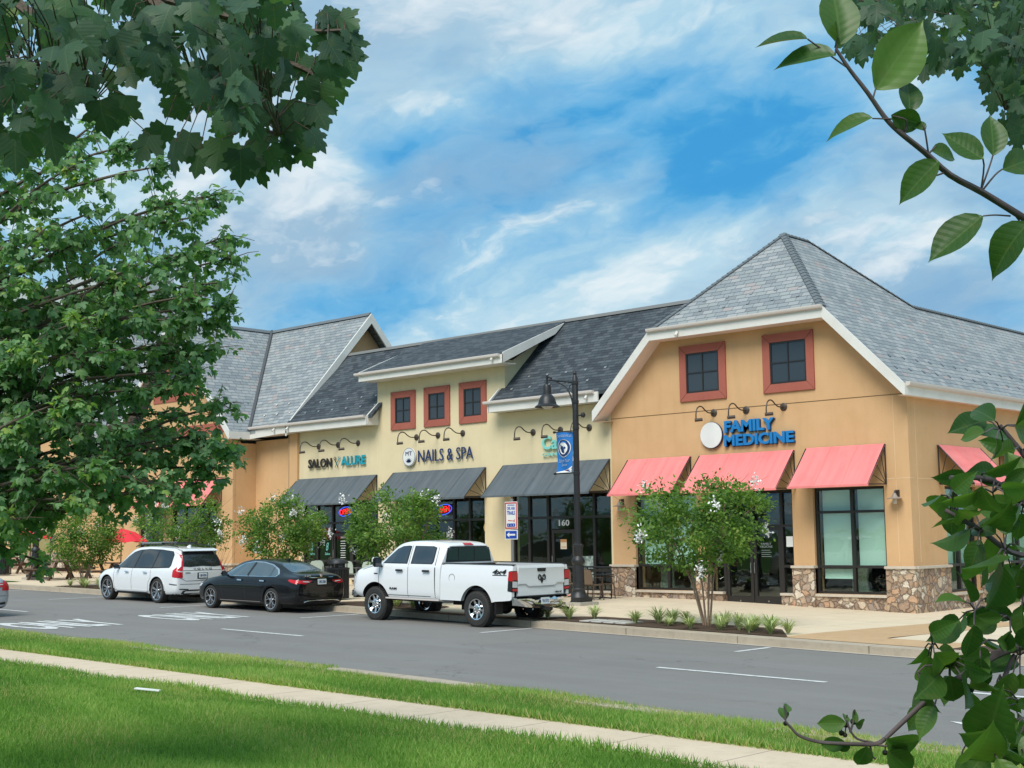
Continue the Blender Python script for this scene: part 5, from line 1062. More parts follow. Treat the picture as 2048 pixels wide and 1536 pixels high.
# ---- white pickup
def make_truck():
    t_ = thing('pickup_truck', 'white crew cab pickup truck with chrome rear bumper, parked behind the black saloon', 'pickup truck')
    st = [(1.262, half(.50, .60, .99, .95, 1.43, .955, 1.90, .712)), (1.268, half(.50, .60, .995, .95, 1.43, .96, 1.915, .715)), (1.30, half(.50, .60, 1.0, .95, 1.43, .965, 1.945, .715)), (1.45, half(.50, .60, 1.0, .95, 1.44, .965, 2.0, .72)), (2.0, half(.50, .60, 1.0, .95, 1.43, .965, 2.035, .735)), (2.6, half(.50, .60, 1.0, .95, 1.42, .965, 2.03, .73)), (2.92, half(.50, .60, 1.0, .95, 1.41, .965, 1.99, .72)),
          (3.15, half(.50, .60, 1.0, .95, 1.40, .965, 1.90, .715)), (3.45, half(.50, .60, 1.0, .95, 1.39, .96, 1.66, .74)), (3.72, half(.50, .60, 1.005, .95, 1.37, .95, 1.475, .80)), (3.9, half(.50, .60, 1.01, .95, 1.33, .93, 1.44, .78)), (4.12, half(.52, .62, 1.015, .93, 1.30, .94, 1.42, .76)), (4.34, half(.54, .64, 1.01, .92, 1.27, .93, 1.385, .74)), (4.48, half(.56, .66, .985, .9, 1.22, .90, 1.335, .72)), (4.53, half(.58, .68, .95, .9, 1.17, .87, 1.27, .70)), (4.55, half(.60, .70, .92, .9, 1.12, .85, 1.21, .68)), (4.555, half(.62, .71, .90, .9, 1.10, .84, 1.19, .66))]
    me, bvh = loft(st, [WPAINT, UNDER], [(3.66, .44, .53)], 1.02, deep=.6)
    link('cab', me, t_)
    def sd_(d):
        g1 = [(3.42, 1.46), (3.30, 1.60), (3.02, 1.80), (2.84, 1.865), (2.62, 1.88), (2.52, 1.87), (2.52, 1.46)]; g2 = [(2.33, 1.46), (2.33, 1.875), (1.72, 1.87), (1.60, 1.84), (1.57, 1.52), (1.60, 1.46)]
        for g_ in (g1, g2):
            cx = sum(p[0] for p in g_)/len(g_); cz = sum(p[1] for p in g_)/len(g_)
            s_ = decal(bvh, [(cx+(x-cx)*1.05+(.012 if x > cx else -.012), cz+(z-cz)*1.07) for x, z in g_], 'y', PLBLK, 'window_seal', t_, .004, .07, d); decal(bvh, g_, 'y', TRKGL, 'side_window', t_, .009, .07, d)
        for P_ in ([(3.50, 1.42), (3.52, 1.0), (3.40, .64)], [(2.45, 1.90), (2.43, 1.3), (2.42, .63)], [(1.50, 1.86), (1.44, 1.3), (1.43, .80), (1.43, .63)], [(3.4, .66), (1.6, .66)], [(3.56, 1.43), (4.2, 1.27)]): seam(bvh, P_, t_, 'y', d, .014)
        for x in (2.60, 1.62): decal(bvh, [(x, 1.255), (x+.24, 1.255), (x+.24, 1.305), (x, 1.305)], 'y', PLBLK, 'door_handle', t_, .03, .06, d, .022)
        mb = MB(); mb.prism([(1.30, .565), (3.25, .565), (3.25, .60), (1.30, .60)], -.01, .01, 'xz'); o = mb.build('sill_trim', GUT, t_); o.location = (0, d*.985, .0)
        mirror_cap(t_, 3.42, d*1.02, 1.47, PLBLK, d, (.16, .24, .24)); 
        mb = MB(); mb.bb(-.03, .085, -.1, .1, -.02, .13); o = mb.build('mirror_shell', WPAINT, t_, True, bevel=.03); o.location = (3.45, d*1.14, 1.47)
        decal(bvh, [(4.38, 1.20), (4.52, 1.16), (4.52, .92), (4.42, .92)], 'y', CLRL, 'headlight', t_, .01, .06, d); decal(bvh, [(3.56, 1.165), (3.70, 1.165), (3.70, 1.195), (3.56, 1.195)], 'y', PLBLK, 'fender_badge', t_, .008, .06, d)
        mb = MB(); letters(mb, 'RAM', (2.80 if d < 0 else -3.08), -.0, .80, .26, .05, .01, .02, M=T(0, d*1.008, 0, rz=(pi if d > 0 else 0)) ); mb.build('badge', PLBLK, t_)
        # bed side with its wheel arch
        k = 22; arc = [(.0+.54*cos(a), .44+.54*sin(a)) for a in np.linspace(.30, pi-.30, k)]
        pol = [(1.235, .60), (.52, .60)]+arc+[(-.52, .60), (-.62, .62), (-1.10, .66), (-1.155, .70), (-1.155, 1.44), (-1.12, 1.47), (1.20, 1.47), (1.235, 1.44)]
        nv = len(pol); xs_ = [.985, .90]
        mb = MB(); vs = []
        def yo(z): return (1.0 if z < .95 else 1.0-.06*((z-.95)/.52)**2)
        # skin as a gridded sheet so it can follow the tumblehome
        bm = bmesh.new(); low = [(-1.155, .70), (-1.10, .66), (-.9, .64), (-.62, .62), (-.53, .60)]+arc[::-1]+[(.53, .60), (.75, .60), (1.0, .60), (1.2, .60), (1.235, .60)]; cols = [[bm.verts.new((x, 0, z+((1.47 if abs(x) < 1.15 else 1.44)-z)*j/9)) for j in range(10)] for x, z in low]
        for c0, c1 in zip(cols, cols[1:]):
            for j in range(9): bm.faces.new((c0[j], c1[j], c1[j+1], c0[j+1]))
        bmesh.ops.recalc_face_normals(bm, faces=bm.faces); bmesh.ops.solidify(bm, geom=bm.faces[:], thickness=.07)
        ys = [v.co.y for v in bm.verts]; lo, hi = min(ys), max(ys)
        for v in bm.verts:
            outer = abs(v.co.y-hi) < .01 if True else 0
            dist = (v.co.y-lo)/(hi-lo); v.co.y = d*(yo(v.co.z)-.09*(1-dist))
        bmesh.ops.recalc_face_normals(bm, faces=bm.faces); me_ = bpy.data.meshes.new('bed_side'); bm.to_mesh(me_); bm.free(); me_.materials.append(WPAINT)
        me_.polygons.foreach_set('use_smooth', [True]*len(me_.polygons)); me_.set_sharp_from_angle(angle=rad(30)); bs = link('bed_side', me_, t_)
        yy = lambda x, z: d*(yo(z)+.003)
        for nm, P_, m_ in (('bed_cap', [(-1.15, 1.472), (1.22, 1.472), (1.22, 1.49), (-1.15, 1.49)], PLBLK),): mb = MB(); mb.prism(P_, -.055, .055, 'xz'); o = mb.build(nm, m_, bs); o.location = (0, d*.90, 0)
        mb = MB(); n = 20; ring = [(.84+.10*cos(2*pi*q/n), d*(yo(1.13)+.001), 1.13+.10*sin(2*pi*q/n)) for q in range(n+1)]; mb.tube(ring, .004, 4); mb.build('fuel_door_gap', SEAM, bs)
        mb = MB(); arc2 = [((.565)*cos(a), .44+.565*sin(a)) for a in np.linspace(.28, pi-.28, k)]; mb.add([(x, d*1.012, z) for x, z in arc]+[(x, d*1.012, z) for x, z in arc2]+[(x, d*.96, z) for x, z in arc], [(i, i+1, k+i+1, k+i) for i in range(k-1)]+[(i, i+1, 2*k+i+1, 2*k+i) for i in range(k-1)]); mb.build('arch_lip', WPAINT, bs, True)
        mb = MB(); arc3 = [(.545*cos(a), .44+.545*sin(a)) for a in np.linspace(-.1, pi+.1, k)]; mb.add([(x, d*.95, z) for x, z in arc3]+[(x, d*.5, z) for x, z in arc3], [(i, i+1, k+i+1, k+i) for i in range(k-1)]+[tuple(range(k, 2*k))]); mb.build('wheel_well', UNDER, bs, True)
        mb = MB(); M_ = T(0, d*(yo(1.3)+.010), 0, rz=(pi if d > 0 else 0)); x_ = .52 if d > 0 else -1.0; letters(mb, '4x4', x_ if d > 0 else -1.0, 0, 1.255, .46, .115, .008, .025, M=M_, shear=.3); mb.bb(x_, x_+.46, -.004, .004, 1.22, 1.24, M=M_); mb.build('decal', PLBLK, bs)
        # tail lamp, wrapped round the bed corner
        mb = MB(); mb.prism([(d*.80, .84), (d*.998, .86), (d*.985, 1.34), (d*.82, 1.34)], -1.172, -1.10, 'yz'); mb.prism([(-1.172, .85), (-1.02, .87), (-1.06, 1.33), (-1.172, 1.34)], min(d*.96, d*1.008), max(d*.96, d*1.008), 'xz'); tl = mb.build('tail_lamp', PLBLK, t_, bevel=.008)
        mb = MB(); mb.prism([(d*.825, 1.12), (d*.985, 1.13), (d*.975, 1.325), (d*.84, 1.325)], -1.182, -1.165, 'yz'); mb.prism([(d*.822, .87), (d*.99, .88), (d*.987, .93), (d*.823, .92)], -1.182, -1.165, 'yz'); mb.prism([(-1.18, 1.1), (-1.045, 1.12), (-1.075, 1.32), (-1.18, 1.325)], min(d*.97, d*1.012), max(d*.97, d*1.012), 'xz'); mb.build('red_lens', REDL, tl)
        mb = MB(); mb.prism([(d*.825, .95), (d*.985, .96), (d*.985, 1.10), (d*.825, 1.09)], -1.180, -1.165, 'yz'); mb.build('clear_lens', CLRL, tl)
    side_pair(sd_)
    # rear cab window
    decal(bvh, [(-.80, 1.50), (.80, 1.50), (.72, 1.88), (-.72, 1.88)], 'x', PLBLK, 'window_seal', t_, .006, .08, -1)
    for a, b, c_, e_ in ((-.76, -.19, -.70, -.19), (-.17, .36, -.17, .36), (.38, .76, .38, .70)): decal(bvh, [(a, 1.53), (b, 1.53), (e_, 1.85), (c_, 1.85)], 'x', TRKGL, 'rear_window', t_, .012, .08, -1)
    decal(bvh, [(-.16, 1.915), (.16, 1.915), (.14, 1.965), (-.14, 1.965)], 'x', REDL, 'brake_lamp', t_, .02, .06, -1, .012)
    decal(bvh, [(3.68, -.74), (3.68, .74), (3.10, .62), (3.10, -.62)], 'z', TRKGL, 'windscreen', t_, .008, .1, 1)
    mb = MB(); mb.prism([(3.9, 1.40), (4.25, 1.385), (4.25, 1.44), (3.95, 1.475)], -.25, .25, 'xz'); mb.build('bonnet_scoop', WPAINT, t_, True, bevel=.02)
    for d in (1, -1): mb = MB(); mb.bb(3.98, 4.12, -.05, .05, 0, .03); o = mb.build('bonnet_vent', PLBLK, t_); o.location = (0, d*.42, 1.425)
    # bed floor, headboard, tailgate
    mb = MB(); mb.bb(-1.10, 1.2, -.90, .90, .86, .92); mb.bb(1.16, 1.23, -.93, .93, .62, 1.46); mb.build('bed_floor', PLBLK, t_)
    mb = MB(); n = 16; pr = [(-1.17, .74), (-1.165, .95), (-1.165, 1.0), (-1.195, 1.04), (-1.185, 1.30), (-1.20, 1.40), (-1.185, 1.455), (-1.14, 1.465), (-1.11, 1.43), (-1.11, .74)]
    ys = [-.80, -.55, -.45, 0, .45, .55, .80]; vs = []; fs = []; k = len(pr)
    for y in ys:
        for j, (x, z) in enumerate(pr): vs.append((x, y, z+(-.06 if (j in (2, 3) and abs(y) < .46) else 0)))
    for i in range(len(ys)-1):
        for j in range(k): fs.append((i*k+j, i*k+(j+1) % k, (i+1)*k+(j+1) % k, (i+1)*k+j))
    fs.append(tuple(range(k))); fs.append(tuple(range((len(ys)-1)*k, len(ys)*k))); mb.add(vs, fs); tg = mb.build('tailgate', WPAINT, t_, True, sharp=22)
    mb = MB(); mb.prism([(-.12, 1.31), (.14, 1.31), (.17, 1.39), (-.15, 1.39)], -1.205, -1.185, 'yz'); mb.build('handle', PLBLK, tg, bevel=.006)
    mb = MB(); X_ = -1.188   # ram's head emblem
    mb.prism([(0, 1.02), (-.05, 1.10), (-.05, 1.16), (0, 1.18), (.05, 1.16), (.05, 1.10)], X_-.012, X_, 'yz')
    for d in (1, -1): mb.tube(smooth_path([(X_-.01, d*.03, 1.19), (X_-.01, d*.085, 1.23), (X_-.01, d*.12, 1.18), (X_-.01, d*.10, 1.12), (X_-.01, d*.06, 1.13)], 4), [.022*(1-i/30) for i in range(17)], 6)
    mb.build('emblem', PLBLK, tg); mb = MB(); letters(mb, '4x4', .47, -1.186, .80, .24, .04, .01, .02, M=T(0, 0, 0, rz=-pi/2), shear=.3); mb.build('decal', PLBLK, tg)
    # chrome bumper with step pads
    mb = MB(); ys = [-1.0, -.97, -.60, -.40, -.33, .33, .40, .60, .97, 1.0]; pr = [(-1.16, .745), (-1.26, .74), (-1.33, .70), (-1.335, .56), (-1.30, .50), (-1.18, .50)]; vs = []; fs = []; k = len(pr)
    for y in ys:
        e = abs(y); dz = -.055 if e < .35 else (0 if e > .45 else -.03); dx = .10*(max(0, e-.8)/.2)**2+(.06 if e < .36 else 0)
        for j, (x, z) in enumerate(pr): vs.append((x+(dx if j in (1, 2, 3, 4) else 0), y, z+(dz*(1 if j in (1, 2) else .6 if j in (3, 4) else 0))+(.0 if e < .7 or j < 3 else .05)))
    for i in range(len(ys)-1):
        for j in range(k): fs.append((i*k+j, i*k+(j+1) % k, (i+1)*k+(j+1) % k, (i+1)*k+j))
    fs.append(tuple(range(k))); fs.append(tuple(range((len(ys)-1)*k, len(ys)*k))); mb.add(vs, fs); bmp = mb.build('rear_bumper', CHROME, t_, True, bevel=.012)
    mb = MB(); mb.bb(-1.29, -1.17, -.9, -.42, .748, .756); mb.bb(-1.29, -1.17, .42, .9, .748, .756); mb.bb(-1.22, -1.15, -.80, .80, .735, .76); mb.build('step_pad', PLBLK, bmp)
    plate(t_, -1.30, 0, .63, 'VA 5712', .12)
    mb = MB(); mb.bb(4.44, 4.64, -.98, .98, .54, .78); mb.build('front_bumper', CHROME, t_, bevel=.05); decal(bvh, [(-.62, .78), (.62, .78), (.55, 1.16), (-.55, 1.16)], 'x', PLBLK, 'grille', t_, .012, .1, 1)
    mb = MB(); mb.tube([(0, -.8, .42), (0, .8, .42)], .05, 10); mb.lathe([(0, -.16), (.14, -.1), (.16, 0), (.14, .1), (0, .16)], 16, T(0, 0, .42), axis='y'); mb.tube([(-.2, .2, .5), (3.0, .1, .55)], .04, 8); mb.bb(-1.1, 4.3, -.52, -.42, .5, .66); mb.bb(-1.1, 4.3, .42, .52, .5, .66); mb.bb(.5, 1.4, -.4, .4, .45, .8); mb.build('chassis', UNDER, t_)
    mb = MB(); mb.tube(smooth_path([(-.2, -.5, .55), (-.7, -.62, .52), (-1.0, -.68, .46), (-1.38, -.72, .42)], 4), .045, 12, cap=False); mb.build('exhaust_pipe', mat('dull_steel', (.1, .095, .09), .4, .8), t_, True); mb = MB(); mb.bb(-1.5, -1.15, -.04, .04, .42, .49); mb.build('tow_hitch', UNDER, t_)
    for x in (0, 3.66):
        for s in (1, -1): wheel(t_, x, s*.865, .42, .29, .245, 'truck', s)
    for s in (1, -1): mb = MB(); mb.bb(-.62, -.60, s*.86-.13, s*.86+.13, .32, .62); mb.build('mud_flap', PLBLK, t_)
    return t_
TRKGL = mat('blue_grey_glass', (.025, .04, .055), .03, spec=.9)
truck = make_truck()
def set_car(root, px, py, half_t):                # nearest rear tyre touches the street at this point of the picture
    p = atG(px, py); root.location = (p.x, p.y+half_t, gz(p.x)); root.rotation_euler = (0, -math.atan(G), pi)
set_car(suv, 318, 1206, .87); set_car(sedan, 546, 1224.5, .82); set_car(truck, 959, 1254, .89)
silver.location = (-35.95, 16.35, gz(-35.95)); silver.rotation_euler = (0, -math.atan(G), pi)
# ------------------------------------------------------------------ vegetation
def nrm(v): return v/np.maximum(np.linalg.norm(v, axis=-1, keepdims=True), 1e-9)
def leaf_template(kind):
    """blade in the XY plane, stalk end at the origin, tip towards +Y, unit length; returns verts, tris"""
    if kind == 'maple':
        half_ = [(0, 0), (.14, -.05), (.33, -.10), (.36, .03), (.48, .05), (.49, .17), (.44, .25), (.58, .32), (.68, .48), (.52, .50), (.45, .58), (.30, .50), (.25, .56), (.33, .70), (.29, .83), (.17, .81), (.10, .92), (0, 1.05)]
    elif kind == 'maple_low': half_ = [(0, 0), (.30, -.08), (.46, .16), (.58, .40), (.50, .56), (.19, .48), (.22, .76), (0, 1.0)]
    elif kind == 'pear': half_ = [(0, 0), (.09, .04), (.22, .14), (.30, .28), (.33, .42), (.31, .56), (.24, .70), (.14, .82), (.05, .91), (.015, .96), (0, 1.0)]
    elif kind == 'oval': half_ = [(0, 0), (.24, .25), (.26, .6), (0, 1.0)]
    n = len(half_); V = []; Tt = []
    if kind in ('pear', 'oval'):                 # strips either side of the midrib
        for x, y in half_: V += [(0, y), (x*.5, y), (x, y), (-x*.5, y), (-x, y)]
        for i in range(n-1):
            a, b = 5*i, 5*i+5
            for p, q in ((0, 1), (1, 2)): Tt += [(a+p, a+q, b+q), (a+p, b+q, b+p)]
            for p, q in ((3, 0), (4, 3)): Tt += [(a+p, a+q, b+q), (a+p, b+q, b+p)]
    else:
        V = list(half_)+[(-x, y) for x, y in half_[-2:0:-1]]; L = len(V); V.append((0, .34)); Tt = [(i, (i+1) % L, L) for i in range(L)]
    V = np.array(V, float); bend = np.abs(V[:, 0])
    V3 = np.stack([V[:, 0], V[:, 1], -bend*.22-(V[:, 1]**2)*.18], 1)
    if kind == 'pear': V3 = np.stack([V[:, 0]*.88, V[:, 1], bend*.5-bend**2*.5-(V[:, 1]**2)*.22], 1)
    return V3, np.array(Tt)
TPL = {k: leaf_template(k) for k in ('maple', 'maple_low', 'pear', 'oval')}
def frames(d_, up_):
    """blade axes: y along d_, z roughly along up_"""
    y = nrm(d_); x = nrm(np.cross(y, up_)); z = np.cross(x, y); return np.stack([x, y, z], -1)
def foliage(name, kind, pos, dirs, ups, size, m, parent, tint=None, curl=0.):
    V, F_ = TPL[kind] if isinstance(kind, str) else kind; N = len(pos); k = len(V); R_ = frames(dirs, ups)
    VV = np.repeat(V[None], N, 0)
    if curl: VV[:, :, 2] += (rng.normal(0, curl, (N, 1)))*VV[:, :, 1]**2+rng.normal(0, curl, (N, 1))*VV[:, :, 0]*VV[:, :, 1]
    P_ = np.einsum('nij,nkj->nki', R_, VV)*size[:, None, None]+pos[:, None, :]
    faces = (F_[None]+(np.arange(N)*k)[:, None, None]).reshape(-1, 3); me = bpy.data.meshes.new(name)
    me.vertices.add(N*k); me.vertices.foreach_set('co', P_.reshape(-1)); nf = len(faces)
    me.loops.add(nf*3); me.loops.foreach_set('vertex_index', faces.reshape(-1)); me.polygons.add(nf); me.polygons.foreach_set('loop_start', np.arange(nf)*3); me.polygons.foreach_set('loop_total', np.full(nf, 3))
    me.update(); me.validate(); a = me.attributes.new('tint', 'FLOAT', 'POINT')
    if tint is None: tint = np.clip(rng.normal(.5, .2, N), 0, 1)
    a.data.foreach_set('value', np.repeat(tint, k)); bl_ = me.attributes.new('blade', 'FLOAT_VECTOR', 'POINT') if kind in ('maple', 'pear') else None
    if bl_: bl_.data.foreach_set('vector', np.repeat((V+np.zeros((N, 1, 1)))[:, :, :]+np.stack([np.zeros(N), np.zeros(N), rng.random(N)*50], 1)[:, None, :]*1.0, 1, 0).reshape(-1))
    me.materials.append(m); me.polygons.foreach_set('use_smooth', [True]*nf)
    return link(name, me, parent)
def W3(px, py, D): return np.array(atD(px, py, D))
def catmull(P_, k=6): return [np.array(v) for v in smooth_path([tuple(p) for p in P_], k)]
def leafy(paths, dens, tl, ls, spread=.9, droop=.5, per=(3, 6), radii=None, grav=-.75, jitter=.35, tlv=.4):
    """twigs with leaves along branch paths: returns leaf arrays and twig polylines"""
    pos = []; dr = []; up = []; sz = []; twigs = []
    for P_ in paths:
        P_ = [np.array(p) for p in P_]
        for a, b in zip(P_, P_[1:]):
            L = np.linalg.norm(b-a); n = rng.poisson(L*dens)
            for _ in range(n):
                t_ = rng.random(); s = a+(b-a)*t_; ax = nrm(b-a); q = rng.normal(size=3); q[2] = q[2]*.7+.05; q = nrm(q); d_ = nrm(ax*(1-spread)*1.2+q*spread); l = tl*(1-tlv+2*tlv*rng.random()); e = s+d_*l+np.array([0, 0, -droop*l*.35]); mid = (s+e)/2+np.array([0, 0, .05*l]); twigs.append([s, mid, e])
                for i in range(rng.integers(*per)):
                    u = .25+.75*rng.random(); p = s+(e-s)*u; o = nrm(rng.normal(size=3)*np.array([1, 1, .5])); pet = ls*.55; lp = p+o*pet+np.array([0, 0, -pet*.25])
                    pos.append(lp); ld = o*.8+np.array([0, 0, grav])+rng.normal(size=3)*jitter; dr.append(ld); up.append(np.array([0, 0, 1.])+o*.9+rng.normal(size=3)*jitter); sz.append(ls*(.6+.6*rng.random()))
    return np.array(pos), np.array(dr), np.array(up), np.array(sz), twigs
def limb_mesh(name, paths, m, parent, n=7):
    mb = MB()
    for P_, r0, r1 in paths:
        k = len(P_); mb.tube([tuple(p) for p in P_], [r0+(r1-r0)*i/(k-1) for i in range(k)], n)
    return mb.build(name, m, parent, True, sharp=60)

# ---- maple on the left, 11 to 13 m away; its trunk stands just outside the frame
MT = thing('maple_tree', 'leafy green maple filling the left of the picture in front of the shops', 'tree', (0, 0, 0))
D0 = 12.0
base = W3(-330, 1330, D0); base[2] = gz(base[0])+.05
trk = [base, base+[.05, .02, 1.6], base+[-.02, .1, 3.2], base+[.1, .05, 4.8], base+[.05, .1, 6.6]]
limbs = [(catmull(trk, 5), .17, .05)]
ends = [(225, 225, 12.6), (120, 190, 11.6), (30, 215, 12), (340, 330, 12.3), (262, 290, 11.4), (436, 388, 12.4), (345, 405, 11.5), (410, 432, 11.8), (478, 512, 12.2), (400, 500, 11.6), (455, 470, 12.8), (446, 640, 12.2), (395, 590, 11.4), (300, 520, 11), (452, 612, 12), (390, 700, 12.4), (400, 745, 11.6), (330, 640, 11.2),
        (300, 780, 11.4), (230, 700, 11), (462, 805, 12.2), (430, 880, 11.8), (468, 905, 12.3), (250, 860, 11.2), (432, 935, 12), (360, 985, 11.6), (428, 960, 12.6), (300, 965, 11.2), (330, 975, 12.2), (220, 990, 11.4), (350, 720, 12.3), (395, 775, 12.5), (335, 600, 12.6), (425, 700, 12.6), (360, 830, 12.6), (405, 870, 11.8), (280, 880, 12.4), (440, 565, 12.6), (320, 690, 11.9), (370, 640, 12.2), (60, 985, 12), (110, 1020, 11.6), (10, 930, 11.4), (150, 1000, 11), (60, 1080, 11.4), (20, 1100, 12), (100, 1130, 12.4), (40, 1040, 11), (-20, 1000, 11),
        (60, 300, 11.4), (150, 330, 11.2), (200, 420, 11.4), (100, 450, 11), (250, 560, 11.2), (60, 560, 11), (170, 640, 11), (60, 700, 10.8), (140, 800, 10.8), (40, 850, 11), (210, 930, 11), (110, 940, 11), (90, 380, 12.6), (280, 470, 12.8), (20, 480, 12), (330, 870, 12.8), (-10, 650, 11.5), (290, 930, 12.2), (180, 540, 12.4)]
paths = []
for (x, y, D_) in ends:
    e = W3(x, y, D_); h = min(.95, max(.5, .35+(1230-y)/1050*.6)); i = int(h*(len(limbs[0][0])-1)); s = np.array(limbs[0][0][max(1, i-4)])
    mid = s*.45+e*.55+np.array([0, 0, .10+.25*rng.random()])+rng.normal(size=3)*.12
    P_ = catmull([s, s*.75+mid*.25+[0, 0, .08], mid, mid*.4+e*.6+[0, 0, .05], e], 4); paths.append(P_); limbs.append((P_, .035 if y > 300 else .028, .006))
outer = [P_[5:] for P_ in paths]
pos, dr, up, sz, tw = leafy([P_[(5 if P_[-1][2] < 5.2 else 6):] for P_ in paths], 18, .22, .074, .72, .5, (5, 9), grav=-.85)
tips = [P_[-3:] for P_ in paths]
p2, d2, u2, s2_, tw2 = leafy(tips, 40, .17, .066, .6, .2, (5, 9), grav=-.6)
pos = np.concatenate([pos, p2]); dr = np.concatenate([dr, d2]); up = np.concatenate([up, u2]); sz = np.concatenate([sz, s2_])
tint = np.clip(rng.normal(.42, .2, len(pos)), 0, .92); tint[-len(p2)//3:] = np.clip(rng.normal(.75, .15, len(tint[-len(p2)//3:])), 0, 1)
ok = pos[:, 2] > np.where(pos @ np.array(CR) > -4.1, 2.66, 2.2)+.14*np.sin(pos[:, 0]*5+pos[:, 1]*3); pos, dr, up, sz, tint = pos[ok], dr[ok], up[ok], sz[ok], tint[ok]; tw = [q for q in tw if q[2][2] > 2.6]
NM = len(pos)
limb_mesh('trunk', limbs[:1], BARK, MT, 12); limb_mesh('limbs', limbs[1:]+[(t_, .005, .0025) for t_ in tw+[q for q in tw2 if q[2][2] > 2.6]], BARK, MT, 5)
foliage('crown', 'maple_low', pos, dr, up, sz, MAPLE, MT, tint, .25)

# ---- big maple overhead: its near boughs hang in at the top left
def near_maple(label, poly, n, D_, ls, trunk, boughs, twigs_n, name='maple_tree', drange=.5, fringe=()):
    t_ = thing(name, label, 'tree'); poly = np.array(poly, float)
    def inside(x, y):
        c = False; j = len(poly)-1
        for i in range(len(poly)):
            if (poly[i, 1] > y) != (poly[j, 1] > y) and x < (poly[j, 0]-poly[i, 0])*(y-poly[i, 1])/(poly[j, 1]-poly[i, 1])+poly[i, 0]: c = not c
            j = i
        return c
    lm_ = []; x0, y0 = poly.min(0); x1, y1 = poly.max(0)
    base = np.array(trunk, float); base[2] = gz(base[0])+.05; top = W3(*boughs[0][0]); tp = catmull([base, base*.7+np.array([top[0], top[1], 0])*.0+base*.3+[0, 0, 2.2], (base+[0, 0, 3.6])*.8+top*.2, top], 5); lm_.append((tp, .16, .05))
    bp = []
    for b in boughs:
        P_ = catmull([W3(*q) for q in b], 4); bp.append(P_); lm_.append((P_, .018, .004))
    allb = np.concatenate([np.array(P_) for P_ in bp]); pos = []; dr = []; up = []; sz = []; tw = []
    k = 0
    while k < n:
        x, y = x0+(x1-x0)*rng.random(), y0+(y1-y0)*rng.random()
        if not inside(x, y): continue
        D2 = D_*(1+(rng.random()-.5)*drange); e = W3(x, y, D2); k += 1
        j = np.argmin(np.linalg.norm(allb-e, axis=1)); a = allb[j]
        if rng.random() < .45: tw.append([a, (a+e)/2+[0, 0, .05], e])
        o = nrm(e-a+rng.normal(size=3)*.1); ld = o*.5+np.array([0, 0, -.8])+rng.normal(size=3)*.3
        pos.append(e); dr.append(ld); up.append(-np.array(CF)*.9+np.array([0, 0, .35])+rng.normal(size=3)*1.0); sz.append(ls*(.7+.55*rng.random()))
    for (x, y, D2, dx, dy, s) in fringe:
        e = W3(x, y, D2); ld = np.array(CR)*dx-np.array(CU)*dy; pos.append(e); dr.append(ld); up.append(-np.array(CF)+rng.normal(size=3)*.4); sz.append(s*.74); j = np.argmin(np.linalg.norm(allb-e, axis=1)); tw.append([allb[j], (allb[j]+e)/2+[0, 0, .03], e])
    limb_mesh('trunk', lm_[:1], BARK, t_, 12); limb_mesh('limbs', lm_[1:]+[(q, .0022, .0012) for q in tw], BARK, t_, 5)
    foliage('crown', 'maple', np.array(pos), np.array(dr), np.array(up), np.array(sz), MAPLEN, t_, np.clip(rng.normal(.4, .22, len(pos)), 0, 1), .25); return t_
fr = [(610, 160, 3.5, .3, .9, .1), (580, 200, 3.6, .2, .9, .1), (545, 215, 3.5, .4, .8, .1), (520, 260, 3.6, .1, .9, .1), (600, 120, 3.6, .5, .8, .1), (655, 80, 3.5, .5, .8, .1), (680, 30, 3.6, .7, .5, .09), (460, 290, 3.6, .1, 1, .1), (500, 290, 3.5, .3, .9, .11), (380, 265, 3.5, -.2, .9, .1), (630, 60, 3.6, .5, .7, .1), (650, 30, 3.6, .6, .6, .1), (670, 60, 3.6, .5, .8, .1), (630, 210, 3.5, .4, .8, .1), (600, 290, 3.5, .4, .8, .09), (510, 320, 3.5, .2, .9, .1), (400, 300, 3.5, -.2, .9, .1), (330, 250, 3.5, -.3, .9, .1), (640, 110, 3.6, .4, .8, .1), (560, 240, 3.5, .3, .8, .1), (700, 70, 3.6, .25, .9, .1), (690, 100, 3.6, .35, .9, .11), (655, 120, 3.5, .3, .9, .12), (665, 150, 3.6, .3, .8, .1), (640, 170, 3.5, .3, .9, .11), (610, 205, 3.5, .3, .8, .11), (590, 250, 3.5, .4, .8, .11), (560, 285, 3.5, .2, .9, .10), (535, 300, 3.4, .5, .8, .10), (480, 300, 3.4, .1, .9, .12), (440, 280, 3.4, -.1, .9, .12), (350, 285, 3.4, -.3, .9, .11), (300, 270, 3.4, -.3, .9, .11), (250, 190, 3.4, -.3, .9, .12), (200, 200, 3.3, .1, .9, .12), (100, 250, 3.3, .1, .9, .13), (30, 270, 3.3, 0, .9, .13), (590, 60, 3.6, -.4, .8, .1), (545, 20, 3.6, -.5, .6, .1), (645, 20, 3.6, .7, .5, .1), (690, 55, 3.6, .8, .5, .08), (620, 260, 3.4, .6, .6, .09)]
near_maple('dark maple boughs with large pointed leaves hanging in at the upper left', [(-60, -60), (560, -60), (590, 10), (600, 80), (575, 140), (535, 185), (510, 225), (450, 260), (420, 240), (370, 235), (320, 195), (290, 150), (250, 140), (210, 160), (160, 190), (100, 225), (-60, 270)], 520, 3.7, .066, (-3.4, -1.2, 0), [[(-120, -160, 3.9), (150, -60, 3.8), (400, 20, 3.7), (600, 60, 3.6), (690, 60, 3.6)], [(-120, -160, 3.9), (100, 60, 3.6), (330, 130, 3.5), (520, 200, 3.5), (560, 270, 3.5)], [(-120, -160, 3.9), (-40, 60, 3.5), (60, 150, 3.4), (180, 210, 3.4)], [(300, 0, 3.7), (450, 90, 3.6), (590, 130, 3.6), (640, 160, 3.6)]], 0, fringe=fr)
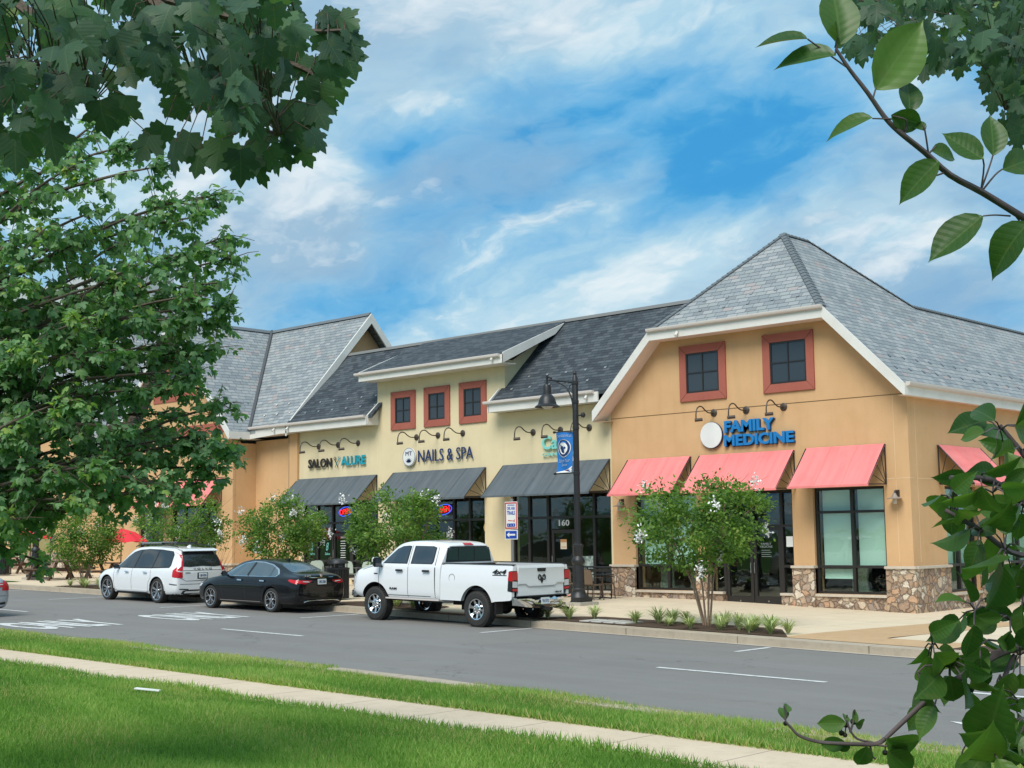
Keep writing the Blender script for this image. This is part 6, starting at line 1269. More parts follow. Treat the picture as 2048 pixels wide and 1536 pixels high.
fr = [(1920, 120, 6.2, -.1, 1, .12), (1850, 130, 6.2, -.1, .9, .12), (1800, 100, 6.2, -.2, .9, .12), (1735, 70, 6.2, -.1, .9, .11), (1700, 90, 6.3, -.1, .9, .1), (1990, 190, 6.1, -.2, .9, .12), (2010, 240, 6, 0, .9, .12), (1980, 150, 6, -.3, .8, .12)]
near_maple('dark maple boughs at the upper right corner behind the bare pear branch', [(1665, -60), (2120, -60), (2120, 290), (2030, 270), (1990, 230), (2000, 170), (1960, 110), (1900, 115), (1850, 125), (1790, 110), (1740, 95), (1690, 80)], 520, 6.3, .085, (-1.2, 5.2, 0), [[(2300, -120, 6.6), (2100, -40, 6.4), (1900, 20, 6.3), (1700, 30, 6.2)], [(2300, -120, 6.6), (2120, 60, 6.3), (2000, 120, 6.2), (2010, 220, 6.1)]], 0, fringe=fr)

# ---- pear tree at the right: one open branch above, dense sprays below
PT = thing('pear_tree', 'ornamental pear with one bare curved branch above and leafy fruiting sprays at lower right', 'tree')
pos = []; dr = []; up = []; sz = []; lb = []; ct = []
trp = np.array([1.35, 2.6, gz(1.35)+.05]); fork = np.array([1.2, 2.75, 1.7])
lb.append((catmull([trp, trp+[.02, 0, .8], fork, fork+[-.1, .1, 1.2], fork+[-.2, .3, 2.6]], 5), .075, .02)); trunkp = lb[0][0]
def leaf_px(bx, by, tx, ty, D_, w=1., roll=0., D2=None):
    a, b = W3(bx, by, D_), W3(tx, ty, D2 or D_*1.01); pos.append(a); dr.append(b-a); L = np.linalg.norm(b-a); sz.append(L*1.03); v = -np.array(CF)*w; ax = nrm(b-a); side = np.cross(ax, v); up.append(v*cos(roll)+side*sin(roll))
DB_ = 2.05
br = [(2300, 560, 2.25), (2120, 480, 2.15), (2048, 436, 2.1), (1965, 385, 2.08), (1900, 350, 2.07), (1850, 305, 2.06), (1800, 265, 2.05), (1770, 235, 2.05), (1735, 185, 2.05), (1700, 140, 2.05), (1672, 98, 2.05)]
bP = catmull([W3(*q) for q in br], 3); lb.append((catmull([fork+[-.1, .1, 1.2], (fork+[-.1, .1, 1.2])*.5+W3(2300, 560, 2.25)*.5+[0, 0, .05], W3(2300, 560, 2.25)], 4), .02, .0078)); lb.append((bP, .0064, .0026))
def stem(*q): P_ = [W3(*p) for p in q]; lb.append((catmull(P_, 3), .0016, .0012))
for s_, l_ in (([(1695, 135, 2.05), (1680, 125, 2.05), (1615, 78, 2.04)], (1615, 78, 1512, 80, 2.04, .6, 1.0)), ([(1672, 98, 2.05), (1670, 110, 2.05)], (1672, 112, 1550, 112, 2.03, .9, .85)), ([(1672, 98, 2.05), (1672, 80, 2.05)], (1680, 92, 1672, -40, 2.06, 1, .1)), ([(1672, 98, 2.05), (1675, 90, 2.05)], (1668, 95, 1690, 40, 2.05, .5, .9)),
              ([(1745, 200, 2.05), (1752, 175, 2.06)], (1750, 180, 1842, 45, 2.08, 1, .1)), ([(1790, 238, 2.05), (1745, 237, 2.04)], (1745, 236, 1648, 265, 2.03, .5, .95)), ([(1810, 268, 2.05), (1818, 228, 2.06)], (1818, 226, 1822, 148, 2.07, 1, .1)), ([(1808, 262, 2.05), (1812, 240, 2.04), (1785, 232, 2.04)], (1782, 230, 1850, 252, 2.04, .8, .4)),
              ([(1855, 310, 2.06), (1872, 292, 2.07)], (1862, 302, 1918, 312, 2.08, .9, -.5)), ([(1857, 308, 2.06), (1850, 262, 2.05), (1845, 250, 2.05)], (1850, 262, 1820, 238, 2.05, .8, .3)), ([(1890, 345, 2.07), (1870, 352, 2.05)], (1878, 322, 1793, 400, 2.04, .8, .6)),
              ([(1962, 380, 2.08), (1980, 330, 2.09), (1986, 310, 2.09)], (1986, 312, 1985, 225, 2.10, 1, .05)), ([(1962, 380, 2.08), (1968, 330, 2.07), (1960, 305, 2.06)], (1966, 318, 1885, 268, 2.05, .8, .2)), ([(1964, 382, 2.08), (1990, 350, 2.07), (2005, 338, 2.07)], (2005, 340, 2085, 305, 2.06, .8, -.2)),
              ([(2020, 432, 2.1), (1990, 430, 2.08), (1966, 432, 2.08)], (1966, 432, 1860, 525, 2.05, .8, .85)), ([(2048, 438, 2.1), (2056, 450, 2.09)], (2058, 445, 1966, 538, 2.05, 1, .8)), ([(2030, 430, 2.1), (2060, 470, 2.1)], (2060, 470, 2120, 560, 2.1, 1, .0))):
    stem(*s_); leaf_px(*l_)
NB = len(pos)
# dense sprays: cluster centres on stems, each a rosette of drooping leaves
clusters = [(2000, 860, 1.95, 9, 95), (2045, 900, 1.95, 7, 105), (1960, 960, 1.85, 4, 100), (1905, 1005, 1.8, 8, 85), (1985, 985, 1.8, 9, 110), (2050, 1010, 1.9, 9, 120), (1960, 1060, 1.8, 9, 110), (2010, 1100, 1.8, 10, 115), (2060, 1120, 1.9, 8, 120), (2050, 1180, 1.9, 5, 100),
            (1950, 1220, 1.75, 8, 95), (1865, 1290, 1.75, 9, 92), (1900, 1330, 1.75, 9, 92), (1960, 1290, 1.72, 9, 95), (2020, 1240, 1.8, 9, 100), (2040, 1310, 1.8, 8, 100), (1880, 1390, 1.75, 7, 92), (1835, 1345, 1.75, 4, 85), (2000, 1350, 1.8, 4, 85), (2035, 1400, 1.75, 4, 80), (2000, 1430, 1.7, 5, 95), (1975, 1500, 1.65, 9, 125), (2040, 1500, 1.65, 9, 130), (2060, 1440, 1.7, 6, 110), (1920, 1525, 1.65, 5, 110), (2010, 1545, 1.65, 6, 120)]
fb = W3(2330, 1180, 1.95); lb.append((catmull([fork, (fork+fb)/2+[0, 0, .08], fb], 4), .03, .014)); fb2 = W3(2250, 1620, 1.8); lb.append((catmull([fork+[0, 0, -.35], (fork+[0, 0, -.3]+fb2)/2, fb2], 4), .022, .010))
stems_ = [[(2330, 1180, 1.95), (2140, 1080, 1.93), (2040, 1000, 1.9), (1980, 960, 1.83), (1900, 955, 1.8)], [(2140, 1080, 1.93), (2060, 930, 1.93), (2000, 850, 1.94)], [(2140, 1080, 1.93), (2040, 1110, 1.88), (1960, 1060, 1.8), (1890, 1020, 1.8)],
          [(2330, 1180, 1.95), (2120, 1270, 1.85), (2048, 1290, 1.82), (1990, 1310, 1.76), (1930, 1350, 1.75), (1900, 1366, 1.75), (1870, 1385, 1.75), (1810, 1440, 1.75), (1770, 1478, 1.74)], [(2250, 1620, 1.8), (2100, 1560, 1.72), (2030, 1500, 1.68), (2005, 1440, 1.72), (2005, 1370, 1.76), (2028, 1310, 1.8)]]
for q in stems_: lb.append((catmull([W3(*p) for p in q], 4), .0075 if q[0][0] > 2200 else .005, .0028))
tw_ = [(1770, 1478, 1.74), (1750, 1488, 1.74), (1700, 1488, 1.73), (1640, 1484, 1.73), (1600, 1472, 1.73), (1582, 1455, 1.73), (1570, 1442, 1.73)]; lb.append((catmull([W3(*p) for p in tw_], 4), .0032, .0014))
stem((1745, 1485, 1.74), (1715, 1478, 1.74), (1700, 1460, 1.74), (1694, 1440, 1.74)); stem((1570, 1440, 1.73), (1572, 1425, 1.73), (1568, 1412, 1.73)); stem((1700, 1465, 1.74), (1708, 1440, 1.74)); stem((1740, 1490, 1.74), (1745, 1512, 1.74), (1752, 1518, 1.74)); stem((1755, 1490, 1.74), (1790, 1495, 1.73))
twl = [(1692, 1446, 1632, 1448, 1.74, .6, .2), (1692, 1445, 1690, 1425, 1.74, .8, .2), (1705, 1445, 1712, 1418, 1.74, .8, .3), (1710, 1448, 1732, 1446, 1.74, .9, .1), (1772, 1478, 1855, 1502, 1.72, .6, .4), (1782, 1490, 1820, 1512, 1.72, .9, .2), (1735, 1492, 1715, 1540, 1.73, 1, .1), (1700, 1484, 1660, 1502, 1.73, .7, -.3), (1775, 1500, 1830, 1550, 1.72, 1, 0), (1570, 1440, 1562, 1408, 1.73, .3, .2), (1572, 1425, 1578, 1405, 1.73, .3, -.3), (1690, 1484, 1640, 1492, 1.735, .4, .2)]
for q in twl: leaf_px(*q)
for (x, y, D_, n, ln) in clusters:
    c0 = W3(x, y, D_)
    for i in range(int(n*.85)):
        a = rng.random()*2*pi; D2 = D_+rng.normal()*.09; r0 = 12+26*rng.random(); bx, by = x+cos(a)*r0, y+sin(a)*r0; L = ln*(.44+.36*rng.random()); aa = a+rng.normal()*.5
        dx, dy = cos(aa), sin(aa)*.8+.38; k = math.hypot(dx, dy); tx, ty = bx+dx/k*L, by+dy/k*L
        leaf_px(bx, by, tx, ty, D2, 1., rng.normal()*.75, D2+rng.normal()*.035); lb.append(([c0, (c0+pos[-1])/2+[0, 0, .004], pos[-1]], .0013, .001))
limb_mesh('trunk', lb[:1], PBARK, PT, 12); limb_mesh('limbs', lb[1:], PBARK, PT, 6)
n_ = len(pos); foliage('crown', 'pear', np.array(pos), np.array(dr), np.array(up), np.array(sz), PEAR, PT, np.clip(rng.normal(.45, .25, n_), 0, 1), .12)
BERRY = mat('pear_fruit', (.03, .022, .012), .6)
for (x, y, r) in ((1941, 1378, 8), (1967, 1361, 7), (1847, 1427, 8), (2035, 1444, 5), (1571, 1447, 5), (1692, 1450, 6), (1707, 1443, 7), (1683, 1466, 6), (1690, 1470, 5), (1770, 1505, 6)):
    mb = MB(); rr = r/CAMF*1.75; M_ = Matrix.Translation(atD(x, y, 1.75)); mb.lathe([(0, -rr), (rr*.7, -rr*.7), (rr, 0), (rr*.75, rr*.65), (0, rr*.95)], 12, M_); mb.tube([(0, 0, rr*.8), (rr*.6, 0, rr*3.4)], .0008, 5, M_); mb.build('fruit', BERRY, PT, True)

# ---- crepe myrtles along the kerb and by the side wall
def myrtle(label, x, y, h, w, z0=1.0, seed=1, leaves=2600, flowers=14, stems=6, grp='flowering crepe myrtles along the pavement', lean=0.):
    r = np.random.default_rng(seed); gzb = gz(x)+.16; t_ = thing('crepe_myrtle', label, 'tree', (0, 0, 0), group=grp); st = []; ends = []
    for i in range(stems):
        a = 2*pi*i/stems+r.random(); b = np.array([x+cos(a)*.07, y+sin(a)*.07, gzb-.05]); rr = w*(.16+.26*r.random()); top = np.array([x+cos(a)*rr+lean, y+sin(a)*rr*.8, gzb+h*(.62+.3*r.random())]); m1 = b*.72+top*.28+[0, 0, h*.10]; m2 = b*.38+top*.62+[cos(a)*.06, sin(a)*.06, h*.05]
        P_ = catmull([b, m1, m2, top], 5); st.append((P_, .026, .007))
        for k in range(5):
            s = P_[int(len(P_)*(.40+.11*k))]; aa = a+r.normal()*1.1; L = w*.5*(.5+.6*r.random()); e = s+np.array([cos(aa)*L*.85, sin(aa)*L*.8, L*(.25+.6*r.random())]); mm = (s+e)/2+[0, 0, .06]; st.append((catmull([s, mm, e], 3), .010, .003)); ends += [e, mm]
        ends.append(top)
    C0 = np.array([x+lean, y, gzb+z0+(h-z0)*.5]); E = []
    for e in ends: E.append(e)
    for _ in range(34):
        v = r.normal(size=3); v /= np.linalg.norm(v); E.append(C0+v*np.array([w*.5, w*.46, (h-z0)*.5])*(.55+.42*r.random()))
    E = np.array(E); ok = (E[:, 2] > gzb+z0*.85); E = E[ok]; n = int(leaves*2.1); idx = r.integers(0, len(E), n); rad_ = np.where(r.random(len(E)) < .6, .13, .22)[idx]; P0 = E[idx]+r.normal(size=(n, 3))*rad_[:, None]*np.array([1, 1, .75])
    ez = (P0-C0)/np.array([w*.53, w*.50, (h-z0)*.55]); P0 = P0[np.linalg.norm(ez, axis=1) < 1.06]; n = len(P0); dr = (P0-C0)*.6+r.normal(size=(n, 3))*.7; up = np.array([0, 0, 1.2])+r.normal(size=(n, 3))*.7
    rel = (P0[:, 2]-gzb-z0)/(h-z0); clump = np.sin(P0[:, 0]*5+seed)*np.cos(P0[:, 2]*6+P0[:, 1]*4)*.26
    limb_mesh('trunk', st, MBARK, t_, 6); foliage('crown', 'oval', P0, dr, up, .095*(.7+.6*r.random(n)), CREPE, t_, np.clip(.42+clump+r.normal(size=n)*.17, 0, 1))
    fc = E[r.choice(len(E), flowers, False)]; fp = []
    for c in fc:
        o = (c-C0)*.32; k = r.integers(22, 55); fp.append(c+o+r.normal(size=(k, 3))*np.array([.055, .055, .08]))
    fp = np.concatenate(fp); k = len(fp); foliage('blossoms', 'oval', fp, r.normal(size=(k, 3)), r.normal(size=(k, 3)), np.full(k, .075), FLOWER, t_); return t_
myrtle('crepe myrtle with slim multiple trunks in the mulch before the clinic doors', -17.75, 25.05, 3.42, 3.3, 1.15, 3, 4700, 10, 6, lean=-.18)
p = atY(785, 1100, 25.3); myrtle('crepe myrtle behind the white pickup bonnet', p.x, 25.5, 3.4, 2.8, 1.0, 5, 4600, 8)
p = atY(545, 1100, 25.6); myrtle('crepe myrtle above the black saloon with white blossom on its right side', p.x, 25.9, 3.3, 2.8, 1.0, 8, 4200, 16)
p = atY(352, 1100, 25.8); myrtle('crepe myrtle behind the white suv roof', p.x, 26.0, 3.3, 3.2, .8, 9, 3600, 12)
p = atY(160, 1100, 25.8); myrtle('crepe myrtle beside the picnic tables', p.x, 26.0, 2.9, 2.7, .5, 12, 4200, 8)
myrtle('crepe myrtle beyond the building corner behind the pear leaves', -13.1, 41, 4.2, 3.4, 1.1, 15, 3200, 16, grp='flowering crepe myrtles along the pavement')
# bare pruned shrub between the suv and the saloon
t_ = thing('bare_shrub', 'leafless grey shrub stems rising behind the white suv', 'shrub'); mb = MB(); p = atY(428, 1140, 27); r = random.Random(4)
for i in range(26):
    a = r.uniform(-1.1, 1.1); L = r.uniform(.8, 1.7); b = Vector((p.x+r.uniform(-.1, .1), 27+r.uniform(-.1, .1), gz(p.x)+.15)); mb.tube([b, b+Vector((sin(a)*L*.4, r.uniform(-.2, .2), L*.7)), b+Vector((sin(a)*L, r.uniform(-.3, .3), L*1.25))], [.008, .006, .003], 5)
mb.build('stems', MBARK, t_)

# ---- variegated tufts in the mulch
bm_v = []; blade = np.array([(-.5, 0, 0), (.5, 0, 0), (.45, .35, .25), (-.45, .35, .25), (.3, .75, .28), (-.3, .75, .28), (0, 1.0, .05)], float); bf = np.array([(0, 1, 2), (0, 2, 3), (3, 2, 4), (3, 4, 5), (5, 4, 6)])
def tuft_mesh(seed):
    r = np.random.default_rng(seed); n = 90; a = r.random(n)*2*pi; t_ = blade.copy(); t_[:, 0] *= .05; P0 = np.stack([np.cos(a)*.03*r.random(n), np.sin(a)*.03*r.random(n), np.zeros(n)], 1); el = .25+.85*r.random(n); d_ = np.stack([np.cos(a), np.sin(a), el*1.1], 1)
    o = foliage('blades', (t_, bf), P0, d_, np.array([0, 0, 1.])+0*d_, .27+.17*r.random(n), LIRIO, None, r.random(n)); return o
protos = []
for k in range(3):
    o = tuft_mesh(30+k); protos.append(o.data); bpy.data.objects.remove(o)
tufts = [(-18.75, 25.15, 'at the back of the clinic bed, left of the myrtle'), (-17.2, 24.95, 'at the back of the clinic bed, right of the myrtle'), (-16.3, 24.8, 'at the back of the clinic bed, near its right end'), (-21.9, 24.35, 'left end of the bed, nearest the pickup exhaust'), (-21.35, 24.5, 'just left of the street lamp foot'), (-20.9, 24.9, 'at the foot of the street lamp'), (-19.35, 24.5, 'right of the pale slabs'), (-18.95, 24.85, 'first behind the left side of the clinic myrtle'), (-18.6, 24.9, 'second behind the left side of the clinic myrtle'), (-18.25, 24.95, 'third behind the left side of the clinic myrtle'), (-18.3, 24.35, 'small one on the kerb side left of the myrtle trunks'), (-17.45, 24.0, 'small one in front of the myrtle trunks'), (-17.05, 24.55, 'right of the myrtle trunks'), (-16.75, 24.1, 'low on the kerb side right of the myrtle'), (-16.5, 24.45, 'beside the kerb side one right of the myrtle'), (-16.15, 24.4, 'middle of the right half of the bed'), (-15.95, 24.0, 'fourth from the right end of the bed'), (-15.65, 24.35, 'third from the right end of the bed'), (-15.4, 23.95, 'second from the right end of the bed, by the kerb'), (-15.2, 24.3, 'last at the right end of the bed'), (-28.0, 24.95, 'left of the pickup front tyre'), (-28.5, 25.2, 'between the saloon and the pickup'), (-27.4, 25.0, 'under the pickup bonnet'), (-46.6, 25.35, 'leftmost behind the white suv'), (-46.0, 25.5, 'second from the left by the white suv'), (-45.4, 25.3, 'below the myrtle by the picnic tables'), (-44.8, 25.5, 'right of the picnic table myrtle'), (-44.3, 25.3, 'nearer the suv bonnet'), (-43.7, 25.55, 'at the suv bonnet'), (-43.2, 25.3, 'last before the suv front wheel')]
for i, (x, y, l) in enumerate(tufts):
    o = link('liriope_tuft', protos[i % 3]); o.location = (x, y, gz(x)+.165); s = 1.0+.35*((i*37) % 10)/10-.12; o.scale = (s, s, s*(.75 if i in (10, 11) else 1)); o.rotation_euler = (0, 0, i*1.7); tag(o, 'striped grass tuft, '+l, 'plant', 'striped grass tufts in the mulch')

# ---- grass
def grass(name, x0, x1, y0, y1, n, h, hz, dry=None, label=None):
    x = x0+(x1-x0)*rng.random(n); yy0 = y0 if not callable(y0) else y0(x); yy1 = y1 if not callable(y1) else y1(x); y = yy0+(yy1-yy0)*rng.random(n)
    z = -G*x+hz; P0 = np.stack([x, y, z], 1); T3 = np.array([(-.5, 0, 0), (.5, 0, 0), (.32, .55, .10), (-.32, .55, .10), (0, 1, .34)], float); T3[:, 0] *= .12; F3 = np.array([(0, 1, 2), (0, 2, 3), (3, 2, 4)])
    L = h*(.6+.8*rng.random(n)); patch = np.sin(x*1.3+np.sin(y*2.1)*2)*np.cos(y*1.7+x*.35); d_ = rng.normal(size=(n, 3))*.42; d_[:, 2] = 1; tn = np.clip(.46+.18*patch+.10*np.sin(x*.45+y*.8)+rng.normal(size=n)*.14, 0, .76)
    if dry is not None: m_ = rng.random(n) < dry(x, y); tn[m_] = .74+.26*rng.random(m_.sum())
    o = foliage(name, (T3, F3), P0, d_, rng.normal(size=(n, 3))*np.array([1, 1, .1]), L*(.9+.25*patch), GRASSM, None, tn); return tag(o, kind='stuff')
ek = lambda x: np.interp(x, [a for a, b in NEARK], [b for a, b in NEARK])
dryf = lambda x, y: np.clip((y-(ek(x)-1.35))/1.0, 0, 1)*.62*(.7+.5*np.sin(x*2.3)*np.cos(y*3+x))+.05
gap = lambda x: np.where((x > -17.3) & (x < -14.2), ek(x)-.40, ek(x)+.015)
grass('verge_grass', -34, -4, 12.17, gap, 150000, .085, .085, dryf); grass('verge_grass_edge', -34, -4, 12.12, 12.28, 16000, .10, .09, lambda x, y: .35+0*x)
g1 = grass('lawn_grass', -19, -4.5, 6.2, 10.95, 210000, .075, .075, lambda x, y: np.clip(.10+.22*np.sin(x*1.1+y)*np.sin(y*2.2), 0, .3)); grass('lawn_grass_far', -34, -19, 7.0, 10.95, 90000, .085, .075, lambda x, y: .12+0*x)
grass('lawn_edge_grass', -34, -4, 10.9, 11.02, 9000, .11, .08, lambda x, y: .08+0*x)
# ------------------------------------------------------------------ street furniture
def street_lamp(label, x, y, banner_side=True, arm_dir=pi, brackets=True, group='black street lamps'):
    z0 = gz(x)+.15; L = thing('street_lamp', label, 'street lamp', (x, y, z0), group=group)
    mb = MB(); mb.bb(-.40, .40, -.40, .40, -.1, .09); mb.build('footing', mat('footing_concrete', (.40, .37, .32), .9), L, bevel=.015)
    mb = MB(); mb.bb(-.27, .27, -.27, .27, .09, .22); mb.lathe([(.27, .22), (.25, .26), (.20, .34), (.185, .40), (.20, .44), (.165, .48), (.15, 1.0), (.145, 1.12), (.18, 1.16), (.195, 1.22), (.17, 1.30), (.13, 1.34), (.12, 1.38)], 16)
    for k in range(12): a = 2*pi*k/12; mb.tube([(cos(a)*.158, sin(a)*.158, .5), (cos(a)*.142, sin(a)*.142, 1.1)], .014, 5)
    mb.lathe([(.12, 1.36), (.135, 1.4), (.135, 1.62), (.15, 1.64), (.15, 1.68), (.09, 1.72)], 16); mb.build('base', BLACKM, L, True)
    mb = MB(); mb.lathe([(.085, 1.7), (.082, 4.6), (.078, 6.45), (.05, 6.5), (.045, 6.55), (.06, 6.58), (.03, 6.64), (0, 6.66)], 16)
    for zz in (3.7, 5.0, 5.75, 6.3): mb.lathe([(.08, zz-.05), (.10, zz-.04), (.10, zz+.04), (.08, zz+.05)], 16)
    for k in range(12): a = 2*pi*k/12; mb.tube([(cos(a)*.083, sin(a)*.083, 1.8), (cos(a)*.079, sin(a)*.079, 6.3)], .007, 4)
    mb.build('pole', BLACKM, L, True)
    mb = MB(); mb.tube([(0, 0, 6.30), (-.45, 0, 6.38), (-1.0, 0, 6.46)], [.035, .03, .028], 10); mb.tube(smooth_path([(-.06, 0, 5.35), (-.14, 0, 5.85), (-.36, 0, 6.2), (-.7, 0, 6.38)], 5), .022, 8); mb.tube(smooth_path([(-.08, 0, 6.0), (-.2, 0, 6.08), (-.22, 0, 6.2), (-.12, 0, 6.26)], 4), .014, 6); mb.tube([(-.9, 0, 6.5), (-1.02, 0, 6.56), (-1.1, 0, 6.5)], .03, 8); mb.build('arm', BLACKM, L, True)
    mb = MB(); M_ = T(-1.08, 0, 0); mb.tube([(0, 0, 6.6), (0, 0, 6.2)], .035, 10, M_); mb.lathe([(.02, 6.34), (.10, 6.33), (.12, 6.28), (.125, 6.10), (.13, 6.05), (.20, 5.98), (.245, 5.88), (.275, 5.76), (.37, 5.69), (.365, 5.67), (.26, 5.74), (.20, 5.9), (.05, 6.0), (0, 6.0)], 32, M_); mb.build('lamp_head', BLACKM, L, True)
    mb = MB(); mb.lathe([(0, 5.78), (.16, 5.76), (.18, 5.70), (.1, 5.63), (0, 5.62)], 20, M_); mb.build('lens', mat('lamp_lens', (.5, .5, .48), .3), L, True)
    if brackets:
        for z in (4.92, 3.72): mb = MB(); mb.tube([(-.06, 0, z), (-.80, 0, z)], .018, 8); mb.lathe([(0, -.03), (.035, -.03), (.035, .03), (0, .03)], 10, T(-.82, 0, z, ry=pi/2)); mb.build('banner_arm', BLACKM, L)
    mb = MB(); mb.tube([(.06, 0, 5.35), (.26, 0, 5.35)], .02, 8); mb.lathe([(0, -.03), (.07, -.03), (.08, .02), (.05, .05), (0, .05)], 14, T(.28, 0, 5.35, ry=pi/2)); mb.build('receptacle', BLACKM, L)
    return L
LX_, LY_ = -24.98, 29.1; street_lamp('tall black street lamp with bell shade carrying the blue banner', LX_, LY_)
p = atY(70, 1150, 27.9); street_lamp('black street lamp behind the maple leaves with its base by the picnic tables', p.x, 27.9, brackets=False)
# banner
B = thing('banner', 'blue street banner with round navy emblem and flag stripes on the lamp post', 'banner', (LX_, LY_, gz(LX_)+.15)); z1, z0 = 4.90, 3.74; xa, xb = -.76, -.14
def bw(u, v): return (xa+(xb-xa)*u+.02*sin(v*7)*(1-v), -.0+.05*sin(u*5+v*3), z0+(z1-z0)*v)
mb = MB(); nu, nv = 10, 20; vs = [bw(i/nu, j/nv) for i in range(nu+1) for j in range(nv+1)]; mb.add(vs, [(i*(nv+1)+j, (i+1)*(nv+1)+j, (i+1)*(nv+1)+j+1, i*(nv+1)+j+1) for i in range(nu) for j in range(nv)]); mb.add([(a, b+.008, c) for a, b, c in vs], [(i*(nv+1)+j, (i+1)*(nv+1)+j, (i+1)*(nv+1)+j+1, i*(nv+1)+j+1) for i in range(nu) for j in range(nv)])
mb.build('cloth', BANBLUE, B, True)
def on_banner(name, polys, m, off_=.012):
    mb = MB()
    for P_ in polys:
        n = len(P_); c = [bw(u, v) for u, v in P_]; mb.add([(a, b-off_, q) for a, b, q in c], [tuple(range(n))])
    return mb.build(name, m, B)
asp = (z1-z0)/(xb-xa); circ = lambda r, n=36, cu=.5, cv=.60: [(cu+r*cos(2*pi*k/n), cv+r*sin(2*pi*k/n)/asp) for k in range(n)]
on_banner('emblem_ring', [circ(.42)], SIGNWHITE, .012); on_banner('emblem_band', [circ(.385)], NAVY, .016); on_banner('emblem_field', [circ(.275)], SIGNWHITE, .020)
on_banner('emblem_eagle', [[(.30, .60), (.38, .585), (.44, .60), (.42, .56), (.5, .53), (.58, .56), (.56, .60), (.62, .585), (.70, .60), (.64, .645), (.56, .62), (.52, .655), (.48, .655), (.44, .62), (.36, .645)], [(.49, .60), (.51, .60), (.51, .48), (.49, .48)], [(.40, .53), (.5, .49), (.60, .53), (.5, .505)]], NAVY, .024)
on_banner('flag_stripes', [[(.0, .0), (1, .0), (1, .155), (.82, .10), (.5, .055), (.2, .04), (0, .02)]], SIGNWHITE, .012); on_banner('flag_red', [[(.1, .005), (.5, .012), (1, .05), (1, .025), (.6, -.0), (.2, -.0)], [(.35, .035), (.7, .065), (1, .115), (1, .09), (.7, .045), (.4, .02)]], SRED, .016)
mb = MB(); 
def wavy(s_, x, z, w, h, **k):
    v, f = text_mesh(s_, w, h, .002, .0, **k); mb.add([(x+q[0], bw((x+q[0]-xa)/(xb-xa), (z+q[2]-z0)/(z1-z0))[1]-.012, z+q[2]) for q in v], f)
wavy('GAINESVILLE', xa+.05, z1-.14, .52, .07); wavy('Salute Your', xa+.06, z0+.30, .50, .10, shear=.4); wavy('Service', xa+.17, z0+.19, .28, .08, shear=.4); mb.build('banner_letters', SIGNWHITE, B)
# trail sign
sx0 = -27.25; SGN = thing('trail_sign', 'white signboard with red border reading CIVIL WAR TRAILS above a blue arrow plate', 'sign', (sx0+.26, 28.5, gz(sx0)+.15)); zb = gz(sx0)+.15
mb = MB(); mb.bb(-.035, .035, .0, .05, 0, 3.0); mb.build('post', GALV, SGN)
q = 3.40-zb; r_ = 2.62-zb
mb = MB(); mb.bb(-.25, .25, -.015, 0, r_, q+.02); pl = mb.build('panel', SIGNWHITE, SGN)
mb = MB(); [mb.bb(*a) for a in ((-.235, .235, -.02, -.015, q-.035, q), (-.235, .235, -.02, -.015, r_+.02, r_+.055), (-.235, -.20, -.02, -.015, r_+.055, q-.035), (.20, .235, -.02, -.015, r_+.055, q-.035))]; letters(mb, 'TRAILS', 0, 0, 0, .001, .001, .001) if 0 else None; mb.prism([(-.12, r_+.27), (.10, r_+.25), (.14, r_+.30), (.14, r_+.20), (.10, r_+.235), (-.12, r_+.245)], -.02, -.015, 'xz'); mb.build('red_border', SRED, pl)
mb = MB(); letters(mb, 'VIRGINIA', -.15, -.016, q-.10, .30, .04, .004, .01); letters(mb, 'CIVIL WAR', -.16, -.016, q-.22, .32, .09, .004, .02); letters(mb, 'TRAILS', -.16, -.016, q-.36, .32, .11, .004, .03); mb.bb(-.16, .16, -.02, -.015, r_+.075, r_+.17); mb.build('blue_letters', SBLUE2, pl)
mb = MB(); 
for k in range(3): mb.prism([(-.1+.1*k+.022*(1 if j % 2 == 0 else .42)*sin(2*pi*j/10), r_+.122+.022*(1 if j % 2 == 0 else .42)*cos(2*pi*j/10)) for j in range(10)], -.026, -.02, 'xz')
mb.build('white_stars', SIGNWHITE, pl)
mb = MB(); mb.bb(-.25, .25, -.015, 0, r_-.29, r_-.02); pl = mb.build('arrow_plate', SIGNWHITE, SGN); mb = MB(); mb.bb(-.22, .22, -.02, -.015, r_-.265, r_-.045); mb.build('blue_field', SBLUE2, pl); mb = MB(); mb.prism([(-.17, r_-.155), (-.07, r_-.08), (-.07, r_-.13), (.16, r_-.13), (.16, r_-.18), (-.07, r_-.18), (-.07, r_-.23)], -.026, -.02, 'xz'); mb.build('arrow', SIGNWHITE, pl)
# litter bins
def bin_(label, x, y, s=1.):
    b = thing('litter_bin', label, 'litter bin', (x, y, gz(x)+.15), group='black litter bins'); w = .29*s
    mb = MB(); n = 28; mb.lathe([(w*.92, .04), (w*.92, .08)], n); mb.lathe([(w, .90), (w*1.06, .91), (w*1.06, .96), (w*.9, .97), (w*.86, .86), (w*.80, .10), (0, .08)], n)
    for k in range(n): a = 2*pi*k/n; mb.box((cos(a)*w, sin(a)*w, .48), (.012, .045, .86), rot=Matrix.Rotation(a, 3, 'Z'))
    mb.build('slatted_body', BLACKM, b); mb = MB(); mb.lathe([(w*.95, 1.12), (w*.8, 1.19), (w*.4, 1.23), (0, 1.24)], n); mb.lathe([(w*.97, 1.09), (w*.95, 1.12), (0, 1.1)], n); [mb.tube([(cos(a)*w*.85, sin(a)*w*.85, .95), (cos(a)*w*.85, sin(a)*w*.85, 1.12)], .012, 5) for a in [2*pi*k/10 for k in range(10)]]; mb.build('domed_lid', BLACKM, b, True); return b
p = atY(676, 1170, 26.4); bin_('black slatted litter bin behind the boot of the black saloon', p.x, 26.4, 1.15); p = atY(4, 1150, 29); bin_('black litter bin at the left edge by the wooden benches', p.x, 29, 1.35)
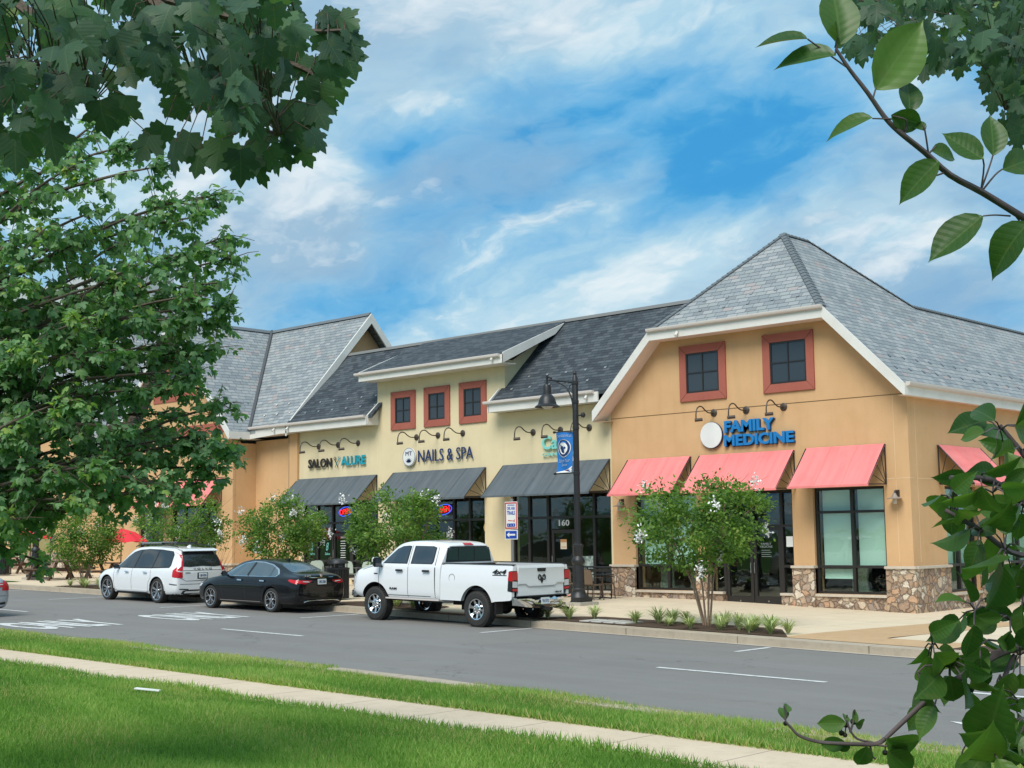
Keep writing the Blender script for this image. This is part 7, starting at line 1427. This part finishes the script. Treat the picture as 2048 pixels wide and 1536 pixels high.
# picnic tables
def picnic(label, x, y, rz, L=1.8):
    t_ = thing('picnic_table', label, 'picnic table', (x, y, gz(x)+.15), rz, 'brown picnic tables on the left pavement')
    mb = MB(); [mb.bb(-L/2, L/2, -.36+i*.148, -.36+i*.148+.135, .73, .77) for i in range(5)]; mb.build('table_top', WOODD, t_)
    for s in (1, -1):
        mb = MB(); [mb.bb(-L/2, L/2, s*.68-.13+i*.135, s*.68-.01+i*.135, .44, .48) for i in range(2)]; mb.build('bench', WOODD, t_)
        mb = MB(); xx = s*L*.36; mb.box((xx, -.40, .37), (.09, .09, .84), rot=Matrix.Rotation(-.5, 3, 'X')); mb.box((xx, .40, .37), (.09, .09, .84), rot=Matrix.Rotation(.5, 3, 'X')); mb.bb(xx-.03, xx+.03, -.8, .8, .36, .44); mb.build('leg_frame', WOODD, t_)
    return t_
for i, (px, Y_, rz, l) in enumerate(((212, 28.6, .15, 'brown picnic table nearest the white suv'), (140, 29.4, .1, 'brown picnic table behind the leftmost crepe myrtle'), (100, 28.0, .2, 'brown picnic table just right of the left street lamp base'), (40, 31, .1, 'brown picnic table between the litter bin and the left street lamp'))):
    p = atY(px, 1150, Y_); picnic(l, p.x, Y_, rz)
def umbrella(label, x, y, zt=2.45, r=1.25, cl=.0):
    u = thing('patio_umbrella', label, 'umbrella', (x, y, gz(x)+.15), group='red patio umbrellas'); mb = MB(); mb.tube([(0, 0, 0), (0, 0, zt)], .022, 8); mb.lathe([(.28, 0), (.28, .06), (.03, .12), (0, .12)], 16); mb.build('pole', WOODD, u)
    mb = MB(); n = 8; vs = [(0, 0, zt)]; fs = []
    for k in range(n*4): a = 2*pi*k/(n*4); e = abs(cos(a*n/2)); rr = r*(.93+.07*e); vs.append((cos(a)*rr*.5, sin(a)*rr*.5, zt-.16-.04*(1-e))); 
    for k in range(n*4): a = 2*pi*k/(n*4); e = abs(cos(a*n/2)); rr = r*(.90+.10*e); vs.append((cos(a)*rr, sin(a)*rr, zt-.52-.05*(1-e)))
    N = n*4
    for k in range(N): fs.append((0, 1+k, 1+(k+1) % N)); fs.append((1+k, 1+N+k, 1+N+(k+1) % N, 1+(k+1) % N))
    mb.add(vs, fs); mb.build('canopy', UMB, u); mb = MB()
    for k in range(n): a = 2*pi*k/n; mb.tube([(0, 0, zt-.03), (cos(a)*r*.5, sin(a)*r*.5, zt-.19), (cos(a)*r*.98, sin(a)*r*.98, zt-.55)], .008, 5)
    mb.build('ribs', WOODD, u); return u
p = atY(243, 1060, 28.4); umbrella('red patio umbrella over the picnic table nearest the suv', p.x, 28.4, 2.15, 1.1); p = atY(62, 1060, 31); umbrella('red patio umbrella behind the left street lamp', p.x, 31, 2.2, 1.0)
# cafe chairs and tables
def cafe_chair(label, x, y, rz, m, grp, fm=None):
    c = thing('cafe_chair', label, 'chair', (x, y, gz(x)+.15), rz, grp); fm = fm or m
    mb = MB(); mb.bb(-.22, .22, -.22, .22, .43, .46); mb.build('seat', m, c, bevel=.01); mb = MB(); P_ = [(-.22, .50), (-.24, .8), (-.17, .93), (0, .96), (.17, .93), (.24, .8), (.22, .50)]; mb.prism(P_, .20, .225, 'xz', Matrix.Rotation(-.12, 4, 'X')); mb.build('backrest', m, c, bevel=.006)
    for a in (-.2, .2):
        for b in (-.2, .2): mb = MB(); mb.tube([(a*1.1, b*1.15, 0), (a, b, .44)], .014, 6); mb.build('leg', fm, c)
        mb = MB(); mb.tube([(a*1.15, -.18, .44), (a*1.2, -.16, .66), (a*1.2, .2, .68)], .014, 6); mb.build('armrest', fm, c)
    return c
def cafe_table(label, x, y):
    c = thing('cafe_table', label, 'table', (x, y, gz(x)+.15), 0, 'cafe tables'); mb = MB(); mb.lathe([(0, .72), (.38, .72), (.38, .745), (0, .745)], 28); mb.build('table_top', BLACKM, c); mb = MB(); mb.tube([(0, 0, .02), (0, 0, .72)], .03, 8); [mb.tube([(0, 0, .05), (cos(a)*.3, sin(a)*.3, .015)], .02, 6) for a in (.4, 1.97, 3.54, 5.1)]; mb.build('pedestal', BLACKM, c)
g1 = 'brown wicker chairs by the street lamp'
p = atY(1186, 1180, 31.2); cafe_chair('brown wicker chair just right of the street lamp base, back to the street', p.x, 31.2, pi, WICK, g1, WOODD); p = atY(1215, 1180, 32.2); cafe_chair('brown wicker chair against the stone pier by the dark storefront', p.x, 32.2, -.9, WICK, g1, WOODD); p = atY(1200, 1180, 31.9); cafe_table('small dark round cafe table between the two brown wicker chairs', p.x, 32.0)
p = atY(1138, 1180, 31.4); cafe_chair('brown wicker chair between the pickup tailgate and the street lamp', p.x, 31.4, 1.2, WICK, g1, WOODD); p = atY(1155, 1180, 32.1); cafe_table('dark cafe table behind the street lamp base', p.x, 32.2)
mb = MB(); x0, x1 = atY(1085, 1140, 32.6).x, atY(1222, 1140, 32.6).x; mb.tube([(x0, 32.6, gz(x0)+1.05), (x1, 32.6, gz(x0)+1.05)], .03, 8); [mb.tube([(x, 32.6, gz(x)+.15), (x, 32.6, gz(x)+1.05)], .022, 6) for x in np.linspace(x0, x1, 4)]; tag(mb.build('railing', BLACKM, None), 'low dark railing across the front of the dark storefront', 'railing')
g2 = 'pale green chairs outside the salon'
for px, Y_, rz, l in ((650, 32.6, .1, 'pale green chair directly above the black saloon boot'), (712, 32.6, -.1, 'pale green chair between the litter bin and the pickup'), (745, 32.6, .2, 'pale green chair just left of the pickup wing mirror'), (632, 32.2, .9, 'pale green chair left of the others at the salon window')):
    p = atY(px, 1140, Y_); c = cafe_chair(l, p.x, Y_, rz+pi, CAFE, g2, GALV)
